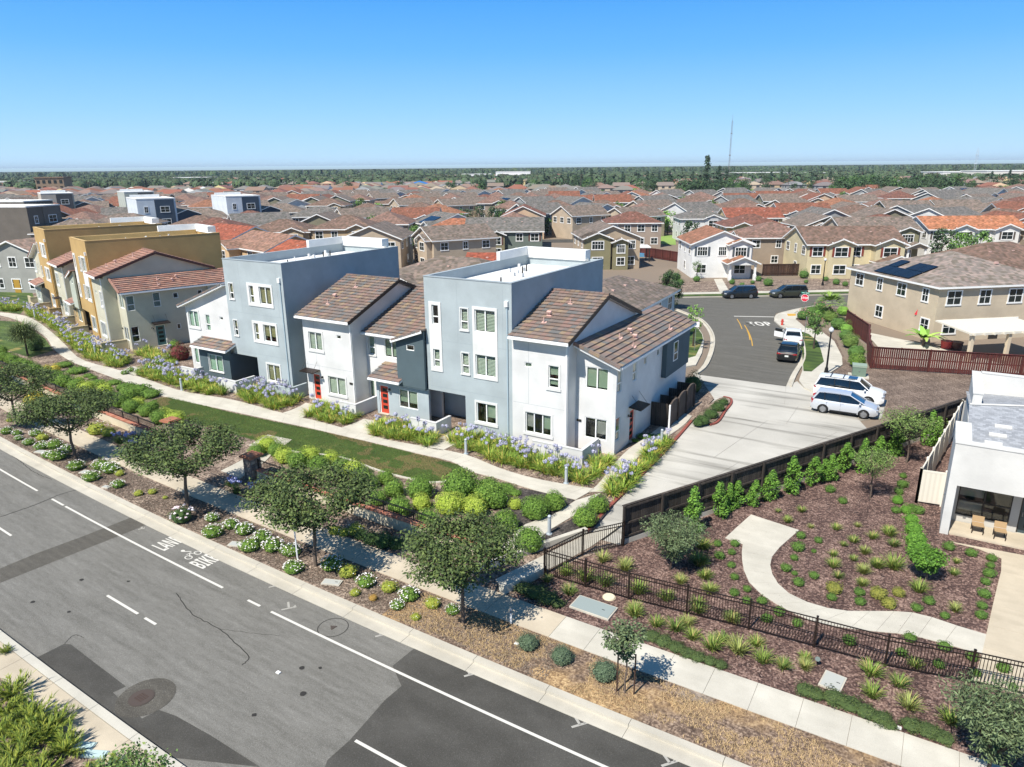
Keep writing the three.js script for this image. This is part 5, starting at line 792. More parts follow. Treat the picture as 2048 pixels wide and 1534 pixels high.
// parkway bushes
zoomed(0, 720, 5.1125, [[75, 715, 65], [180, 740, 50], [195, 790, 45], [300, 830, 60], [430, 870, 70], [370, 740, 60], [560, 850, 85], [600, 955, 100], [500, 960, 60], [780, 1070, 85], [1040, 1060, 85], [1140, 1095, 90], [940, 1180, 85], [1210, 1260, 70], [690, 900, 70]], (x, y, r) => plantPx(whiteBush, x, y, r));
zoomed(0, 720, 5.1125, [[100, 610, 35], [440, 780, 65], [1230, 1150, 50], [1420, 1355, 50], [1560, 1340, 48], [1690, 1400, 30]], (x, y, r) => plantPx(limeBush, x, y, r));
plantPx(roseBush, 365, 1030, 22);
zoomed(200, 960, 5.1125, [[1160, 510, 105], [1340, 440, 85], [1480, 490, 95], [1540, 650, 105], [1660, 560, 95], [1770, 650, 110], [1940, 700, 95], [1960, 870, 85], [1150, 375, 70]], (x, y, r) => plantPx(whiteBush, x, y, r));
zoomed(560, 1000, 5.1125, [[120, 500, 100], [140, 670, 110], [530, 635, 115], [885, 815, 100], [1320, 945, 115], [1200, 1060, 78], [1765, 1110, 75]], (x, y, r) => plantPx(whiteBush, x, y, r));
zoomed(560, 1000, 5.1125, [[700, 712, 105], [1115, 875, 90], [1560, 1035, 95], [1390, 1185, 58], [770, 935, 60]], (x, y, r) => plantPx(limeBush, x, y, r));
plantPx(brownBush, 746.8, 1194, 10);
zoomed(860, 1120, 5.1125, [[1000, 830, 115], [1350, 960, 135], [1780, 1120, 145]], (x, y, r) => plantPx(blueMound, x, y, r));
// junipers beside the sidewalk
zoomed(860, 1120, 5.1125, [[960, 290, 110], [1090, 330, 120], [1210, 390, 120], [1300, 440, 90]], (x, y, r) => plantPx(juniper, x, y, r, { low: .2 }));
zoomed(1240, 1200, 5.1125, [[330, 370, 100], [450, 420, 105], [570, 480, 105], [690, 540, 95], [800, 580, 95], [920, 620, 85], [1030, 660, 75], [1900, 920, 110], [2000, 960, 100]], (x, y, r) => plantPx(juniper, x, y, r, { low: .2 }));
zoomed(1640, 1200, 3.1725, [[90, 620, 85], [190, 660, 85], [290, 705, 80], [390, 750, 75], [440, 790, 55], [580, 795, 75], [680, 825, 85], [780, 870, 75]], (x, y, r) => plantPx(juniper, x, y, r, { low: .2 }));
// median junipers
for (const [x, y, r] of [[25, 1378, 50], [62, 1425, 55], [8, 1418, 45], [88, 1462, 55], [30, 1505, 52], [128, 1490, 50], [4, 1550, 50], [75, 1545, 48], [228, 1530, 36], [12, 1300, 17], [112, 1440, 40], [-5, 1460, 45], [45, 1470, 40], [190, 1560, 45]]) plantPx(medJuniper, x, y, r, { low: .3 });
// agapanthus beds, filled at random inside traced outlines
const inside = (p, poly) => { let c = false; for (let i = 0, j = poly.length - 1; i < poly.length; j = i++) { const a = poly[i], b = poly[j]; if ((a[1] > p[1]) !== (b[1] > p[1]) && p[0] < (b[0] - a[0]) * (p[1] - a[1]) / (b[1] - a[1]) + a[0]) c = !c; } return c; };
function fillBed(px, step, f) { const P = px.map(p => G(p[0], p[1], LOT)), xs = P.map(p => p[0]), zs = P.map(p => p[1]); for (let x = Math.min(...xs); x < Math.max(...xs); x += step) for (let z = Math.min(...zs); z < Math.max(...zs); z += step) { const q = [x + rr(-.4, .4) * step, z + rr(-.4, .4) * step]; if (inside(q, P)) f(q[0], q[1]); } }
const aga = (p, w) => (x, z) => rnd() < p ? agapanthus([x, LOT, z], rr(0, 6.28), rr(.62, .92), 'green agapanthus clump with pale lavender heads ' + w, 'agapanthus ' + w) : agaPlain([x, LOT, z], rr(0, 6.28), rr(.62, .92), 'strap-leaved green clump without flowers ' + w, 'strap-leaved clumps ' + w);
fillBed([[892, 888], [935, 904], [1000, 928], [1060, 948], [1130, 963], [1178, 972], [1186, 962], [1150, 938], [1100, 924], [1050, 904], [1000, 888], [950, 870], [915, 874]], .62, aga(.5, 'below the right tower'));
fillBed([[737, 867], [780, 877], [858, 892], [872, 876], [830, 860], [770, 846], [745, 850]], .62, aga(.4, 'between the right entry walks'));
fillBed([[612, 832], [680, 853], [722, 838], [712, 824], [680, 820], [640, 812], [620, 818]], .62, aga(.4, 'between the two orange-red doors'));
fillBed([[474, 797], [560, 821], [598, 806], [584, 792], [545, 782], [505, 782], [485, 784]], .62, aga(.6, 'below the left tower'));
fillBed([[278, 750], [365, 779], [455, 796], [462, 782], [430, 768], [395, 762], [340, 745], [300, 740]], .66, aga(.6, 'below the white left wing'));
fillBed([[140, 690], [172, 717], [236, 736], [262, 728], [240, 712], [205, 695], [172, 672], [140, 652], [105, 634], [60, 618], [48, 628], [84, 644], [118, 668]], .7, aga(.5, 'below the ochre towers'));
fillBed([[-30, 606], [40, 612], [44, 626], [0, 621], [-40, 617]], .8, aga(.6, 'below the farther ochre tower'));
fillBed([[1207, 985], [1232, 962], [1262, 935], [1290, 910], [1312, 893], [1335, 888], [1340, 894], [1300, 940], [1262, 978], [1235, 1000]], .62, aga(.55, 'along the red driveway kerb'));
fillBed([[1186, 960], [1210, 935], [1222, 920], [1205, 914], [1190, 925], [1180, 945]], .62, aga(.5, 'at the corner of the end block'));
fillBed([[300, 722], [352, 738], [356, 722], [330, 708], [290, 700], [270, 706]], .8, aga(.25, 'below the teal door'));
// roses, ferns and taller shrubs by the walls
for (const [x, y, r] of [[262, 738, 9], [280, 740, 10], [300, 730, 11], [322, 722, 11], [250, 744, 8], [335, 715, 9]]) plantPx(whiteBush, x, y, r, { label: 'white rose bush beside the garden walk below the cream end block', group: 'white roses by the cream end block' });
plantPx(redBush, 362, 708, 20); plantPx(round, 350, 690, 12, { label: 'green shrub beside the teal door', group: 'wall shrubs' });
for (const [x, y, r] of [[1385, 772, 20]]) plantPx(darkBush, x, y, r, { sy: 1.25, label: 'tall dark clipped shrub behind the bin enclosure', group: 'wall shrubs' });
for (const [x, y, r] of [[1405, 838, 16], [1422, 826, 16], [1436, 812, 15], [1396, 844, 12], [1447, 803, 11]]) plantPx(darkBush, x, y, r, { sy: .8, label: 'dark green mounded shrub in the red kerb island', group: 'kerb island shrubs' });
for (const [x, y, r] of [[1300, 872, 14], [1322, 872, 12], [1285, 872, 12], [1335, 880, 10], [1270, 880, 9]]) plantPx(lowMat, x, y, r, { low: .3, label: 'low green shrub beside the end wall', group: 'end wall shrubs' });
// right garden
zoomed(1240, 1200, 5.1125, [[370, 200, 85], [570, 230, 105], [680, 200, 80], [740, 330, 90], [940, 410, 120], [1050, 360, 80], [1210, 450, 120], [1390, 400, 90], [1460, 560, 100], [1660, 630, 90], [1890, 640, 85], [1890, 560, 70], [150, 100, 90], [800, 60, 85], [1150, 170, 80]], (x, y, r) => plantPx(grass, x, y, r, { low: .75, k: 1.25 }));
zoomed(1640, 1200, 3.1725, [[320, 420, 75], [330, 560, 70], [500, 500, 65], [560, 630, 75], [825, 725, 75], [600, 390, 48], [1210, 735, 70]], (x, y, r) => plantPx(grass, x, y, r, { low: .75, k: 1.25 }));
zoomed(960, 860, 3.793, [[930, 950, 65], [650, 1050, 65], [800, 1085, 75], [950, 1120, 75], [1100, 1010, 75], [1200, 1180, 75], [1670, 850, 58], [1660, 970, 75], [1520, 1120, 58], [1700, 1090, 48], [1740, 1190, 58], [680, 1200, 62], [510, 1120, 42], [1410, 1240, 65], [1650, 1290, 58], [1910, 1400, 65], [1170, 1340, 75]], (x, y, r) => plantPx(grass, x, y, r, { low: .75, k: 1.25 }));
zoomed(1400, 960, 3.1775, [[25, 400, 52], [10, 500, 48], [35, 590, 48], [60, 680, 52], [555, 245, 33], [645, 180, 32], [495, 190, 22], [705, 290, 22], [865, 290, 38], [975, 370, 38], [910, 400, 28], [1000, 280, 26], [1095, 345, 38], [1200, 320, 48], [1230, 390, 42], [1045, 440, 42], [845, 460, 32], [845, 520, 46], [975, 490, 32], [1035, 560, 48], [1125, 520, 52], [1230, 510, 75], [875, 595, 38], [1030, 645, 38]], (x, y, r) => plantPx(grass, x, y, r, { low: .7, k: 1.2 }));
zoomed(1700, 940, 3.172, [[245, 370, 42], [95, 500, 36], [170, 580, 46], [85, 625, 42], [75, 705, 38], [435, 730, 60], [660, 640, 38], [665, 865, 46], [675, 570, 30]], (x, y, r) => plantPx(grass, x, y, r, { low: .7, k: 1.2 }));
zoomed(1400, 960, 3.1775, [[110, 400, 31], [220, 400, 31], [200, 455, 28], [125, 475, 38], [198, 537, 28], [218, 613, 28], [215, 710, 34], [298, 690, 28], [298, 765, 33], [393, 763, 36], [500, 830, 38], [620, 420, 46], [598, 490, 28], [640, 350, 32], [752, 380, 30], [722, 450, 18], [545, 555, 36], [600, 590, 22], [625, 645, 38], [722, 602, 35], [835, 740, 36], [1008, 708, 34], [1015, 770, 34], [825, 55, 36], [905, 130, 30]], (x, y, r) => plantPx(ballGreen, x, y, r));
zoomed(1400, 960, 3.1775, [[850, 680, 55], [1130, 715, 55], [1197, 775, 55], [1260, 710, 42]], (x, y, r) => plantPx(ballOlive, x, y, r));
zoomed(1700, 940, 3.172, [[60, 770, 33], [60, 830, 33], [500, 825, 38], [420, 870, 36], [600, 920, 30], [625, 480, 40], [765, 520, 40], [895, 555, 33], [890, 600, 30], [880, 650, 40], [860, 705, 33], [850, 780, 42], [835, 855, 35], [830, 915, 38], [335, 35, 24], [330, 85, 40], [310, 130, 33], [290, 250, 34], [430, 250, 42], [390, 230, 28]], (x, y, r) => plantPx(ballGreen, x, y, r));
zoomed(1300, 1100, 2.738, [[640, 370, 33], [805, 395, 33], [705, 340, 28], [460, 230, 28], [530, 210, 23], [1090, 490, 40], [1420, 475, 38], [1610, 525, 38], [1760, 580, 36], [1930, 640, 38], [1375, 555, 33], [1580, 620, 36], [1785, 670, 28], [1985, 745, 28]], (x, y, r) => plantPx(ballGreen, x, y, r));
// laurels along the dark fence: upright ovals of glossy leaves, unit height
const laurel = variants(3, () => Proto(() => {
  const t = thing('laurel', 'upright bright green laurel shrub in front of the dark board fence', 'shrub', [0, 0, 0], 0, 'laurels along the dark fence'); t.userData.stem = 'laurel'; const L = new Leaves(), cols = ['#527c24', '#628c2c', '#729b36', '#43681e'].map(lin), ph = rr(0, 6);
  for (let k = 0; k < 26; k++) { const ty = k / 25, y0 = .08 + ty * .84, pr = Math.pow(Math.sin(Math.min(1, .2 + ty * .86) * PI), .6) * (1 - ty * .3), az = rr(0, 6.283), r0 = .24 * pr * Math.sqrt(rr(.1, 1)), cx = Math.cos(az) * r0, cz = Math.sin(az) * r0, R = .13 * (1 - ty * .35); for (let i = 0; i < 62; i++) { const [a, b, c] = onSphere(), q = R * Math.cbrt(rr(.2, 1)); L.leaf(cx + a * q, Math.max(.02, y0 + b * q * 1.1), cz + c * q, a + rr(-.6, .6), b + .7 + rr(-.5, .5), c + rr(-.6, .6), .06, .03, tint(cols, .25)); } } void ph;
  part('foliage', L.geo(), M.leaf, t); part('stem', merge([bar([0, 0, 0], [0, .7, 0], .015, 5, .006), ...[0, 1, 2, 3, 4].map(k => bar([0, .1 + k * .1, 0], [Math.cos(k * 2.4) * .2, .35 + k * .12, Math.sin(k * 2.4) * .2], .008, 4, .003))]), M.trunkDark, t); return t;
}));
const tall = (make, bx, by, h, o = {}) => { const g = G(bx, by, LOT), hm = h * depthOf(g[0], g[1], LOT) / FOCAL * 1.04; return make([g[0], o.y ?? LOT, g[1]], rr(0, 6.28), [hm * (o.w || 1) * (o.wide || 1), hm, hm * (o.w || 1) * (o.wide || 1)], o.label, o.group); };
for (const [x, y, h, w] of [[80, 705, 85, 1.2], [215, 770, 240, .85], [345, 700, 195, .85], [400, 655, 140, 1], [440, 645, 140, 1], [530, 640, 140, 1], [615, 610, 160, 1], [715, 575, 195, .9], [830, 540, 160, .95], [880, 515, 120, 1.1], [915, 510, 140, .95], [990, 470, 160, .9], [1080, 465, 175, .85], [1160, 420, 140, 1], [1245, 385, 150, 1]]) tall(laurel, 1300 + x / 2.542, 760 + y / 2.542, h / 2.542, { w, wide: 1.12 });
for (const [x, y, h, w] of [[200, 745, 240, .9], [480, 668, 300, .75], [540, 655, 240, .8]]) tall(laurel, 1740 + x / 4.127, 730 + y / 4.127, h / 4.127, { w, wide: 1.1 });
// grass blades of the lawn, dry tufts in the parkway: nobody could count them
{
  const bladeG = (() => { const L = new Leaves(); for (let i = 0; i < 7; i++) L.blade(rr(-.06, .06), 0, rr(-.06, .06), rr(0, 6.28), rr(.1, .6), rr(.04, .08), .012, [1, 1, 1], 2, .8); return L.geo(); })();
  const poly = [[302.9, 802.5], [322, 795], [340.7, 794.5], [460, 824.5], [548, 843.2], [640, 862.2], [757, 889.5], [873.8, 918], [914.7, 929], [932, 944], [886, 963], [864, 964.5], [807.7, 955], [757, 941], [640, 915], [560, 895], [480, 872], [400, 850], [340, 826]].map(p => G(p[0], p[1], LOT)), xs = poly.map(p => p[0]), zs = poly.map(p => p[1]);
  const sp = []; let g = 0; while (sp.length < 26000 && g++ < 200000) { const q = [rr(Math.min(...xs), Math.max(...xs)), rr(Math.min(...zs), Math.max(...zs))]; if (inside(q, poly)) sp.push(q); }
  const im = new THREE.InstancedMesh(bladeG, M.leafTint, sp.length), mt = new THREE.Matrix4(), qt = new THREE.Quaternion(), c = new THREE.Color();
  sp.forEach((p, i) => { qt.setFromAxisAngle(V(0, 1, 0), rr(0, 6.28)); mt.compose(V(p[0], LOT + .006, p[1]), qt, V(1, rr(.7, 1.2), 1)); im.setMatrixAt(i, mt); const d = fbm(p[0] * .5 + 50, p[1] * .7 + 50, 64, 127, 3); d > .6 ? c.setRGB(.24, .19, .08) : c.setRGB(rr(.07, .12), rr(.12, .18), rr(.022, .04)); im.setColorAt(i, c); });
  im.name = 'lawn_grass'; stuff(shade(im), 'mown green lawn grass with dry patches between walk and hedge', 'grass'); scene.add(im);
  const sp2 = []; for (let i = 0; i < 9000; i++) { const x = rr(-17, 6), z = rr(-20.5, -18.4); if (fbm(x * .6 + 40, z * 1.2 + 40, 64, 91, 3) > .47) sp2.push([x, z]); }
  const i2 = new THREE.InstancedMesh(bladeG, M.leafTint, sp2.length); sp2.forEach((p, i) => { qt.setFromAxisAngle(V(0, 1, 0), rr(0, 6.28)); mt.compose(V(p[0], LOT + .006, p[1] + curve(p[0])), qt, V(1.2, rr(.5, 1.3), 1.2)); i2.setMatrixAt(i, mt); const k = rr(.75, 1.2); c.setRGB(.5 * k, .36 * k, .19 * k); i2.setColorAt(i, c); });
  i2.name = 'dry_grass'; stuff(shade(i2), 'short dry straw grass in the strip along the kerb', 'grass'); scene.add(i2);
  // loose bark chips over the near beds
  const chip = box(.07, .012, .02), sp3 = []; for (let i = 0; i < 26000; i++) { const x = rr(-13, 8), z = rr(-40, -22.2); if (z > -40 && x > -13.2 + Math.max(0, -z - 25) * .53 && !(x > 2 && z < -26)) sp3.push([x, z, 0]); } for (let i = 0; i < 16000; i++) sp3.push([rr(-52, -10), rr(-20.5, -18.4), 1]);
  const i3 = new THREE.InstancedMesh(chip, std('#ffffff', .95), sp3.length); sp3.forEach((p, i) => { qt.setFromEuler(new THREE.Euler(rr(-.3, .3), rr(0, 6.28), rr(-.3, .3))); const z = p[2] ? p[1] + curve(p[0]) : p[1]; mt.compose(V(p[0], LOT + .012, z), qt, V(rr(.6, 1.5), 1, rr(.6, 1.6))); i3.setMatrixAt(i, mt); const k = Math.pow(rnd(), 2); p[2] ? c.setRGB(.10 + .22 * k, .075 + .18 * k, .055 + .14 * k) : c.setRGB(.07 + .25 * k, .04 + .19 * k, .033 + .16 * k); i3.setColorAt(i, c); });
  i3.name = 'bark_chips'; stuff(shade(i3), 'loose bark chips scattered over the planting beds', 'bark'); scene.add(i3);
}

// ---------- trees ----------
function limbs(S, p, dir, len, r, lvl, ends, o) {
  const n = 3; let a = p.clone(), d = dir.clone();
  for (let i = 0; i < n; i++) { const b = a.clone().addScaledVector(d, len / n); S.push(bar(a.toArray(), b.toArray(), r * (1 - .25 * i / n), lvl > 1 ? 5 : 7, r * (1 - .25 * (i + 1) / n))); a = b; d.x += rr(-.18, .18); d.z += rr(-.18, .18); d.y += (o.up ?? .06); d.normalize(); if (lvl > 0) ends.push(a.clone()); }
  if (lvl >= (o.lv || 3)) return;
  const k = lvl === 0 ? (o.k0 || 5) : 3; const az0 = rr(0, 6.28);
  for (let i = 0; i < k; i++) { const az = az0 + i / k * 6.283 + rr(-.3, .3), sp = lvl === 0 ? (o.spread || .9) : .7; const nd = d.clone().multiplyScalar(Math.cos(sp)).add(V(Math.cos(az), rr(-.1, .2), Math.sin(az)).multiplyScalar(Math.sin(sp))).normalize(); limbs(S, a, nd, len * (lvl === 0 ? (o.f0 || .8) : .62), r * .58, lvl + 1, ends, o); }
}
function treeProto(name, label, cat, group, o) {
  return Proto(() => {
    const t = thing(name, label, cat, [0, 0, 0], 0, group); t.userData.stem = name; const S = [], ends = []; limbs(S, V(0, 0, 0), V(rr(-.05, .05), 1, rr(-.05, .05)), o.trunk, o.r, 0, ends, o);
    const L = new Leaves(), cols = o.cols.map(lin), per = Math.max(6, Math.round(o.leaves / ends.length));
    for (const e of ends) { const R = o.cl || .45; for (let i = 0; i < per; i++) { const [a, b, c] = onSphere(), q = Math.cbrt(rnd()) * R; L.leaf(e.x + a * q * 1.1, e.y + b * q * .75, e.z + c * q * 1.1, a * .5 + rr(-.6, .6), .8 + rr(-.6, .5), c * .5 + rr(-.6, .6), o.l * rr(.7, 1.3), o.w * rr(.7, 1.3), tint(cols, .25)); } }
    part('trunk', merge(S), o.bark || M.trunk, t); part('crown', L.geo(), M.leaf, t);
    if (o.stakes) for (const s of [-.28, .3]) part('stake', cyl(.03, .03, 1.7, 6), M.fenceBrown[0], t, [s, .85, .1 * s]);
    return t;
  });
}
const STREET = ['#3f5024', '#4a5c2b', '#36451f', '#566833', '#607036'];
const streetTree = variants(3, () => treeProto('street_tree', 'spreading dark green street tree in the bark strip along the kerb', 'tree', 'street trees along the kerb', { trunk: 1.75, r: .085, k0: 6, spread: 1.0, f0: .82, lv: 3, up: .05, leaves: 12500, cl: .54, l: .13, w: .075, cols: STREET }));
for (const [px, py, s, sy, w] of [[35, 850, 1.12, 1.05, 'in front of the farther clipped hedge'], [152, 917, 1.15, 1.05, 'beside the golden shrub and garden wall'], [376, 1012, 1.2, 1.05, 'with pale roses at its foot'], [632, 1132, 1.12, 1.12, 'beside the thin grey marker pole'], [927, 1245, 1.0, 1.02, 'in front of the ramp wall'], [-90, 790, 1.1, 1.05, 'farthest along the kerb']]) { const g = G(px, py, LOT); streetTree([g[0], LOT, g[1]], rr(0, 6.28), [s, sy, s], 'spreading dark green street tree ' + w); }
const stakedTree = treeProto('young_tree', 'young staked tree in the dry strip along the kerb', 'tree', null, { trunk: 1.5, r: .035, k0: 4, spread: .32, f0: .6, lv: 2, up: .14, leaves: 1700, cl: .24, l: .11, w: .07, cols: ['#4f5f3c', '#5c6d46', '#6b7c55', '#445233'], stakes: true });
{ const g = G(1250, 1386, LOT); stakedTree([g[0], LOT, g[1]], .4, [1, .95, 1]); }
const FEATHER = ['#54643f', '#62724b', '#728259', '#475735'];
const feather = variants(2, () => treeProto('feathery_shrub', 'tall feathery grey-green shrub behind the iron fence', 'shrub', null, { trunk: .5, r: .05, k0: 8, spread: .62, f0: 2.1, lv: 2, up: .1, leaves: 6500, cl: .36, l: .13, w: .032, cols: FEATHER, bark: M.trunkDark }));
{ const g = G(1340, 1140, LOT); feather([g[0], LOT, g[1]], 1, [1.15, 1.15, 1.15], 'tall feathery grey-green shrub between iron fence and dark board fence'); const h = G(1975, 1545, LOT); feather([h[0], LOT, h[1]], 2, [1.2, 1.25, 1.2], 'large feathery grey-green shrub between iron fence and sidewalk'); }
const gardenTree = variants(2, () => treeProto('garden_tree', 'small thin-stemmed garden tree with light crown', 'tree', null, { trunk: 1.25, r: .04, k0: 5, spread: .7, f0: .7, lv: 2, up: .1, leaves: 2600, cl: .36, l: .1, w: .04, cols: ['#5d7336', '#6b8340', '#7d9350', '#4d622e'] }));
{ const g = G(1740, 997, LOT); gardenTree([g[0], LOT, g[1]], 1, [1, 1.08, 1], 'small thin-stemmed garden tree standing alone in the red bark'); const h = G(1813, 925, LOT); gardenTree([h[0], LOT, h[1]], 2, [1.45, 1.25, 1.45], 'bushy garden tree beside the cream vinyl fence'); }
const brightBush = shrubProto('leafy_shrub', 'bright green leafy shrub in the row behind the young bright tree', 'shrub', 'row of bright shrubs', 700, ['#4f7a22', '#5f8c2a', '#6f9a34'], { lump: .25, l: .14, w: .09, deep: .7 });
const brightTree = treeProto('bright_tree', 'bright green young tree with dense crown in the red bark garden', 'tree', null, { trunk: .55, r: .05, k0: 6, spread: .75, f0: 1.0, lv: 2, up: .12, leaves: 4200, cl: .36, l: .11, w: .07, cols: ['#527c22', '#638f2b', '#466c1c'] });
{ const g = G(1852, 1160, LOT); brightTree([g[0], LOT, g[1]], 1, [.95, .95, .95]); zoomed(1700, 940, 3.172, [[415, 440, 68], [425, 500, 70], [400, 370, 55], [385, 310, 45], [350, 250, 34], [300, 190, 34]], (x, y, r) => plantPx(brightBush, x, y, r * 1.1, { label: 'bright green leafy shrub in the row behind the young bright tree', group: 'row of bright shrubs' })); }
const weeping = Proto(() => { const t = thing('weeping_tree', 'grey-green weeping tree with fine hanging foliage beside the garden walk', 'tree', [0, 0, 0]); const L = new Leaves(), cols = ['#5b6b3c', '#6a7a48', '#7b8a58', '#4c5b30'].map(lin); for (let i = 0; i < 1500; i++) { const az = rr(0, 6.28), r = rr(.1, .9); L.blade(Math.cos(az) * r, 2.0 + rr(-.5, .7) - r * .4, Math.sin(az) * r, az + rr(-.6, .6), rr(.3, 1.3), rr(.7, 1.3), .03, tint(cols, .25), 4, rr(.8, 1.9)); } part('trunk', bar([0, 0, 0], [0, 2.3, 0], .09, 8, .05), M.trunkDark, t); part('crown', L.geo(), M.leaf, t); return t; });
{ const g = G(56, 712, LOT); weeping([g[0], LOT, g[1]], 0, 1.15); const d = G(72, 700, LOT); darkBush([d[0], LOT, d[1]], 1, [.9, 1.1, .9], 'dark green shrub at the foot of the weeping tree', 'wall shrubs'); }
// median tree whose top shows at the lower edge
const medianTree = treeProto('median_tree', 'leafy top of a tree standing in the median', 'tree', null, { trunk: 1.6, r: .07, k0: 5, spread: .7, f0: .75, lv: 3, up: .1, leaves: 2600, cl: .34, l: .13, w: .1, cols: ['#55703a', '#64803f', '#48602e', '#7b914a'] });
medianTree([-16.0, LOT, -7.2], .7, [.72, .78, .72]);

// ---------- detached houses ----------
const matCache = {}; const cm = (c, r = .92) => matCache[c] || (matCache[c] = M.stucco(c));
const roofCache = {}; const rm = c => roofCache[c] || (roofCache[c] = std(c, .92, { map: T.roof, bumpMap: T.roof, bumpScale: .03 }));
const FWD = [-Math.sin(YAW), -Math.cos(YAW)], RGT = [Math.cos(YAW), -Math.sin(YAW)];
function roofGeo(faces, th = .2) { // faces: eave edge first, counter-clockwise from above
  const P = [], U = [], Q = [];
  for (const f of faces) {
    const v = f.map(p => V(...p)), e = v[1].clone().sub(v[0]).normalize(), n = v[1].clone().sub(v[0]).cross(v[2].clone().sub(v[0])).normalize(), up = n.clone().cross(e);
    const uv = p => [p.clone().sub(v[0]).dot(e) + v[0].x * .37, p.clone().sub(v[0]).dot(up)];
    for (let i = 1; i < v.length - 1; i++) for (const k of [0, i, i + 1]) { P.push(...v[k].toArray()); U.push(...uv(v[k])); }
    for (let i = 0; i < v.length; i++) { const a = v[i], b = v[(i + 1) % v.length], a2 = a.clone(), b2 = b.clone(); a2.y -= th; b2.y -= th; for (const p of [a, a2, b2, a, b2, b]) Q.push(...p.toArray()); }
    for (let i = 1; i < v.length - 1; i++) for (const k of [0, i + 1, i]) Q.push(v[k].x, v[k].y - th, v[k].z);
  }
  const mk = (p, u) => { const g = new THREE.BufferGeometry(); g.setAttribute('position', new THREE.Float32BufferAttribute(p, 3)); g.setAttribute('uv', new THREE.Float32BufferAttribute(u || new Array(p.length / 3 * 2).fill(0), 2)); g.computeVertexNormals(); return g; };
  return [mk(P, U), mk(Q)];
}
// gable or hip over the rectangle x0..x1, z0..z1 (z1 is the front); pitch in rise per run
function roofOver(kind, ridge, x0, x1, z0, z1, y, pitch, o = .45) {
  const X0 = x0 - o, X1 = x1 + o, Z0 = z0 - o, Z1 = z1 + o, e = y - o * pitch, w = X1 - X0, d = Z1 - Z0;
  if (ridge === 'w') { const r = e + d / 2 * pitch, zm = (Z0 + Z1) / 2, h = kind === 'hip' ? d / 2 : 0, A = [X0 + h, r, zm], B = [X1 - h, r, zm]; const f = [[[X0, e, Z1], [X1, e, Z1], B, A], [[X1, e, Z0], [X0, e, Z0], A, B]]; if (h) f.push([[X1, e, Z1], [X1, e, Z0], B], [[X0, e, Z0], [X0, e, Z1], A]); return { f, r }; }
  const r = e + w / 2 * pitch, xm = (X0 + X1) / 2, h = kind === 'hip' ? w / 2 : 0, A = [xm, r, Z1 - h], B = [xm, r, Z0 + h]; const f = [[[X1, e, Z1], [X1, e, Z0], B, A], [[X0, e, Z0], [X0, e, Z1], A, B]]; if (h) f.push([[X0, e, Z1], [X1, e, Z1], A], [[X1, e, Z0], [X0, e, Z0], B]); return { f, r };
}
const gableGeo = (ridge, x0, x1, z0, z1, y, pitch) => { const w = ridge === 'd' ? x1 - x0 : z1 - z0, s = new THREE.Shape([[-w / 2, y], [w / 2, y], [0, y + w / 2 * pitch - .06]].map(p => new THREE.Vector2(...p))), L = ridge === 'd' ? z1 - z0 : x1 - x0, g = new THREE.ExtrudeGeometry(s, { depth: L, bevelEnabled: false }).translate(0, 0, -L / 2); if (ridge === 'w') g.rotateY(PI / 2); return g.translate((x0 + x1) / 2, 0, (z0 + z1) / 2); };
const hwGeo = {};
function houseWindow(b, x, y, z, ry, w, h, o = {}) {
  const k = w.toFixed(1) + h.toFixed(1) + (o.grid ? 'g' : ''); if (!hwGeo[k]) hwGeo[k] = merge([bxc(w + .24, .13, .07, 0, h / 2 + .05, 0), bxc(w + .3, .16, .1, 0, -h / 2 - .06, 0), bxc(.13, h, .07, -w / 2 - .05, 0, 0), bxc(.13, h, .07, w / 2 + .05, 0, 0), bxc(.06, h, .05, 0, 0, 0), ...(o.grid ? [bxc(w, .05, .05, 0, h * .12, 0), bxc(.05, h, .05, -w / 4, 0, 0), bxc(.05, h, .05, w / 4, 0, 0)] : h > 1.1 ? [bxc(w, .05, .05, 0, 0, 0)] : [])]);
  const f = part('window', hwGeo[k], o.trim || M.white, b, [x, y, z], [0, ry, 0]); part('pane', box(w, h, .03), o.glass || M.glassDark, f);
  if (o.shutter) for (const s of [-1, 1]) part('shutter', box(.34, h + .1, .05), o.shutter, f, [s * (w / 2 + .3), 0, .02]);
}
M.glassSky = std('#4a5b66', .08, { metalness: .2 });
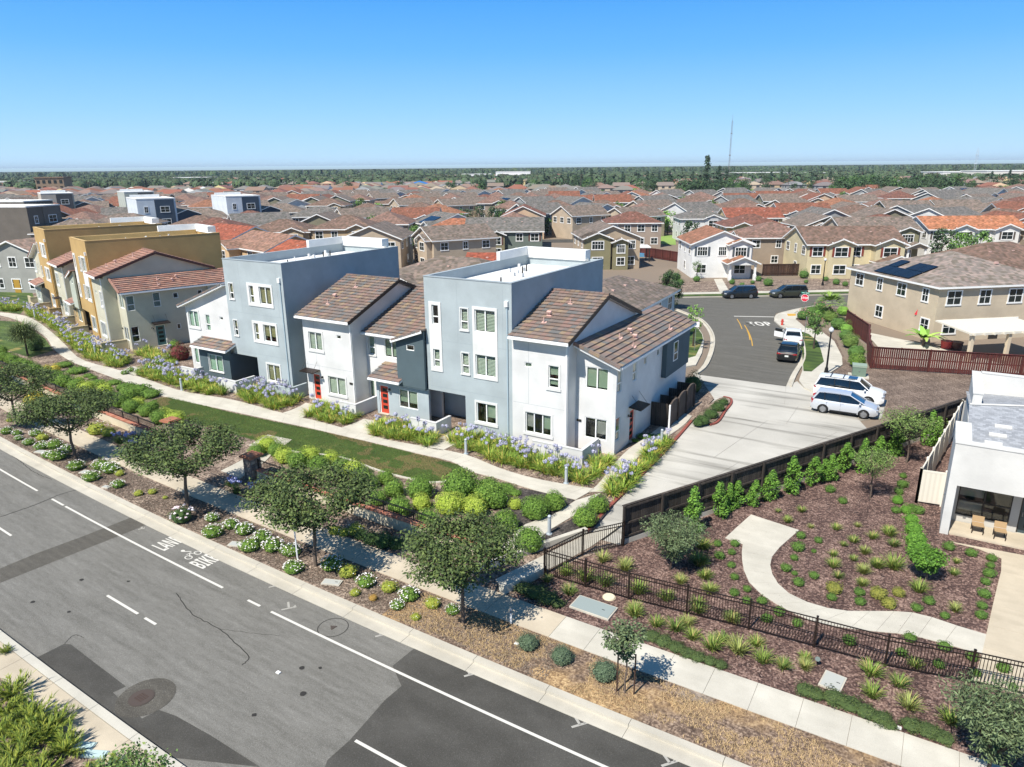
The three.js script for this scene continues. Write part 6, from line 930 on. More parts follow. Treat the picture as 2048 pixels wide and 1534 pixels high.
function house(name, o) {
  const b = thing(name || 'house', o.label, 'house', o.pos || [0, 0, 0], o.turn || 0, o.group); b.userData.stem = name || 'house';
  const { w, d } = o, h = o.h || 5.6, p = o.pitch || .4, wall = cm(o.wall), wall2 = cm(o.wall2 || o.wall), tr = o.trim || M.white, X = w / 2, Z = d / 2;
  const faces = [], wings = o.wings || []; let top;
  { const r = roofOver(o.roof || 'gable', o.ridge || 'w', -X, X, -Z, Z, h, p); faces.push(...r.f); top = r.r; }
  const wg = [bx2(-X, X, -.2, h, -Z, Z)]; if ((o.roof || 'gable') === 'gable') wg.push(gableGeo(o.ridge || 'w', -X, X, -Z, Z, h, p));
  part('wall', merge(wg), wall, b);
  for (const g of wings) { // projecting gabled wings at the front
    const x0 = g.x - g.w / 2, x1 = g.x + g.w / 2, z1 = Z + g.d, gh = g.h || h, back = g.back ?? (Z - Math.min(d * .45, g.w * .55)); const r = roofOver('gable', 'd', x0, x1, back, z1, gh, g.pitch || p); faces.push(...r.f);
    part('wing', merge([bx2(x0, x1, g.open ? gh - .5 : -.2, gh, Z - .3, z1), gableGeo('d', x0, x1, Z - .3, z1, gh, g.pitch || p)]), g.open ? wall : wall2, b);
    if (g.open) for (const s of [x0 + .25, x1 - .25]) part('porch_post', merge([bxc(.3, gh - .5, .3, 0, (gh - .5) / 2, 0), bxc(.44, .9, .44, 0, .45, 0)]), tr, b, [s, 0, z1 - .25]);
    else { houseWindow(b, g.x, gh - 1.35, z1 + .02, 0, Math.min(2.0, g.w * .5), 1.35, { trim: tr, shutter: o.shutter, grid: o.grid }); if (gh > 4) houseWindow(b, g.x, 1.5, z1 + .02, 0, Math.min(1.8, g.w * .5), 1.3, { trim: tr }); }
    if (g.brackets !== false) for (const s of [-1, 0, 1]) part('bracket', box(.12, .3, .35), tr, b, [g.x + s * g.w * .42, gh + (1 - Math.abs(s)) * g.w * .38 * p, z1 + .25], [.5, 0, 0]);
  }
  const [rg, fg] = roofGeo(faces); const rf = part('roof', rg, rm(o.roofCol), b); part('fascia', fg, tr, rf);
  if (o.solar) { const sl = Math.atan(p), side = o.solar; for (let i = 0; i < 4; i++) for (let j = 0; j < 2; j++) { const u = -2.2 + i * 1.45, v = 1.1 + j * 1.8; if (side === 'left' && i === 1 && j === 1) continue; const eave = side === 'front' ? Z + .45 : X + .45, y = h - .45 * p + v * Math.sin(sl) + .14, run = eave - v * Math.cos(sl); part('solar_panel', box(1.4, .05, 1.72), M.solar, rf, side === 'front' ? [u, y, run] : [side === 'left' ? -run : run, y, u], side === 'front' ? [sl, 0, 0] : [0, 0, 0]).rotation.set(...(side === 'front' ? [sl, 0, 0] : [0, PI / 2, 0])); if (side !== 'front') rf.children[rf.children.length - 1].rotation.set(sl, side === 'left' ? -PI / 2 : PI / 2, 0, 'YXZ'); } }
  for (let i = 0; i < (o.vents ?? 3); i++) { const t = (i + .5) / (o.vents ?? 3), yy = h - .45 * p + (Math.min(w, d) / 2 + .45) * p * .62; (o.ridge || 'w') === 'w' ? part('roof_vent', box(.3, .22, .3), M.ventPink, rf, [-X * .7 + t * w * .7, yy + .06, Z * .35]) : part('roof_vent', box(.3, .22, .3), M.ventPink, rf, [X * .35, yy + .06, -Z * .7 + t * d * .7]); }
  // windows on all sides
  const nf = Math.max(2, Math.round(w / 3.2)), ns = Math.max(2, Math.round(d / 4));
  for (let i = 0; i < nf; i++) { const x = -X + (i + .5) * w / nf; if (!wings.some(g => Math.abs(g.x - x) < g.w / 2 + .5 && !g.open)) { houseWindow(b, x, h - 1.35, Z + .02, 0, i % 2 ? 1.2 : 1.5, 1.35, { trim: tr, shutter: i % 2 ? null : o.shutter, grid: o.grid }); } if (!wings.some(g => Math.abs(g.x - x) < g.w / 2 + .5)) houseWindow(b, x, 1.45, Z + .02, 0, 1.4, 1.3, { trim: tr }); houseWindow(b, x, h - 1.35, -Z - .02, PI, 1.5, 1.2, { trim: tr }); }
  for (let i = 0; i < ns; i++) { const z = -Z + (i + .5) * d / ns; for (const s of [-1, 1]) { houseWindow(b, s * (X + .02), h - 1.3, z, s * PI / 2, i % 2 ? .8 : 1.3, 1.25, { trim: tr }); if (i % 2) houseWindow(b, s * (X + .02), 1.5, z + .5, s * PI / 2, 1.1, 1.2, { trim: tr }); } }
  { const pw = wings.find(g => g.open), dx = pw ? pw.x - .4 : 0; part('door', box(1.05, 2.15, .06), o.door || M.frameDark, b, [dx, 1.08, Z + .02]); }
  if (o.garage) part('garage_door', box(4.6, 2.2, .06), M.white, b, [0, 1.1, -Z - .03]);
  return b;
}
M.solar = std('#1d222b', .25, { metalness: .4 });
// roof ridge at a photo pixel and its height gives the place
const ridgeAt = (px, py, h) => { const g = G(px, py, h); return [g[0], 0, g[1]]; };
const T0 = YAW - .03;
const TANR = '#8d8074', GREYR = '#827f79', BROWNR = '#8a7263', REDR = '#8a6152', ORANGER = '#ab7a5e', PINKR = '#96796b', RUSTR = '#97654f';
// houses nearest the side street, one by one
house('house', { label: 'white stucco house with orange tile roof and gabled porch facing the cross street', pos: [-33.9, 0, -121.6], turn: T0, w: 9.6, d: 11.5, roof: 'gable', ridge: 'd', wall: '#efefec', roofCol: ORANGER, wings: [{ x: 2.6, w: 3.4, d: 1.2 }, { x: 2.6, w: 4.4, d: 3.2, h: 2.9, open: true, back: 5.6 }], shutter: std('#4b5358', .7), grid: true });
house('house', { label: 'yellow house with brown tile roof, wood-clad bay and rust shutters', pos: [-15.2, 0, -130.5], turn: T0, w: 15, d: 11, roof: 'gable', ridge: 'w', wall: '#d6c9a4', wall2: '#d6c9a4', roofCol: BROWNR, wings: [{ x: -2.6, w: 3.8, d: .8 }, { x: 4.6, w: 4.4, d: 1.6 }, { x: 5.2, w: 5, d: 3.6, h: 3, open: true, back: 5.3 }], shutter: std('#7d3b2c', .7) });
house('house', { label: 'beige house with solar panels on its tile roof behind the red fence', pos: [.5, 0, -93.0], turn: .70, w: 14, d: 14.6, h: 5.8, roof: 'hip', ridge: 'd', wall: '#cdbda4', roofCol: '#a0948a', solar: 'left', pitch: .34 });
house('house', { label: 'olive and tan house with solar panels beside the swimming pool', pos: ridgeAt(1212, 441, 8), turn: T0 + .1, w: 10, d: 12, ridge: 'd', wall: '#b7a48c', wall2: '#8d8767', roofCol: TANR, solar: 'right', wings: [{ x: -2.7, w: 4.6, d: .8 }, { x: 1.3, w: 2.6, d: 1.4, h: 5 }], grid: true });
house('house', { label: 'dark green house with grey roof and two gabled bays', pos: ridgeAt(1010, 430, 8.2), turn: T0, w: 15, d: 11, ridge: 'w', wall: '#6f7a72', wall2: '#8b8467', roofCol: GREYR, wings: [{ x: -5.2, w: 3.6, d: 1 }, { x: -1.4, w: 3, d: .8, h: 5 }], shutter: std('#5b3d35', .7) });
house('house', { label: 'white house with orange hip roof left of the dark green house', pos: ridgeAt(915, 434, 7.8), turn: T0, w: 13, d: 10, roof: 'hip', ridge: 'w', wall: '#e4e5e4', roofCol: '#b97b5c', wings: [{ x: -4, w: 4, d: 1 }], shutter: std('#6c7a45', .7) });
house('house', { label: 'taupe house with red hip roof behind the olive house', pos: ridgeAt(1264, 421, 7.8), turn: T0, w: 12, d: 10, roof: 'hip', ridge: 'w', wall: '#a8988a', roofCol: REDR });
house('house', { label: 'house with grey roof and small white gable right of the orange-roofed white house', pos: ridgeAt(1401, 416, 7.6), turn: T0, w: 11, d: 10, roof: 'hip', ridge: 'w', wall: '#dcdcda', roofCol: GREYR, wings: [{ x: 2, w: 4, d: .3 }] });
house('house', { label: 'pale yellow house with red-brown roof behind the yellow house', pos: ridgeAt(1500, 413, 7.8), turn: T0, w: 13, d: 10, ridge: 'w', wall: '#cdbd93', roofCol: '#a2624c' });
house('house', { label: 'greige house with tan roof right of the yellow house', pos: ridgeAt(1742, 431, 8), turn: T0, w: 14, d: 11, ridge: 'w', wall: '#b9ab97', wall2: '#8e8a6d', roofCol: TANR, wings: [{ x: 4.2, w: 4, d: 1.2 }, { x: 5.4, w: 3.6, d: 3, h: 3, open: true }], grid: true });
house('house', { label: 'white house with long orange roof at the right edge of the neighbourhood', pos: ridgeAt(1930, 427, 8), turn: T0, w: 18, d: 10, ridge: 'w', wall: '#e9e8e4', roofCol: '#c88762', wings: [{ x: -3, w: 4, d: 1 }, { x: 5, w: 4.4, d: 1.2 }], shutter: std('#5a5148', .7) });
house('house', { label: 'house with wide brown-grey tile roof right behind the beige solar house', pos: ridgeAt(1995, 490, 7.6), turn: .86, w: 16, d: 12, roof: 'hip', ridge: 'w', wall: '#c6b8a2', roofCol: BROWNR });
house('house', { label: 'pale blue house with tan tile roof behind the right tower', pos: [-27.5, 0, -63.5], turn: .05, w: 9, d: 14, h: 5.5, ridge: 'd', roof: 'hip', wall: '#c3ccd2', roofCol: TANR, pitch: .36 });
house('house', { label: 'slate house with wide tan tile roof between the two towers', pos: [-47, 0, -66], turn: .05, w: 17, d: 12, h: 5.6, ridge: 'w', roof: 'hip', wall: '#6f7d84', roofCol: TANR, wings: [{ x: -3.6, w: 4, d: .4, brackets: false }], pitch: .38 });
house('house', { label: 'peach gabled house with brown roof behind the left tower', pos: ridgeAt(545, 462, 7.8), turn: -.25, w: 14, d: 10, ridge: 'w', wall: '#d2b48c', roofCol: '#a88470', wings: [{ x: -4, w: 5, d: 2 }] });
house('house', { label: 'house with red barrel tile roof in front of the peach gable', pos: ridgeAt(640, 482, 7.4), turn: -.2, w: 16, d: 8, ridge: 'w', wall: '#d8c384', roofCol: '#b4674a' });
house('house', { label: 'house with red barrel tile roof behind the peach gable', pos: ridgeAt(470, 447, 7.8), turn: -.2, w: 14, d: 10, ridge: 'w', wall: '#cdb98a', roofCol: '#ad6248' });
house('house', { label: 'house with low red tile roof behind the right tower parapet', pos: ridgeAt(1010, 502, 7.2), turn: .4, w: 9, d: 7, ridge: 'w', wall: '#c2a68e', roofCol: '#ad5f47' });
// more town houses to the left, in other paints
function towerHouse(o) { const b = thing('tower_townhouse', o.label, 'townhouse', o.pos, o.turn); const m = cm(o.wall), m2 = cm(o.wall2 || o.wall), X = o.w / 2, Z = o.d / 2, H = o.h || 10.55; part('wall', bx2(-X, X, -.2, H, -Z, Z), m, b); part('coping', merge([bxc(o.w + .1, .25, .3, 0, H + .1, Z - .1), bxc(o.w + .1, .25, .3, 0, H + .1, -Z + .1), bxc(.3, .25, o.d, -X + .1, H + .1, 0), bxc(.3, .25, o.d, X - .1, H + .1, 0)]), M.roofWhite, b); part('roof_deck', box(o.w - .5, .1, o.d - .5), M.roofWhite, b, [0, H + .02, 0]); part('rear_parapet', box(o.w * .8, .7, .3), M.roofWhite, b, [0, H + .4, -Z + .3]); part('front_panel', box(o.w * .5, H - .2, .1), m2, b, [o.w * .2, H / 2, Z + .06]); for (const y of [1.6, 4.9, 8]) { houseWindow(b, o.w * .2, y, Z + .13, 0, 2, 1.4); houseWindow(b, -o.w * .28, y, Z + .02, 0, .8, 1.4); houseWindow(b, X + .02, y, Z - 3, PI / 2, 1.4, 1.3); } const [rg, fg] = roofGeo(roofOver('gable', 'd', X, X + 5.5, -Z, Z - 1, 6.8, .38).f); const rf = part('wing_roof', rg, rm(o.roofCol || TANR), b); part('fascia', fg, M.white, rf); part('wing', merge([bx2(X + .02, X + 5.5, -.2, 6.8, -Z, Z - 1), gableGeo('d', X, X + 5.5, -Z, Z - 1, 6.8, .38)]), m2, b); return b; }
for (const [px, py, turn, wall, wall2, lab] of [[20, 412, 1.0, '#6d675f', '#77716a', 'grey-brown flat-roofed town house beyond the ochre row, nearer one'], [20, 402, 1.0, '#6d675f', '#5e5a54', 'grey-brown flat-roofed town house beyond the ochre row, farther one'], [110, 386, 1.0, '#c9beb0', '#55565a', 'pale and charcoal flat-roofed town house among red roofs'], [270, 383, 1.0, '#bfc4bb', '#5d6060', 'pale grey flat-roofed town house beside orange roofs'], [300, 396, 1.0, '#dfe6ec', '#3f4f61', 'white and navy flat-roofed town house, the one standing alone'], [470, 391, 1.0, '#dfe6ec', '#3f4f61', 'white and navy flat-roofed town house behind the left tower']]) { const g = G(px, py, 10.6); towerHouse({ label: lab, pos: [g[0], 0, g[1]], turn: py > 400 ? T0 + 1.45 : T0 + .65, w: 9, d: 15.5, wall, wall2, roofCol: TANR }); }
house('house', { label: 'grey stucco gabled town house with mustard door beyond the ochre row', pos: [-120, 0, -58], turn: .35, w: 9, d: 12, h: 6, ridge: 'd', wall: '#a5a59f', roofCol: '#b39a88', door: mustard });
for (const [px, py, c] of [[330, 408, TANR], [250, 428, TANR], [400, 417, TANR], [160, 440, TANR], [640, 414, GREYR], [560, 408, TANR]]) { const g = ridgeAt(px, py, 7.6); house('house', { label: 'grey two-storey house with wide tan roof among the flat-roofed town houses', group: 'tan-roofed houses among the town houses', pos: g, turn: .7, w: 15, d: 11, ridge: 'w', roof: 'hip', wall: '#8a857d', roofCol: c }); }

// the neighbourhood: copies of a dozen kinds, set out in streets
const placed = []; scene.children.forEach(o => { if (o.userData.category === 'house' || o.userData.category === 'townhouse') placed.push([o.position.x, o.position.z]); });
const KINDS = [
  ['beige house with tan gable roof', { w: 10, d: 12, ridge: 'd', wall: '#bfae98', roofCol: TANR, wings: [{ x: 2, w: 4.4, d: 1 }] }], ['cream house with orange hip roof', { w: 11, d: 12, roof: 'hip', ridge: 'd', wall: '#dccfb4', roofCol: ORANGER, wings: [{ x: -2.4, w: 4, d: 1.2 }] }],
  ['white house with red-brown roof', { w: 12, d: 11, ridge: 'w', wall: '#dedad2', roofCol: RUSTR, wings: [{ x: 3, w: 4, d: 1.2 }, { x: -3, w: 3.4, d: .8 }] }], ['grey house with grey roof', { w: 11, d: 12, ridge: 'd', wall: '#9a9c9c', roofCol: GREYR, wings: [{ x: 1.8, w: 4, d: 1 }, { x: -2.6, w: 3, d: 2, h: 3, open: true }] }],
  ['tan house with brown hip roof', { w: 13, d: 11, roof: 'hip', ridge: 'w', wall: '#b8a385', roofCol: BROWNR, wings: [{ x: 3.4, w: 4.2, d: .8 }] }], ['olive house with grey-brown roof', { w: 10.5, d: 12, ridge: 'd', wall: '#87836e', wall2: '#b9ab97', roofCol: TANR, wings: [{ x: -1.8, w: 4.2, d: 1.2 }] }],
  ['yellow house with red roof', { w: 12, d: 10.5, roof: 'hip', ridge: 'w', wall: '#cfbd8a', roofCol: REDR, wings: [{ x: -3, w: 4, d: 1 }] }], ['taupe house with pinkish roof', { w: 11, d: 12, roof: 'hip', ridge: 'd', wall: '#a69684', roofCol: PINKR, wings: [{ x: 2.2, w: 4, d: .8 }] }],
  ['white house with grey roof and solar panels', { w: 12, d: 11, ridge: 'w', wall: '#d8d9d8', roofCol: GREYR, solar: 'front', wings: [{ x: 4, w: 3.6, d: 1.2 }] }], ['peach house with rust roof', { w: 11, d: 11.5, ridge: 'd', wall: '#d0b294', roofCol: RUSTR, wings: [{ x: -2.2, w: 4.2, d: 1 }] }]];
const kindMakers = KINDS.map(([n, o]) => Proto(() => house('house', { ...o, label: 'two-storey ' + n + ' in the streets behind the town houses', group: 'neighbourhood houses, ' + n, vents: 2 })));
const HOUSES = [];
{
  const field = G(1118, 386, 0);
  for (let row = 0; row < 62; row++) {
    const v = 118 + row * 17.2 + (row % 2 ? -2.5 : 2.5); if (row % 8 === 7) continue;
    for (let i = -74; i <= 74; i++) {
      const u = i * 14.2 + (row % 3) * 4 + rr(-.8, .8); if (Math.abs(u) > v * .80 + 10) continue; if ((i + 700 + (row >> 2) * 3) % 13 === 0) continue;
      const x = RGT[0] * u + FWD[0] * v, z = RGT[1] * u + FWD[1] * v;
      if (u > -10 && v < 128) continue; if (v < 165 && u > 0 && u < 40 && v < 128) continue;
      if (placed.some(p => Math.hypot(p[0] - x, p[1] - z) < 14.5)) continue;
      if (Math.hypot((x - field[0]) / 1.0, (z - field[1]) / 1.0) < 44) continue; if (x < -55 && z > -100 + (-55 - x) * .2) continue;
      if (v > 330 && u > v * .02 + 30 && v < 470 && fbm(u * .02 + 9, v * .02 + 9, 64, 5, 2) > .42) continue; // wooded ground on the right
      if (v > 520 && fbm(u * .012 + 9, v * .012 + 9, 64, 15, 2) > .5) continue;
      HOUSES.push([x, z, v, u, row]);
    }
  }
  HOUSES.sort((a, b) => a[2] - b[2]);
  const near = HOUSES.slice(0, 285), far = HOUSES.slice(285);
  near.forEach(([x, z, v, u, row]) => { const k = pick([0, 0, 0, 1, 2, 3, 3, 4, 4, 5, 5, 6, 7, 7, 7, 8, 8, 9]); kindMakers[k]([x, 0, z], T0 + (row % 2 ? PI : 0) + rr(-.03, .03) + (rnd() < .12 ? PI / 2 : 0), [rr(.94, 1.06), rr(.94, 1.05), rr(.94, 1.06)]); });
  // beyond: the remaining houses, too small to tell their parts apart
  const P = [], C = [], tri = (a, b, c, col) => { P.push(...a, ...b, ...c); for (let i = 0; i < 3; i++) C.push(...col); };
  for (const [x, z, v, u, row] of far) {
    const k = KINDS[pick([0, 0, 3, 3, 4, 5, 7, 8, 2, 9, 6])][1], t = T0 + (rnd() < .5 ? 0 : PI / 2), c = Math.cos(t), s = Math.sin(t), W = lin(k.wall), R = lin(k.roofCol).map(q => q * rr(.75, .9)), X = k.w / 2, Z = k.d / 2, h = rnd() < .25 ? 3.2 : 5.6, tp = (a, y, b) => [x + a * c + b * s, y, z - a * s + b * c];
    const hip = rnd() < .5 ? 4 : 0, A = tp(-X + hip, h + 2.1, 0), B = tp(X - hip, h + 2.1, 0), e = [tp(-X - .4, h, Z + .4), tp(X + .4, h, Z + .4), tp(X + .4, h, -Z - .4), tp(-X - .4, h, -Z - .4)];
    tri(e[0], e[1], B, R); tri(e[0], B, A, R); tri(e[2], e[3], A, R); tri(e[2], A, B, R); tri(e[1], e[2], B, hip ? R : W); tri(e[3], e[0], A, hip ? R : W);
    const q = [tp(-X, 0, Z), tp(X, 0, Z), tp(X, 0, -Z), tp(-X, 0, -Z)], q2 = [tp(-X, h, Z), tp(X, h, Z), tp(X, h, -Z), tp(-X, h, -Z)]; for (let i = 0; i < 4; i++) { const j = (i + 1) % 4; tri(q[i], q[j], q2[j], W); tri(q[i], q2[j], q2[i], W); }
    for (let i = 0; i < 4; i++) for (const y of [1.2, 3.9]) { if (y + 1.2 > h) continue; const j = (i + 1) % 4, D = [.05, .055, .06], f = (t2, yy) => { const m = 1.004; return [(q[i][0] + (q[j][0] - q[i][0]) * t2 - x) * m + x, yy, (q[i][2] + (q[j][2] - q[i][2]) * t2 - z) * m + z]; }; for (const t2 of [.2, .62]) { tri(f(t2, y), f(t2 + .17, y), f(t2 + .17, y + 1.2), D); tri(f(t2, y), f(t2 + .17, y + 1.2), f(t2, y + 1.2), D); } }
  }
  const g = new THREE.BufferGeometry(); g.setAttribute('position', new THREE.Float32BufferAttribute(P, 3)); g.setAttribute('color', new THREE.Float32BufferAttribute(C, 3)); g.computeVertexNormals();
  stuff(solo('distant_houses', g, std('#ffffff', .92, { vertexColors: true })), 'mass of small tiled-roof houses reaching towards the horizon', 'houses');
  // streets and park
  for (let row = 0; row < 34; row += 2) { const v = 118 + row * 17.2 + 25.8, wd = v * .82 + 20, q = (u, vv) => [RGT[0] * u + FWD[0] * vv, RGT[1] * u + FWD[1] * vv]; if (v > 150) structure('neighbourhood_street', plan([q(-wd, v - 4), q(wd, v - 4), q(wd, v + 4), q(-wd, v + 4)], .02), M.asphaltNew); }
  const pk = [[-34, -28], [34, -28], [38, 26], [-36, 28]].map(p => [field[0] + RGT[0] * p[0] + FWD[0] * p[1], field[1] + RGT[1] * p[0] + FWD[1] * p[1]]); structure('park_field', plan(pk, .03), std('#7f9a4c', .95));
  structure('park_lawn', plan(PL([[1310, 470], [1350, 470], [1352, 490], [1312, 488]]), .03), std('#7f9a4c', .95));
}
// pool, patio cover, shade sail and other one-offs
{
  const g = G(1292, 515, 0), p = thing('swimming_pool', 'blue raised swimming pool behind the white patio cover', 'pool', [g[0], 0, g[1]], T0); part('wall', box(7, .7, 4), std('#5b93b8', .5), p, [1.2, .35, -3]); part('water', box(6.6, .04, 3.6), std('#4f9fcf', .1), p, [1.2, .69, -3]);
  const c = G(1268, 521, 0), s = thing('patio_cover', 'flat white patio cover on dark posts beside the pool', 'patio cover', [c[0], 0, c[1]], T0); part('roof', box(5.6, .18, 4.4), M.white, s, [0, 2.7, 0]); for (const a of [-2.6, 2.6]) for (const b of [-2, 2]) part('post', box(.18, 2.6, .18), M.frameDark, s, [a, 1.3, b]);
  const h = thing('house_patio_cover', 'cream lattice patio cover on posts behind the red fence', 'patio cover', [4.6, 0, -79.4], .70); part('roof', merge([bxc(8.4, .14, 4.6, 0, 2.85, 0, .06), bxc(8.6, .2, .15, 0, 2.68, 2.25)]), std('#d6cfbf', .7), h); for (let i = 0; i < 9; i++) part('rafter_tail', box(.09, .16, .35), std('#d6cfbf', .7), h, [-4 + i, 2.68, 2.4]); for (const a of [-3.8, 0, 3.8]) part('post', box(.3, 2.7, .3), std('#c9b9a0', .8), h, [a, 1.35, 2.0]);
  for (const [px, py, lab] of [[1892, 697, 'red round planter tub on the patio behind the red fence'], [1912, 699, 'brown round planter tub on the patio behind the red fence']]) { const q = G(px, py), t = thing('planter_tub', lab, 'planter', [q[0], 0, q[1]]); part('tub', new THREE.CylinderGeometry(.55, .45, .75, 18), std(lab[0] === 'r' ? '#b8403c' : '#54342c', .6), t, [0, .38, 0]); part('rim', new THREE.TorusGeometry(.54, .04, 6, 20).rotateX(PI / 2), std(lab[0] === 'r' ? '#c5534d' : '#6a463b', .6), t, [0, .75, 0]); }
  const f = G(1829, 672), fl = thing('red_flag', 'small red pennant on a thin pole beside the beige wall', 'flag', [f[0], 0, f[1]]); part('pole', cyl(.02, .02, 3.1, 6), M.white, fl, [0, 1.55, 0]); part('pennant', new THREE.ExtrudeGeometry(new THREE.Shape([new THREE.Vector2(0, 0), new THREE.Vector2(-.35, -.75), new THREE.Vector2(.05, -.85)]), { depth: .01, bevelEnabled: false }), std('#c8323c', .7), fl, [0, 3.05, 0]);
  structure('patio_slab', plan([[-6.5, -84.5], [.2, -80.8], [6, -76], [7, -73], [-3.8, -70.5], [-4.4, -77]], .03), M.concreteNew);
  const b = G(840, 371, 5), sh = thing('shade_canopy', 'blue playground shade canopy on posts among the roofs', 'canopy', [b[0], 0, b[1]], T0); part('canopy', new THREE.ConeGeometry(15, 4, 4).rotateY(PI / 4).scale(1.2, 1, .8), std('#2f6fae', .7), sh, [0, 6.6, 0]); for (const a of [-10, 10]) for (const d of [-6, 6]) part('post', cyl(.15, .15, 5, 8), M.steel, sh, [a, 2.5, d]);
}

// ---------- cars ----------
const csg = new Evaluator(); csg.attributes = ['position', 'normal', 'uv']; csg.useGroups = false;
function loft(rings, closed = true) { // rings of equal length, outward when points run counter-clockwise seen from +x end
  const n = rings[0].length, P = [], idx = []; rings.forEach(r => r.forEach(p => P.push(...p)));
  for (let i = 0; i < rings.length - 1; i++) for (let j = 0; j < n; j++) { const k = (j + 1) % n, a = i * n + j, b = i * n + k, c = a + n, d = b + n; idx.push(a, c, b, b, c, d); }
  for (const [r, s] of [[0, 1], [rings.length - 1, -1]]) { const c = P.length / 3, m = rings[r].reduce((t, p) => [t[0] + p[0] / n, t[1] + p[1] / n, t[2] + p[2] / n], [0, 0, 0]); P.push(...m); for (let j = 0; j < n; j++) { const a = r * n + j, b = r * n + (j + 1) % n; s > 0 ? idx.push(c, a, b) : idx.push(c, b, a); } }
  const g = new THREE.BufferGeometry(); g.setAttribute('position', new THREE.Float32BufferAttribute(P, 3)); g.setAttribute('uv', new THREE.Float32BufferAttribute(new Float32Array(P.length / 3 * 2), 2)); g.setIndex(idx); g.computeVertexNormals(); return g;
}
function creased(g, ang = .6) { // split normals at sharp edges
  const s = g.index ? g.toNonIndexed() : g, p = s.attributes.position, fn = [], map = {}, key = i => [p.getX(i), p.getY(i), p.getZ(i)].map(v => Math.round(v * 500)).join();
  const a = V(0, 0, 0), b = V(0, 0, 0), c = V(0, 0, 0); for (let f = 0; f < p.count / 3; f++) { a.fromBufferAttribute(p, f * 3); b.fromBufferAttribute(p, f * 3 + 1); c.fromBufferAttribute(p, f * 3 + 2); const n = b.sub(a).cross(c.sub(a)); fn.push(n.clone()); for (let k = 0; k < 3; k++) (map[key(f * 3 + k)] ||= []).push(f); }
  const N = new Float32Array(p.count * 3), un = fn.map(n => n.clone().normalize()), cs = Math.cos(ang); for (let i = 0; i < p.count; i++) { const f = Math.floor(i / 3), t = V(0, 0, 0); for (const q of map[key(i)]) if (un[q].dot(un[f]) > cs) t.add(fn[q]); t.normalize(); N.set([t.x, t.y, t.z], i * 3); }
  s.setAttribute('normal', new THREE.BufferAttribute(N, 3)); return s;
}
const interp = (tab, x) => { for (let i = 0; i < tab.length - 1; i++) if (x <= tab[i + 1][0]) { const t = (x - tab[i][0]) / (tab[i + 1][0] - tab[i][0]); return tab[i][1] + (tab[i + 1][1] - tab[i][1]) * t; } return tab[tab.length - 1][1]; };
const tyreGeo = new THREE.LatheGeometry([[.2, -.1], [.315, -.1], [.335, -.07], [.34, 0], [.335, .07], [.315, .1], [.2, .1]].map(p => new THREE.Vector2(...p)), 28).rotateX(PI / 2);
const M2 = { tyre: std('#1b1b1c', .85), rim: std('#a9acb0', .35, { metalness: .8 }), rimDark: std('#55585c', .4, { metalness: .7 }), glass: new THREE.MeshPhysicalMaterial({ color: new THREE.Color('#10161a'), roughness: .05, clearcoat: 1 }), red: std('#a3121c', .25), lamp: std('#d5dade', .15, { metalness: .3 }), trim: std('#1a1b1d', .5), plate: std('#d9dcd8', .6) };
const paint = (c, metal = .0) => new THREE.MeshPhysicalMaterial({ color: new THREE.Color(c), roughness: .38, metalness: metal, clearcoat: 1, clearcoatRoughness: .06 });
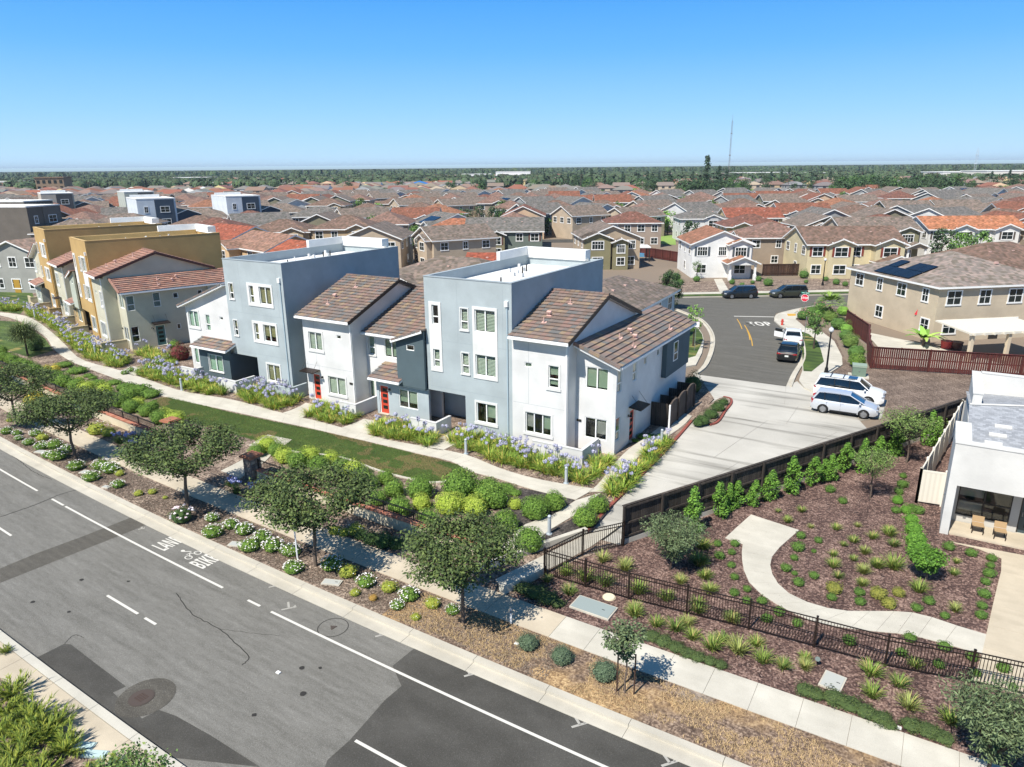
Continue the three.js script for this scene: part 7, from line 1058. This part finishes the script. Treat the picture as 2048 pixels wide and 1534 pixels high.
function car(o) {
  const c = thing(o.name || 'parked_car', o.label, 'car', o.pos, o.turn), { L, W, H, belt, deck } = o, hw = W / 2, mat = o.paint;
  // lower body: rings along the length
  const top = o.top, xs = []; for (let i = 0; i <= 34; i++) xs.push(-L / 2 + L * i / 34);
  const rings = xs.map(x => {
    const e = 1 - Math.abs(x) / (L / 2), tap = 1 - .16 * Math.pow(1 - Math.min(1, e * 4.5), 2), t = interp(top, x), yb = .24 + .14 * Math.pow(1 - Math.min(1, e * 8), 2), nose = Math.pow(1 - Math.min(1, e * 14), 2) * .12, ht = t - nose;
    const wb = hw * .92 * tap, wm = hw * tap, wt = hw * .9 * tap, ym = yb + (ht - yb) * .42, y2 = yb + (ht - yb) * .78;
    return [[x, yb, -wb], [x, ym, -wm], [x, y2, -wm * .975], [x, ht - .015, -wt], [x, ht + .03, -wt * .5], [x, ht + .04, 0], [x, ht + .03, wt * .5], [x, ht - .015, wt], [x, y2, wm * .975], [x, ym, wm], [x, yb, wb], [x, yb - .02, 0]];
  });
  let body = new Brush(loft(rings)); body.updateMatrixWorld();
  const wr = o.wr || .34, ax = o.axles; for (const a of ax) { const k = new Brush(new THREE.CylinderGeometry(wr + .055, wr + .055, W + .4, 28).rotateX(PI / 2)); k.position.set(a, wr - .0, 0); k.updateMatrixWorld(); body = csg.evaluate(body, k, SUBTRACTION); body.updateMatrixWorld(); }
  part('body', creased(body.geometry, .55), mat, c);
  part('underbody', bx2(-L / 2 + .25, L / 2 - .25, .2, .5, -hw + .32, hw - .32), M2.trim, c);
  // greenhouse: glass with painted roof and pillars
  const g = o.cab, gy = belt - .02, ring = (x, y, w) => [[x, y, -w], [x, y, w]];
  const quad = (a, b) => [a[0], a[1], b[1], b[0]];
  const wB = hw * .885, wT = hw * .72, rf = H - .05, P = { fb: g.fb, ft: g.ft, rt: g.rt, rb: g.rb };
  const mid = (P.ft + P.rt) / 2; const low = [[P.rb, wB * .93], [(P.rb + mid) / 2, wB], [mid, wB * 1.0], [(P.fb + mid) / 2, wB], [P.fb, wB * .92]], up = [[P.rt, wT * .96], [(P.rt + mid) / 2, wT], [mid, wT * 1.01], [(P.ft + mid) / 2, wT], [P.ft, wT * .94]];
  const bowed = [0, .028, .042, .03, 0]; const rg = low.map((q, i) => [[q[0], gy, -q[1]], [(q[0] + up[i][0]) / 2, (gy + rf) / 2, -(q[1] + up[i][1]) / 2 - .02], [up[i][0], rf + bowed[i], -up[i][1]], [up[i][0], rf + bowed[i], up[i][1]], [(q[0] + up[i][0]) / 2, (gy + rf) / 2, (q[1] + up[i][1]) / 2 + .02], [q[0], gy, q[1]]]);
  part('windows', creased(loft(rg), .5), M2.glass, c);
  const roofRings = up.map((q, i) => { const ex = i === 0 ? -.1 : i === 4 ? .05 : 0, y = rf + bowed[i]; return [[q[0] + ex, y - .025, -q[1] - .025], [q[0] + ex, y + .02, -q[1] * .93], [q[0] + ex, y + .045, 0], [q[0] + ex, y + .02, q[1] * .93], [q[0] + ex, y - .025, q[1] + .025]]; });
  const roof = part('roof', creased(loft(roofRings), .6), o.roofPaint || mat, c);
  const strap = (x0, y0, w0, x1, y1, w1, t, m) => { for (const s of [-1, 1]) { const a = [x0, y0, s * (w0 + .012)], b = [x1, y1, s * (w1 + .012)]; part('pillar', bar(a, b, t, 6), m, c); } };
  strap(P.fb + .03, gy + .02, wB * .925, P.ft + .02, rf + .0, wT * .95, .04, mat); strap(P.rb, gy + .02, wB * .93, P.rt, rf, wT * .965, o.rearPillar || .06, mat);
  for (const b of o.pillars) strap(b, gy, wB, b - .06, rf + .02, wT * 1.0, .032, M2.trim);
  if (o.midPillar) strap(o.midPillar[0], gy, wB * .97, o.midPillar[1], rf + .01, wT * .985, .07, mat);
  // wheels
  for (const a of ax) for (const s of [-1, 1]) { const w = part('wheel', tyreGeo, M2.tyre, c, [a, wr, s * (hw - .12)], null, wr / .34); const rim = part('rim', merge([new THREE.CylinderGeometry(.225, .225, .03, 24).rotateX(PI / 2).translate(0, 0, s * .06), ...[0, 1, 2, 3, 4].map(k => bxc(.055, .2, .035, 0, .11, s * .088, 0, 0, 0).rotateZ(k * PI * 2 / 5)), new THREE.CylinderGeometry(.05, .05, .05, 12).rotateX(PI / 2).translate(0, 0, s * .09), new THREE.TorusGeometry(.222, .018, 6, 24).translate(0, 0, s * .085)]), o.rims || M2.rim, w); void rim; }
  // lamps, plates, mirrors, handles, bumper trim
  const fy = interp(top, L / 2 - .2), ry = interp(top, -L / 2 + .1);
  for (const s of [-1, 1]) {
    part('headlight', new THREE.BoxGeometry(.3, .13, .36).rotateY(-s * .45), M2.lamp, c, [L / 2 - .2, fy - .14, s * (hw - .28)]); part('tail_light', new THREE.BoxGeometry(.12, o.tail || .11, .3).rotateY(s * .35), M2.red, c, [-L / 2 + .08, ry - .13, s * (hw - .24)]);
    const m = part('mirror', new THREE.SphereGeometry(.1, 12, 8).scale(.8, .75, 1.25), mat, c, [g.fb - .28, belt + .07, s * (hw + .05)]); part('mirror_arm', box(.08, .05, .16), M2.trim, m, [0, -.05, -s * .1]);
    for (const x of o.handles) part('door_handle', box(.17, .03, .03), o.handleMat || mat, c, [x, belt - .1, s * (hw * .975)]);
    for (const x of o.seams) part('door_gap', box(.012, belt - .42, .012), M2.trim, c, [x, (belt + .42) / 2 - .04, s * (hw * .985)]);
    part('sill', box(ax[1] - ax[0] - .9, .1, .05), M2.trim, c, [(ax[0] + ax[1]) / 2, .29, s * (hw * .945)]);
  }
  part('grille', box(.05, .16, W * .42), M2.trim, c, [L / 2 - .035, fy - .26, 0]); part('front_bumper_intake', box(.06, .1, W * .6), M2.trim, c, [L / 2 - .06, .4, 0]);
  part('number_plate', box(.02, .15, .32), M2.plate, c, [-L / 2 - .012, (ry + .35) / 2, 0]); part('rear_bumper', box(.08, .14, W * .7), M2.trim, c, [-L / 2 + .05, .36, 0]);
  if (o.tailBar) part('tail_light_bar', box(.04, .03, W * .8), M2.red, c, [-L / 2 + .03, ry - .12, 0]);
  if (o.bars) { for (const x of o.bars) part('roof_bar', box(.06, .05, wT * 1.8), M2.trim, roof, [x, rf + .1, 0]); for (const s of [-1, 1]) part('roof_rail', bar([P.ft - .3, rf + .08, s * wT * .9], [P.rt + .3, rf + .08, s * wT * .9], .02), M2.trim, roof); part('sunroof', box(.62, .02, .85), M2.glass, roof, [P.ft - .48, rf + .075, 0]); }
  if (o.openDoor) { const d = part('open_door', box(1.0, .55, .07), mat, c, [.35, .72, -hw - .42], [0, .95, 0]); part('door_window', box(.85, .34, .03), M2.glass, d, [0, .42, 0]); }
  return c;
}
const hatch = { L: 4.48, W: 1.78, H: 1.57, belt: 1.0, wr: .325, axles: [-1.36, 1.34], top: [[-2.24, .96], [-1.9, 1.02], [-1.2, 1.0], [0, .98], [1.0, .99], [1.3, .97], [1.9, .84], [2.12, .74], [2.24, .62]], cab: { fb: 1.32, ft: .3, rt: -1.75, rb: -2.1 }, pillars: [-.28, -1.3], handles: [-.1, -1.15], seams: [1.0, -.22, -1.15] };
const suv = { L: 4.94, W: 1.98, H: 1.78, belt: 1.14, wr: .37, axles: [-1.4, 1.42], top: [[-2.47, 1.06], [-2.2, 1.15], [-1, 1.13], [.2, 1.12], [1.25, 1.13], [1.5, 1.1], [2.1, 1.0], [2.36, .9], [2.47, .74]], cab: { fb: 1.4, ft: .62, rt: -2.1, rb: -2.38 }, pillars: [.05, -1.0], handles: [.3, -.75], seams: [1.15, .1, -1.0], bars: [-.5, -1.4] };
const sedan = { L: 4.9, W: 1.88, H: 1.46, belt: .98, wr: .345, axles: [-1.44, 1.46], top: [[-2.45, .93], [-2.2, 1.03], [-1.6, 1.03], [-.6, .98], [.6, .96], [1.1, .96], [1.5, .92], [2.1, .84], [2.33, .74], [2.45, .6]], cab: { fb: 1.15, ft: .3, rt: -.95, rb: -1.72 }, pillars: [-.25], handles: [.0, -.95], seams: [.95, -.2, -1.05], rearPillar: .07 };
const cuv = { L: 4.58, W: 1.84, H: 1.68, belt: 1.06, wr: .35, axles: [-1.3, 1.34], top: [[-2.29, 1.0], [-2.05, 1.09], [-1, 1.06], [.2, 1.04], [1.1, 1.05], [1.4, 1.02], [1.95, .92], [2.18, .82], [2.29, .68]], cab: { fb: 1.25, ft: .5, rt: -1.85, rb: -2.16 }, pillars: [-.1, -1.2], handles: [.15, -.85], seams: [1.0, -.05, -1.05] };
car({ ...hatch, label: 'silver-white electric-style hatchback parked at the driveway edge nearer the dark fence', pos: [-4.85, .022, -54.72], turn: .02, paint: paint('#c6cbd2', .25), rims: M2.rim, tail: .3 });
car({ ...suv, name: 'parked_car', label: 'white three-row SUV with black roof bars parked beside the silver hatchback', pos: [-4.95, .022, -58.1], turn: .0, paint: paint('#eceded') });
car({ ...sedan, label: 'black sedan with full-width tail lights parked behind the white sedan', pos: [-11.5, .01, -69.4], turn: PI / 2 + .09, paint: paint('#0e1013'), tailBar: true, rims: M2.rimDark });
car({ ...sedan, label: 'white sedan with open door parked in front of the black sedan', pos: [-12.35, .01, -75.6], turn: PI / 2 + .2, paint: paint('#e9eaeb'), openDoor: true });
{ const t = PI + .59, at = (x, z) => [x + FWD[0] * .9, .01, z + FWD[1] * .9]; car({ ...cuv, label: 'black compact SUV parked on the cross street beside the concrete house walk', pos: at(-23.2, -98.5), turn: t, paint: paint('#15181b') }); car({ ...cuv, L: 4.88, H: 1.7, label: 'dark olive crossover van parked on the cross street near the stop sign', pos: at(-17.5, -102.1), turn: t, paint: paint('#3a3d33', .2), top: cuv.top.map(p => [p[0] * 1.066, p[1]]), axles: [-1.42, 1.46], cab: { fb: 1.35, ft: .55, rt: -2.05, rb: -2.36 }, pillars: [-.1, -1.25] }); }
// a few cars on farther streets
for (const [px, py, c, lab] of [[660, 520, '#2a2d31', ''], [1338, 470, '#c9cccf', '']]) { void px; void py; void c; void lab; }

// ---------- mid-distance trees ----------
function massTree(name, label, cat, group, o) {
  return Proto(() => {
    const t = thing(name, label, cat, [0, 0, 0], 0, group); t.userData.stem = name; const L = new Leaves(), cols = o.cols.map(lin), S = [bar([0, 0, 0], [0, o.h * .55, 0], o.h * .025, 6, o.h * .012)];
    for (let k = 0; k < o.clumps; k++) {
      const ty = o.conic ? Math.pow(rnd(), 1.3) : rnd(), y = o.h * (o.low + (1 - o.low) * ty), pr = o.conic ? (1 - ty) * .9 + .06 : Math.sqrt(Math.max(.04, 1 - (ty * 2 - 1) ** 2)), az = rr(0, 6.283), r = o.rad * pr * Math.sqrt(rr(.1, 1)), cx = Math.cos(az) * r, cz = Math.sin(az) * r; if (!o.conic && k % 4 === 0) S.push(bar([0, o.h * .4, 0], [cx * .9, y, cz * .9], o.h * .008, 4, o.h * .003));
      for (let i = 0; i < o.per; i++) { const [a, b, c] = onSphere(), q = o.cr * Math.cbrt(rnd()); L.leaf(cx + a * q, y + b * q * .8, cz + c * q, a + rr(-.5, .5) + cx * .3, b + .5, c + rr(-.5, .5) + cz * .3, o.l * rr(.7, 1.3), o.l * .65, tint(cols, .28)); }
    }
    part('trunk', merge(S), M.trunkDark, t); part('crown', L.geo(), M.leaf, t); return t;
  });
}
const G1 = ['#4a6a2e', '#587a36', '#3e5a28', '#6a8a42'], G2 = ['#3a5030', '#44603a', '#304428'], G3 = ['#6f9a3c', '#7fab48', '#5e8832'];
const oval = massTree('oval_tree', 'dense oval dark green tree at the corner of the side street', 'tree', null, { h: 4.6, low: .1, rad: 1.55, clumps: 80, per: 50, cr: .5, l: .2, cols: ['#2f4524', '#3a522c', '#466032'] });
{ const g = G(1338, 619, 0); oval([g[0], LOT, g[1]], 0, 1); }
const young = variants(2, i => massTree('verge_tree', 'young tree in the grass verge of the side street', 'tree', null, { h: 3.6, low: .42, rad: 1.0, clumps: 30, per: 26, cr: .36, l: .15, cols: i ? G3 : G1 }));
{ const a = G(1627, 697, LOT); young([a[0], LOT, a[1]], 0, 1.05, 'young tree with reddish shoots in the verge beside the black sedan'); const b = G(1386, 692, LOT); young([b[0], LOT, b[1]], 1, [1, 1.12, 1], 'thin young tree in the verge beside the white square sign'); const c = G(1393, 558, .06); young([c[0], .06, c[1]], 1, .8, 'small young tree in front of the white house'); }
// fan palm and banana
{
  const palm = (name, label, x, z, h, n, len, wid, cols, droop, fan) => { const t = thing(name, label, 'palm', [x, 0, z]), L = new Leaves(), cc = cols.map(lin); for (let i = 0; i < n; i++) { const az = i * 2.4 + rr(-.2, .2), lean = rr(.2, 1.25); if (fan) { const ex = Math.cos(az) * len * .5 * Math.sin(lean), ez = Math.sin(az) * len * .5 * Math.sin(lean), ey = h + Math.cos(lean) * len * .5; for (let k = -5; k <= 5; k++) L.blade(ex, ey, ez, az + k * .2, lean + .1 + Math.abs(k) * .05, len * .6, .12, tint(cc, .2), 3, .8); } else { L.blade(Math.cos(az) * .1, h, Math.sin(az) * .1, az, lean, len, wid, tint(cc, .2), 6, droop); } } part('trunk', cyl(.12, .18, h, 8), M.trunk, t, [0, h / 2, 0]); part('fronds', L.geo(), M.leaf, t); return t; };
  const a = G(1656, 642, 0); palm('fan_palm', 'fan palm above the flowering bushes at the corner of the beige house', a[0], a[1], 1.9, 26, 1.7, .3, ['#7d9a44', '#91ad55', '#6a8638'], .8, true);
  const b = G(1846, 692, 0); palm('banana_plant', 'banana plant with broad leaves inside the red fence', b[0], b[1], .8, 13, 2.0, .62, ['#6f9a3a', '#86b04a', '#a2bf5c'], 1.1, false);
  const c = G(1755, 500, 0); palm('feather_palm', 'feathery palm between the yellow and greige houses', c[0], c[1], 2.6, 22, 2.8, .5, ['#6b8a40', '#7c9a4c'], 1.5, false);
}
const bedShrub = variants(3, i => shrubProto('bed_shrub', 'loose green shrub in the bed along the red fence', 'shrub', 'shrubs along the red fence', 700, [G1, G3, ['#57702f', '#6b853d', '#7d8f45']][i], { lump: .25, l: .13, deep: .7 }));
const flowerShrub = shrubProto('pink_shrub', 'shrub with pink blossoms in the bed along the red fence', 'shrub', 'blossoming shrubs along the red fence', 700, G1, { lump: .25, l: .13, flowers: ['#c77a94', '#d898a8', '#c98a7a'], nf: 30, fs: .14 });
for (const [x, y, r] of [[1675, 645, 16], [1692, 655, 14], [1700, 680, 18], [1712, 700, 20], [1640, 625, 14], [1660, 630, 16], [1622, 620, 13], [1685, 620, 13], [1715, 720, 16], [1690, 668, 14], [1705, 610, 12]]) plantPx(bedShrub, x, y, r, { low: .7 });
for (const [x, y, r] of [[1605, 628, 13], [1640, 612, 14], [1655, 622, 14], [1628, 640, 14]]) plantPx(flowerShrub, x, y, r, { low: .7 });
plantPx(round, 1712, 722, 17, { label: 'rounded clipped shrub behind the green electrical cabinet', group: 'street corner shrubs' });
// front-yard shrubs across the street
const yardBall = shrubProto('yard_shrub', 'rounded shrub in the bark front yards across the street', 'shrub', 'front yard shrubs', 420, G1, { lump: .15, l: .17 });
for (const [x, y, r] of [[1352, 551, 11], [1360, 562, 8], [1393, 556, 8], [1607, 546, 11], [1464, 562, 7], [1517, 556, 7], [1505, 563, 5], [1536, 562, 11], [1484, 568, 6], [1612, 562, 5], [1651, 556, 7], [1672, 562, 8], [1690, 566, 7], [1340, 572, 6]]) plantPx(yardBall, x, y, r, { low: .8 });
// street and garden trees through the neighbourhood
const hoodTree = variants(4, i => massTree('neighbourhood_tree', 'small leafy tree between the roofs of the neighbourhood', 'tree', 'trees between the neighbourhood houses', { h: 5.6, low: .22, rad: 2.0, clumps: 34, per: 16, cr: .75, l: .42, cols: [G1, G2, G3, G1][i] }));
{ let n = 0, tries = 0; while (n < 150 && tries++ < 4000) { const v = rr(115, 430), u = rr(-.8, .8) * v, x = RGT[0] * u + FWD[0] * v, z = RGT[1] * u + FWD[1] * v; if (u > -40 && u < 62 && v < 135) continue; if (u < 0 && v < 150 && u < -40) continue; if (HOUSES.some(h => Math.hypot(h[0] - x, h[1] - z) < 7.4) || placed.some(h => Math.hypot(h[0] - x, h[1] - z) < 9)) continue; hoodTree([x, 0, z], rr(0, 6.28), rr(.7, 1.25)); n++; }
  for (const [px, py, s] of [[1335, 470, 1.1], [1352, 455, 1], [1440, 425, 1.1], [1425, 428, 1], [1395, 432, 1], [1330, 445, 1.2], [800, 470, .8], [812, 475, .8], [1500, 475, .9], [690, 505, .6], [700, 500, .6], [1748, 478, 1], [1720, 490, .8], [1258, 402, .8]]) { const g = G(px, py, 0); hoodTree([g[0], 0, g[1]], rr(0, 6.28), s, 'leafy garden tree beside the nearer houses across the street', 'garden trees across the street'); } }
// larger trees and the wood on the right
const bigTree = variants(3, i => massTree('large_tree', 'large dark green tree rising above the far roofs', 'tree', 'large trees above the far roofs', { h: 12, low: .12, rad: 5, clumps: 46, per: 16, cr: 1.8, l: .95, cols: [G2, ['#42602f', '#4f7038', '#365028'], G2][i] }));
const conifer = variants(2, () => massTree('conifer', 'tall narrow dark conifer rising above the far roofs', 'tree', 'conifers above the far roofs', { h: 15, low: .06, rad: 3, clumps: 60, per: 12, cr: .9, l: .8, cols: ['#2f4430', '#39503a', '#283a29'], conic: true }));
const baseAt = (px, v) => { const u = (px - 1024) / FOCAL * v; return [RGT[0] * u + FWD[0] * v, 0, RGT[1] * u + FWD[1] * v]; };
for (const [px, v, s] of [[1402, 400, 1.5], [1425, 390, 1.1], [1288, 520, 1], [1160, 560, 1.1], [1135, 560, .9], [1240, 560, 1], [1090, 600, .9], [1330, 540, 1], [1525, 520, 1], [1545, 540, .9], [1605, 560, .9], [1640, 540, .9], [980, 640, .9], [1205, 600, 1], [1310, 560, .9], [1985, 520, 1], [1950, 540, .9], [700, 760, .9], [640, 780, .8], [620, 800, .9], [1440, 470, 1], [1270, 540, .8], [1180, 580, 1], [1375, 470, .9], [1560, 600, 1], [1700, 620, 1], [1720, 640, .9]]) conifer(baseAt(px, v), rr(0, 6.28), s * rr(.9, 1.1));
for (let i = 0; i < 70; i++) { const px = rr(1660, 1905), v = rr(345, 440); bigTree(baseAt(px, v), rr(0, 6.28), rr(.72, .98), 'large dark green tree in the dense wood right of the mast', 'large trees in the dense wood right of the mast'); }
for (let i = 0; i < 30; i++) { const px = rr(1350, 1480), v = rr(360, 430); bigTree(baseAt(px, v), rr(0, 6.28), rr(.6, .95), 'large dark green tree beside the tall mast', 'large trees beside the tall mast'); }
for (let i = 0; i < 48; i++) { const px = rr(900, 1660), v = rr(430, 560); bigTree(baseAt(px, v), rr(0, 6.28), rr(.55, .95), 'large dark green tree behind the middle of the neighbourhood', 'large trees behind the middle of the neighbourhood'); }
for (let i = 0; i < 30; i++) { const px = rr(1900, 2120), v = rr(420, 560); bigTree(baseAt(px, v), rr(0, 6.28), rr(.6, .95), 'large dark green tree at the right end of the roofs', 'large trees at the right end of the roofs'); }
for (let i = 0; i < 44; i++) { const px = rr(-40, 900), v = rr(480, 700); bigTree(baseAt(px, v), rr(0, 6.28), rr(.5, .85), 'large dark green tree behind the left part of the neighbourhood', 'large trees behind the left part of the neighbourhood'); }
// the far tree belt
{
  const L = new Leaves(); for (let k = 0; k < 60; k++) { const [a, b, c] = onSphere(); L.leaf(a * .8, .55 + b * .45, c * .8, a, b + .4, c, .5, .36, [1, 1, 1].map(() => rr(.8, 1.15))); } const g = L.geo();
  const N = 18000, im = new THREE.InstancedMesh(g, M.leafTintV, N), mt = new THREE.Matrix4(), q = new THREE.Quaternion(), c = new THREE.Color();
  for (let i = 0; i < N; i++) { const v = 600 + Math.pow(rnd(), 1.15) * 6200, px = rr(-150, 2200), p = baseAt(px, v), s = rr(3, 6) * (rnd() < .1 ? 1.4 : 1) * (1 + Math.max(0, v - 2500) / 6000); q.setFromAxisAngle(V(0, 1, 0), rr(0, 6.28)); mt.compose(V(p[0], 0, p[2]), q, V(s * rr(.9, 1.7), Math.min(v < 1300 ? 10 : 17, s * rr(1.6, 3.2)), s * rr(.9, 1.7))); im.setMatrixAt(i, mt); const k = rr(.7, 1.25); c.setRGB(.062 * k, .095 * k, .04 * k); im.setColorAt(i, c); }
  im.name = 'far_woodland'; stuff(shade(im), 'dark green belt of far trees along the horizon', 'trees'); scene.add(im);
  structure('far_plain', plan([baseAt(-900, 1150), baseAt(2950, 1150), baseAt(2600, 8500), baseAt(-600, 8500)].map(p => [p[0], p[2]]), .05), std('#5f6446', .97));
}
// far buildings, mast and pylon
{
  const blk = (px, v, w, h, d, col, lab, dark) => { const b = thing('far_building', lab, 'building', baseAt(px, v), T0); part('wall', bx2(-w / 2, w / 2, 0, h, -d / 2, d / 2), std(col, .9), b); part('roof', box(w + .6, .5, d + .6), std(dark ? '#8d8276' : '#e2e2de', .9), b, [0, h + .2, 0]); const n = Math.floor(w / 7); for (let i = 0; i < n; i++) part('window', box(3, 1.6, .1), M.glassDark, b, [-w / 2 + (i + .5) * w / n, h * .55, d / 2 + .05]); };
  blk(1500, 900, 60, 9, 40, '#e4e4e2', 'long white warehouse beyond the trees beside the mast'); blk(1580, 940, 48, 8, 40, '#dededa', 'white warehouse beyond the trees, right of the long one'); blk(1890, 700, 55, 10, 40, '#e2e0da', 'white flat-roofed block near the right end of the horizon'); blk(1990, 660, 70, 11, 40, '#d9d4ca', 'pale apartment block at the right end of the horizon');
  blk(1030, 1000, 46, 12, 30, '#e6e6e4', 'white block beyond the trees in the middle of the horizon'); blk(960, 1040, 40, 9, 30, '#dadad6', 'pale block beyond the trees left of the white block'); blk(420, 900, 40, 9, 30, '#cfcac0', 'pale low block in the far left trees'); blk(60, 760, 34, 8, 24, '#d5d2ca', 'pale low block at the far left edge');
  { const b = thing('apartment_building', 'unfinished brown three-storey building above the far left roofs', 'building', baseAt(147, 520), T0 + .2); const br = std('#8a7660', .9); part('wall', bx2(-9, 9, 0, 13, -7, 7), br, b); part('parapet', box(19, .8, 15), std('#7a6653', .9), b, [0, 13.4, 0]); for (let f = 0; f < 3; f++) for (let i = 0; i < 5; i++) part('window', box(1.9, 2.2, .15), M.glassDark, b, [-7.2 + i * 3.6, 2.4 + f * 4.1, 7.05]); }
  const mast = (px, v, h, w, lab, m) => { const t = thing('radio_mast', lab, 'mast', baseAt(px, v)), S = [], n = Math.round(h / (w * 3)), c = [0, 1, 2].map(k => [Math.cos(k * 2.094) * w, Math.sin(k * 2.094) * w]); for (const k of c) S.push(bar([k[0], 0, k[1]], [k[0], h * .92, k[1]], w * .12, 4)); for (let i = 0; i < n; i++) for (let k = 0; k < 3; k++) { const a = c[k], b = c[(k + 1) % 3], y = i / n * h * .92; S.push(bar([a[0], y, a[1]], [b[0], y + h * .92 / n, b[1]], w * .07, 3)); } part('lattice', merge(S), m, t); part('antenna', cyl(w * .1, w * .16, h * .1, 5), m, t, [0, h * .96, 0]); for (const f of [.45, .75]) part('platform', cyl(w * 1.5, w * 1.5, .5, 8), m, t, [0, h * f, 0]); };
  mast(1443, 620, 57, .55, 'tall thin lattice radio mast above the far trees', std('#7d6e70', .6)); mast(1915, 1000, 38, 1.4, 'pale broad lattice tower near the right end of the horizon', std('#c9d2da', .7));
  for (const [px, v] of [[1160, 500], [1010, 620], [1560, 430], [760, 600], [1845, 420], [1700, 480]]) { const t = thing('utility_pole', 'wooden utility pole with crossarm among the far trees', 'pole', baseAt(px, v), T0, 'far utility poles'); part('pole', cyl(.14, .18, 13, 6), M.trunk, t, [0, 6.5, 0]); part('crossarm', box(2.6, .16, .16), M.trunk, t, [0, 12.2, 0]); }
}
scene.fog = new THREE.FogExp2(new THREE.Color(.62, .74, .88), .00009);

renderer.render(scene, camera);
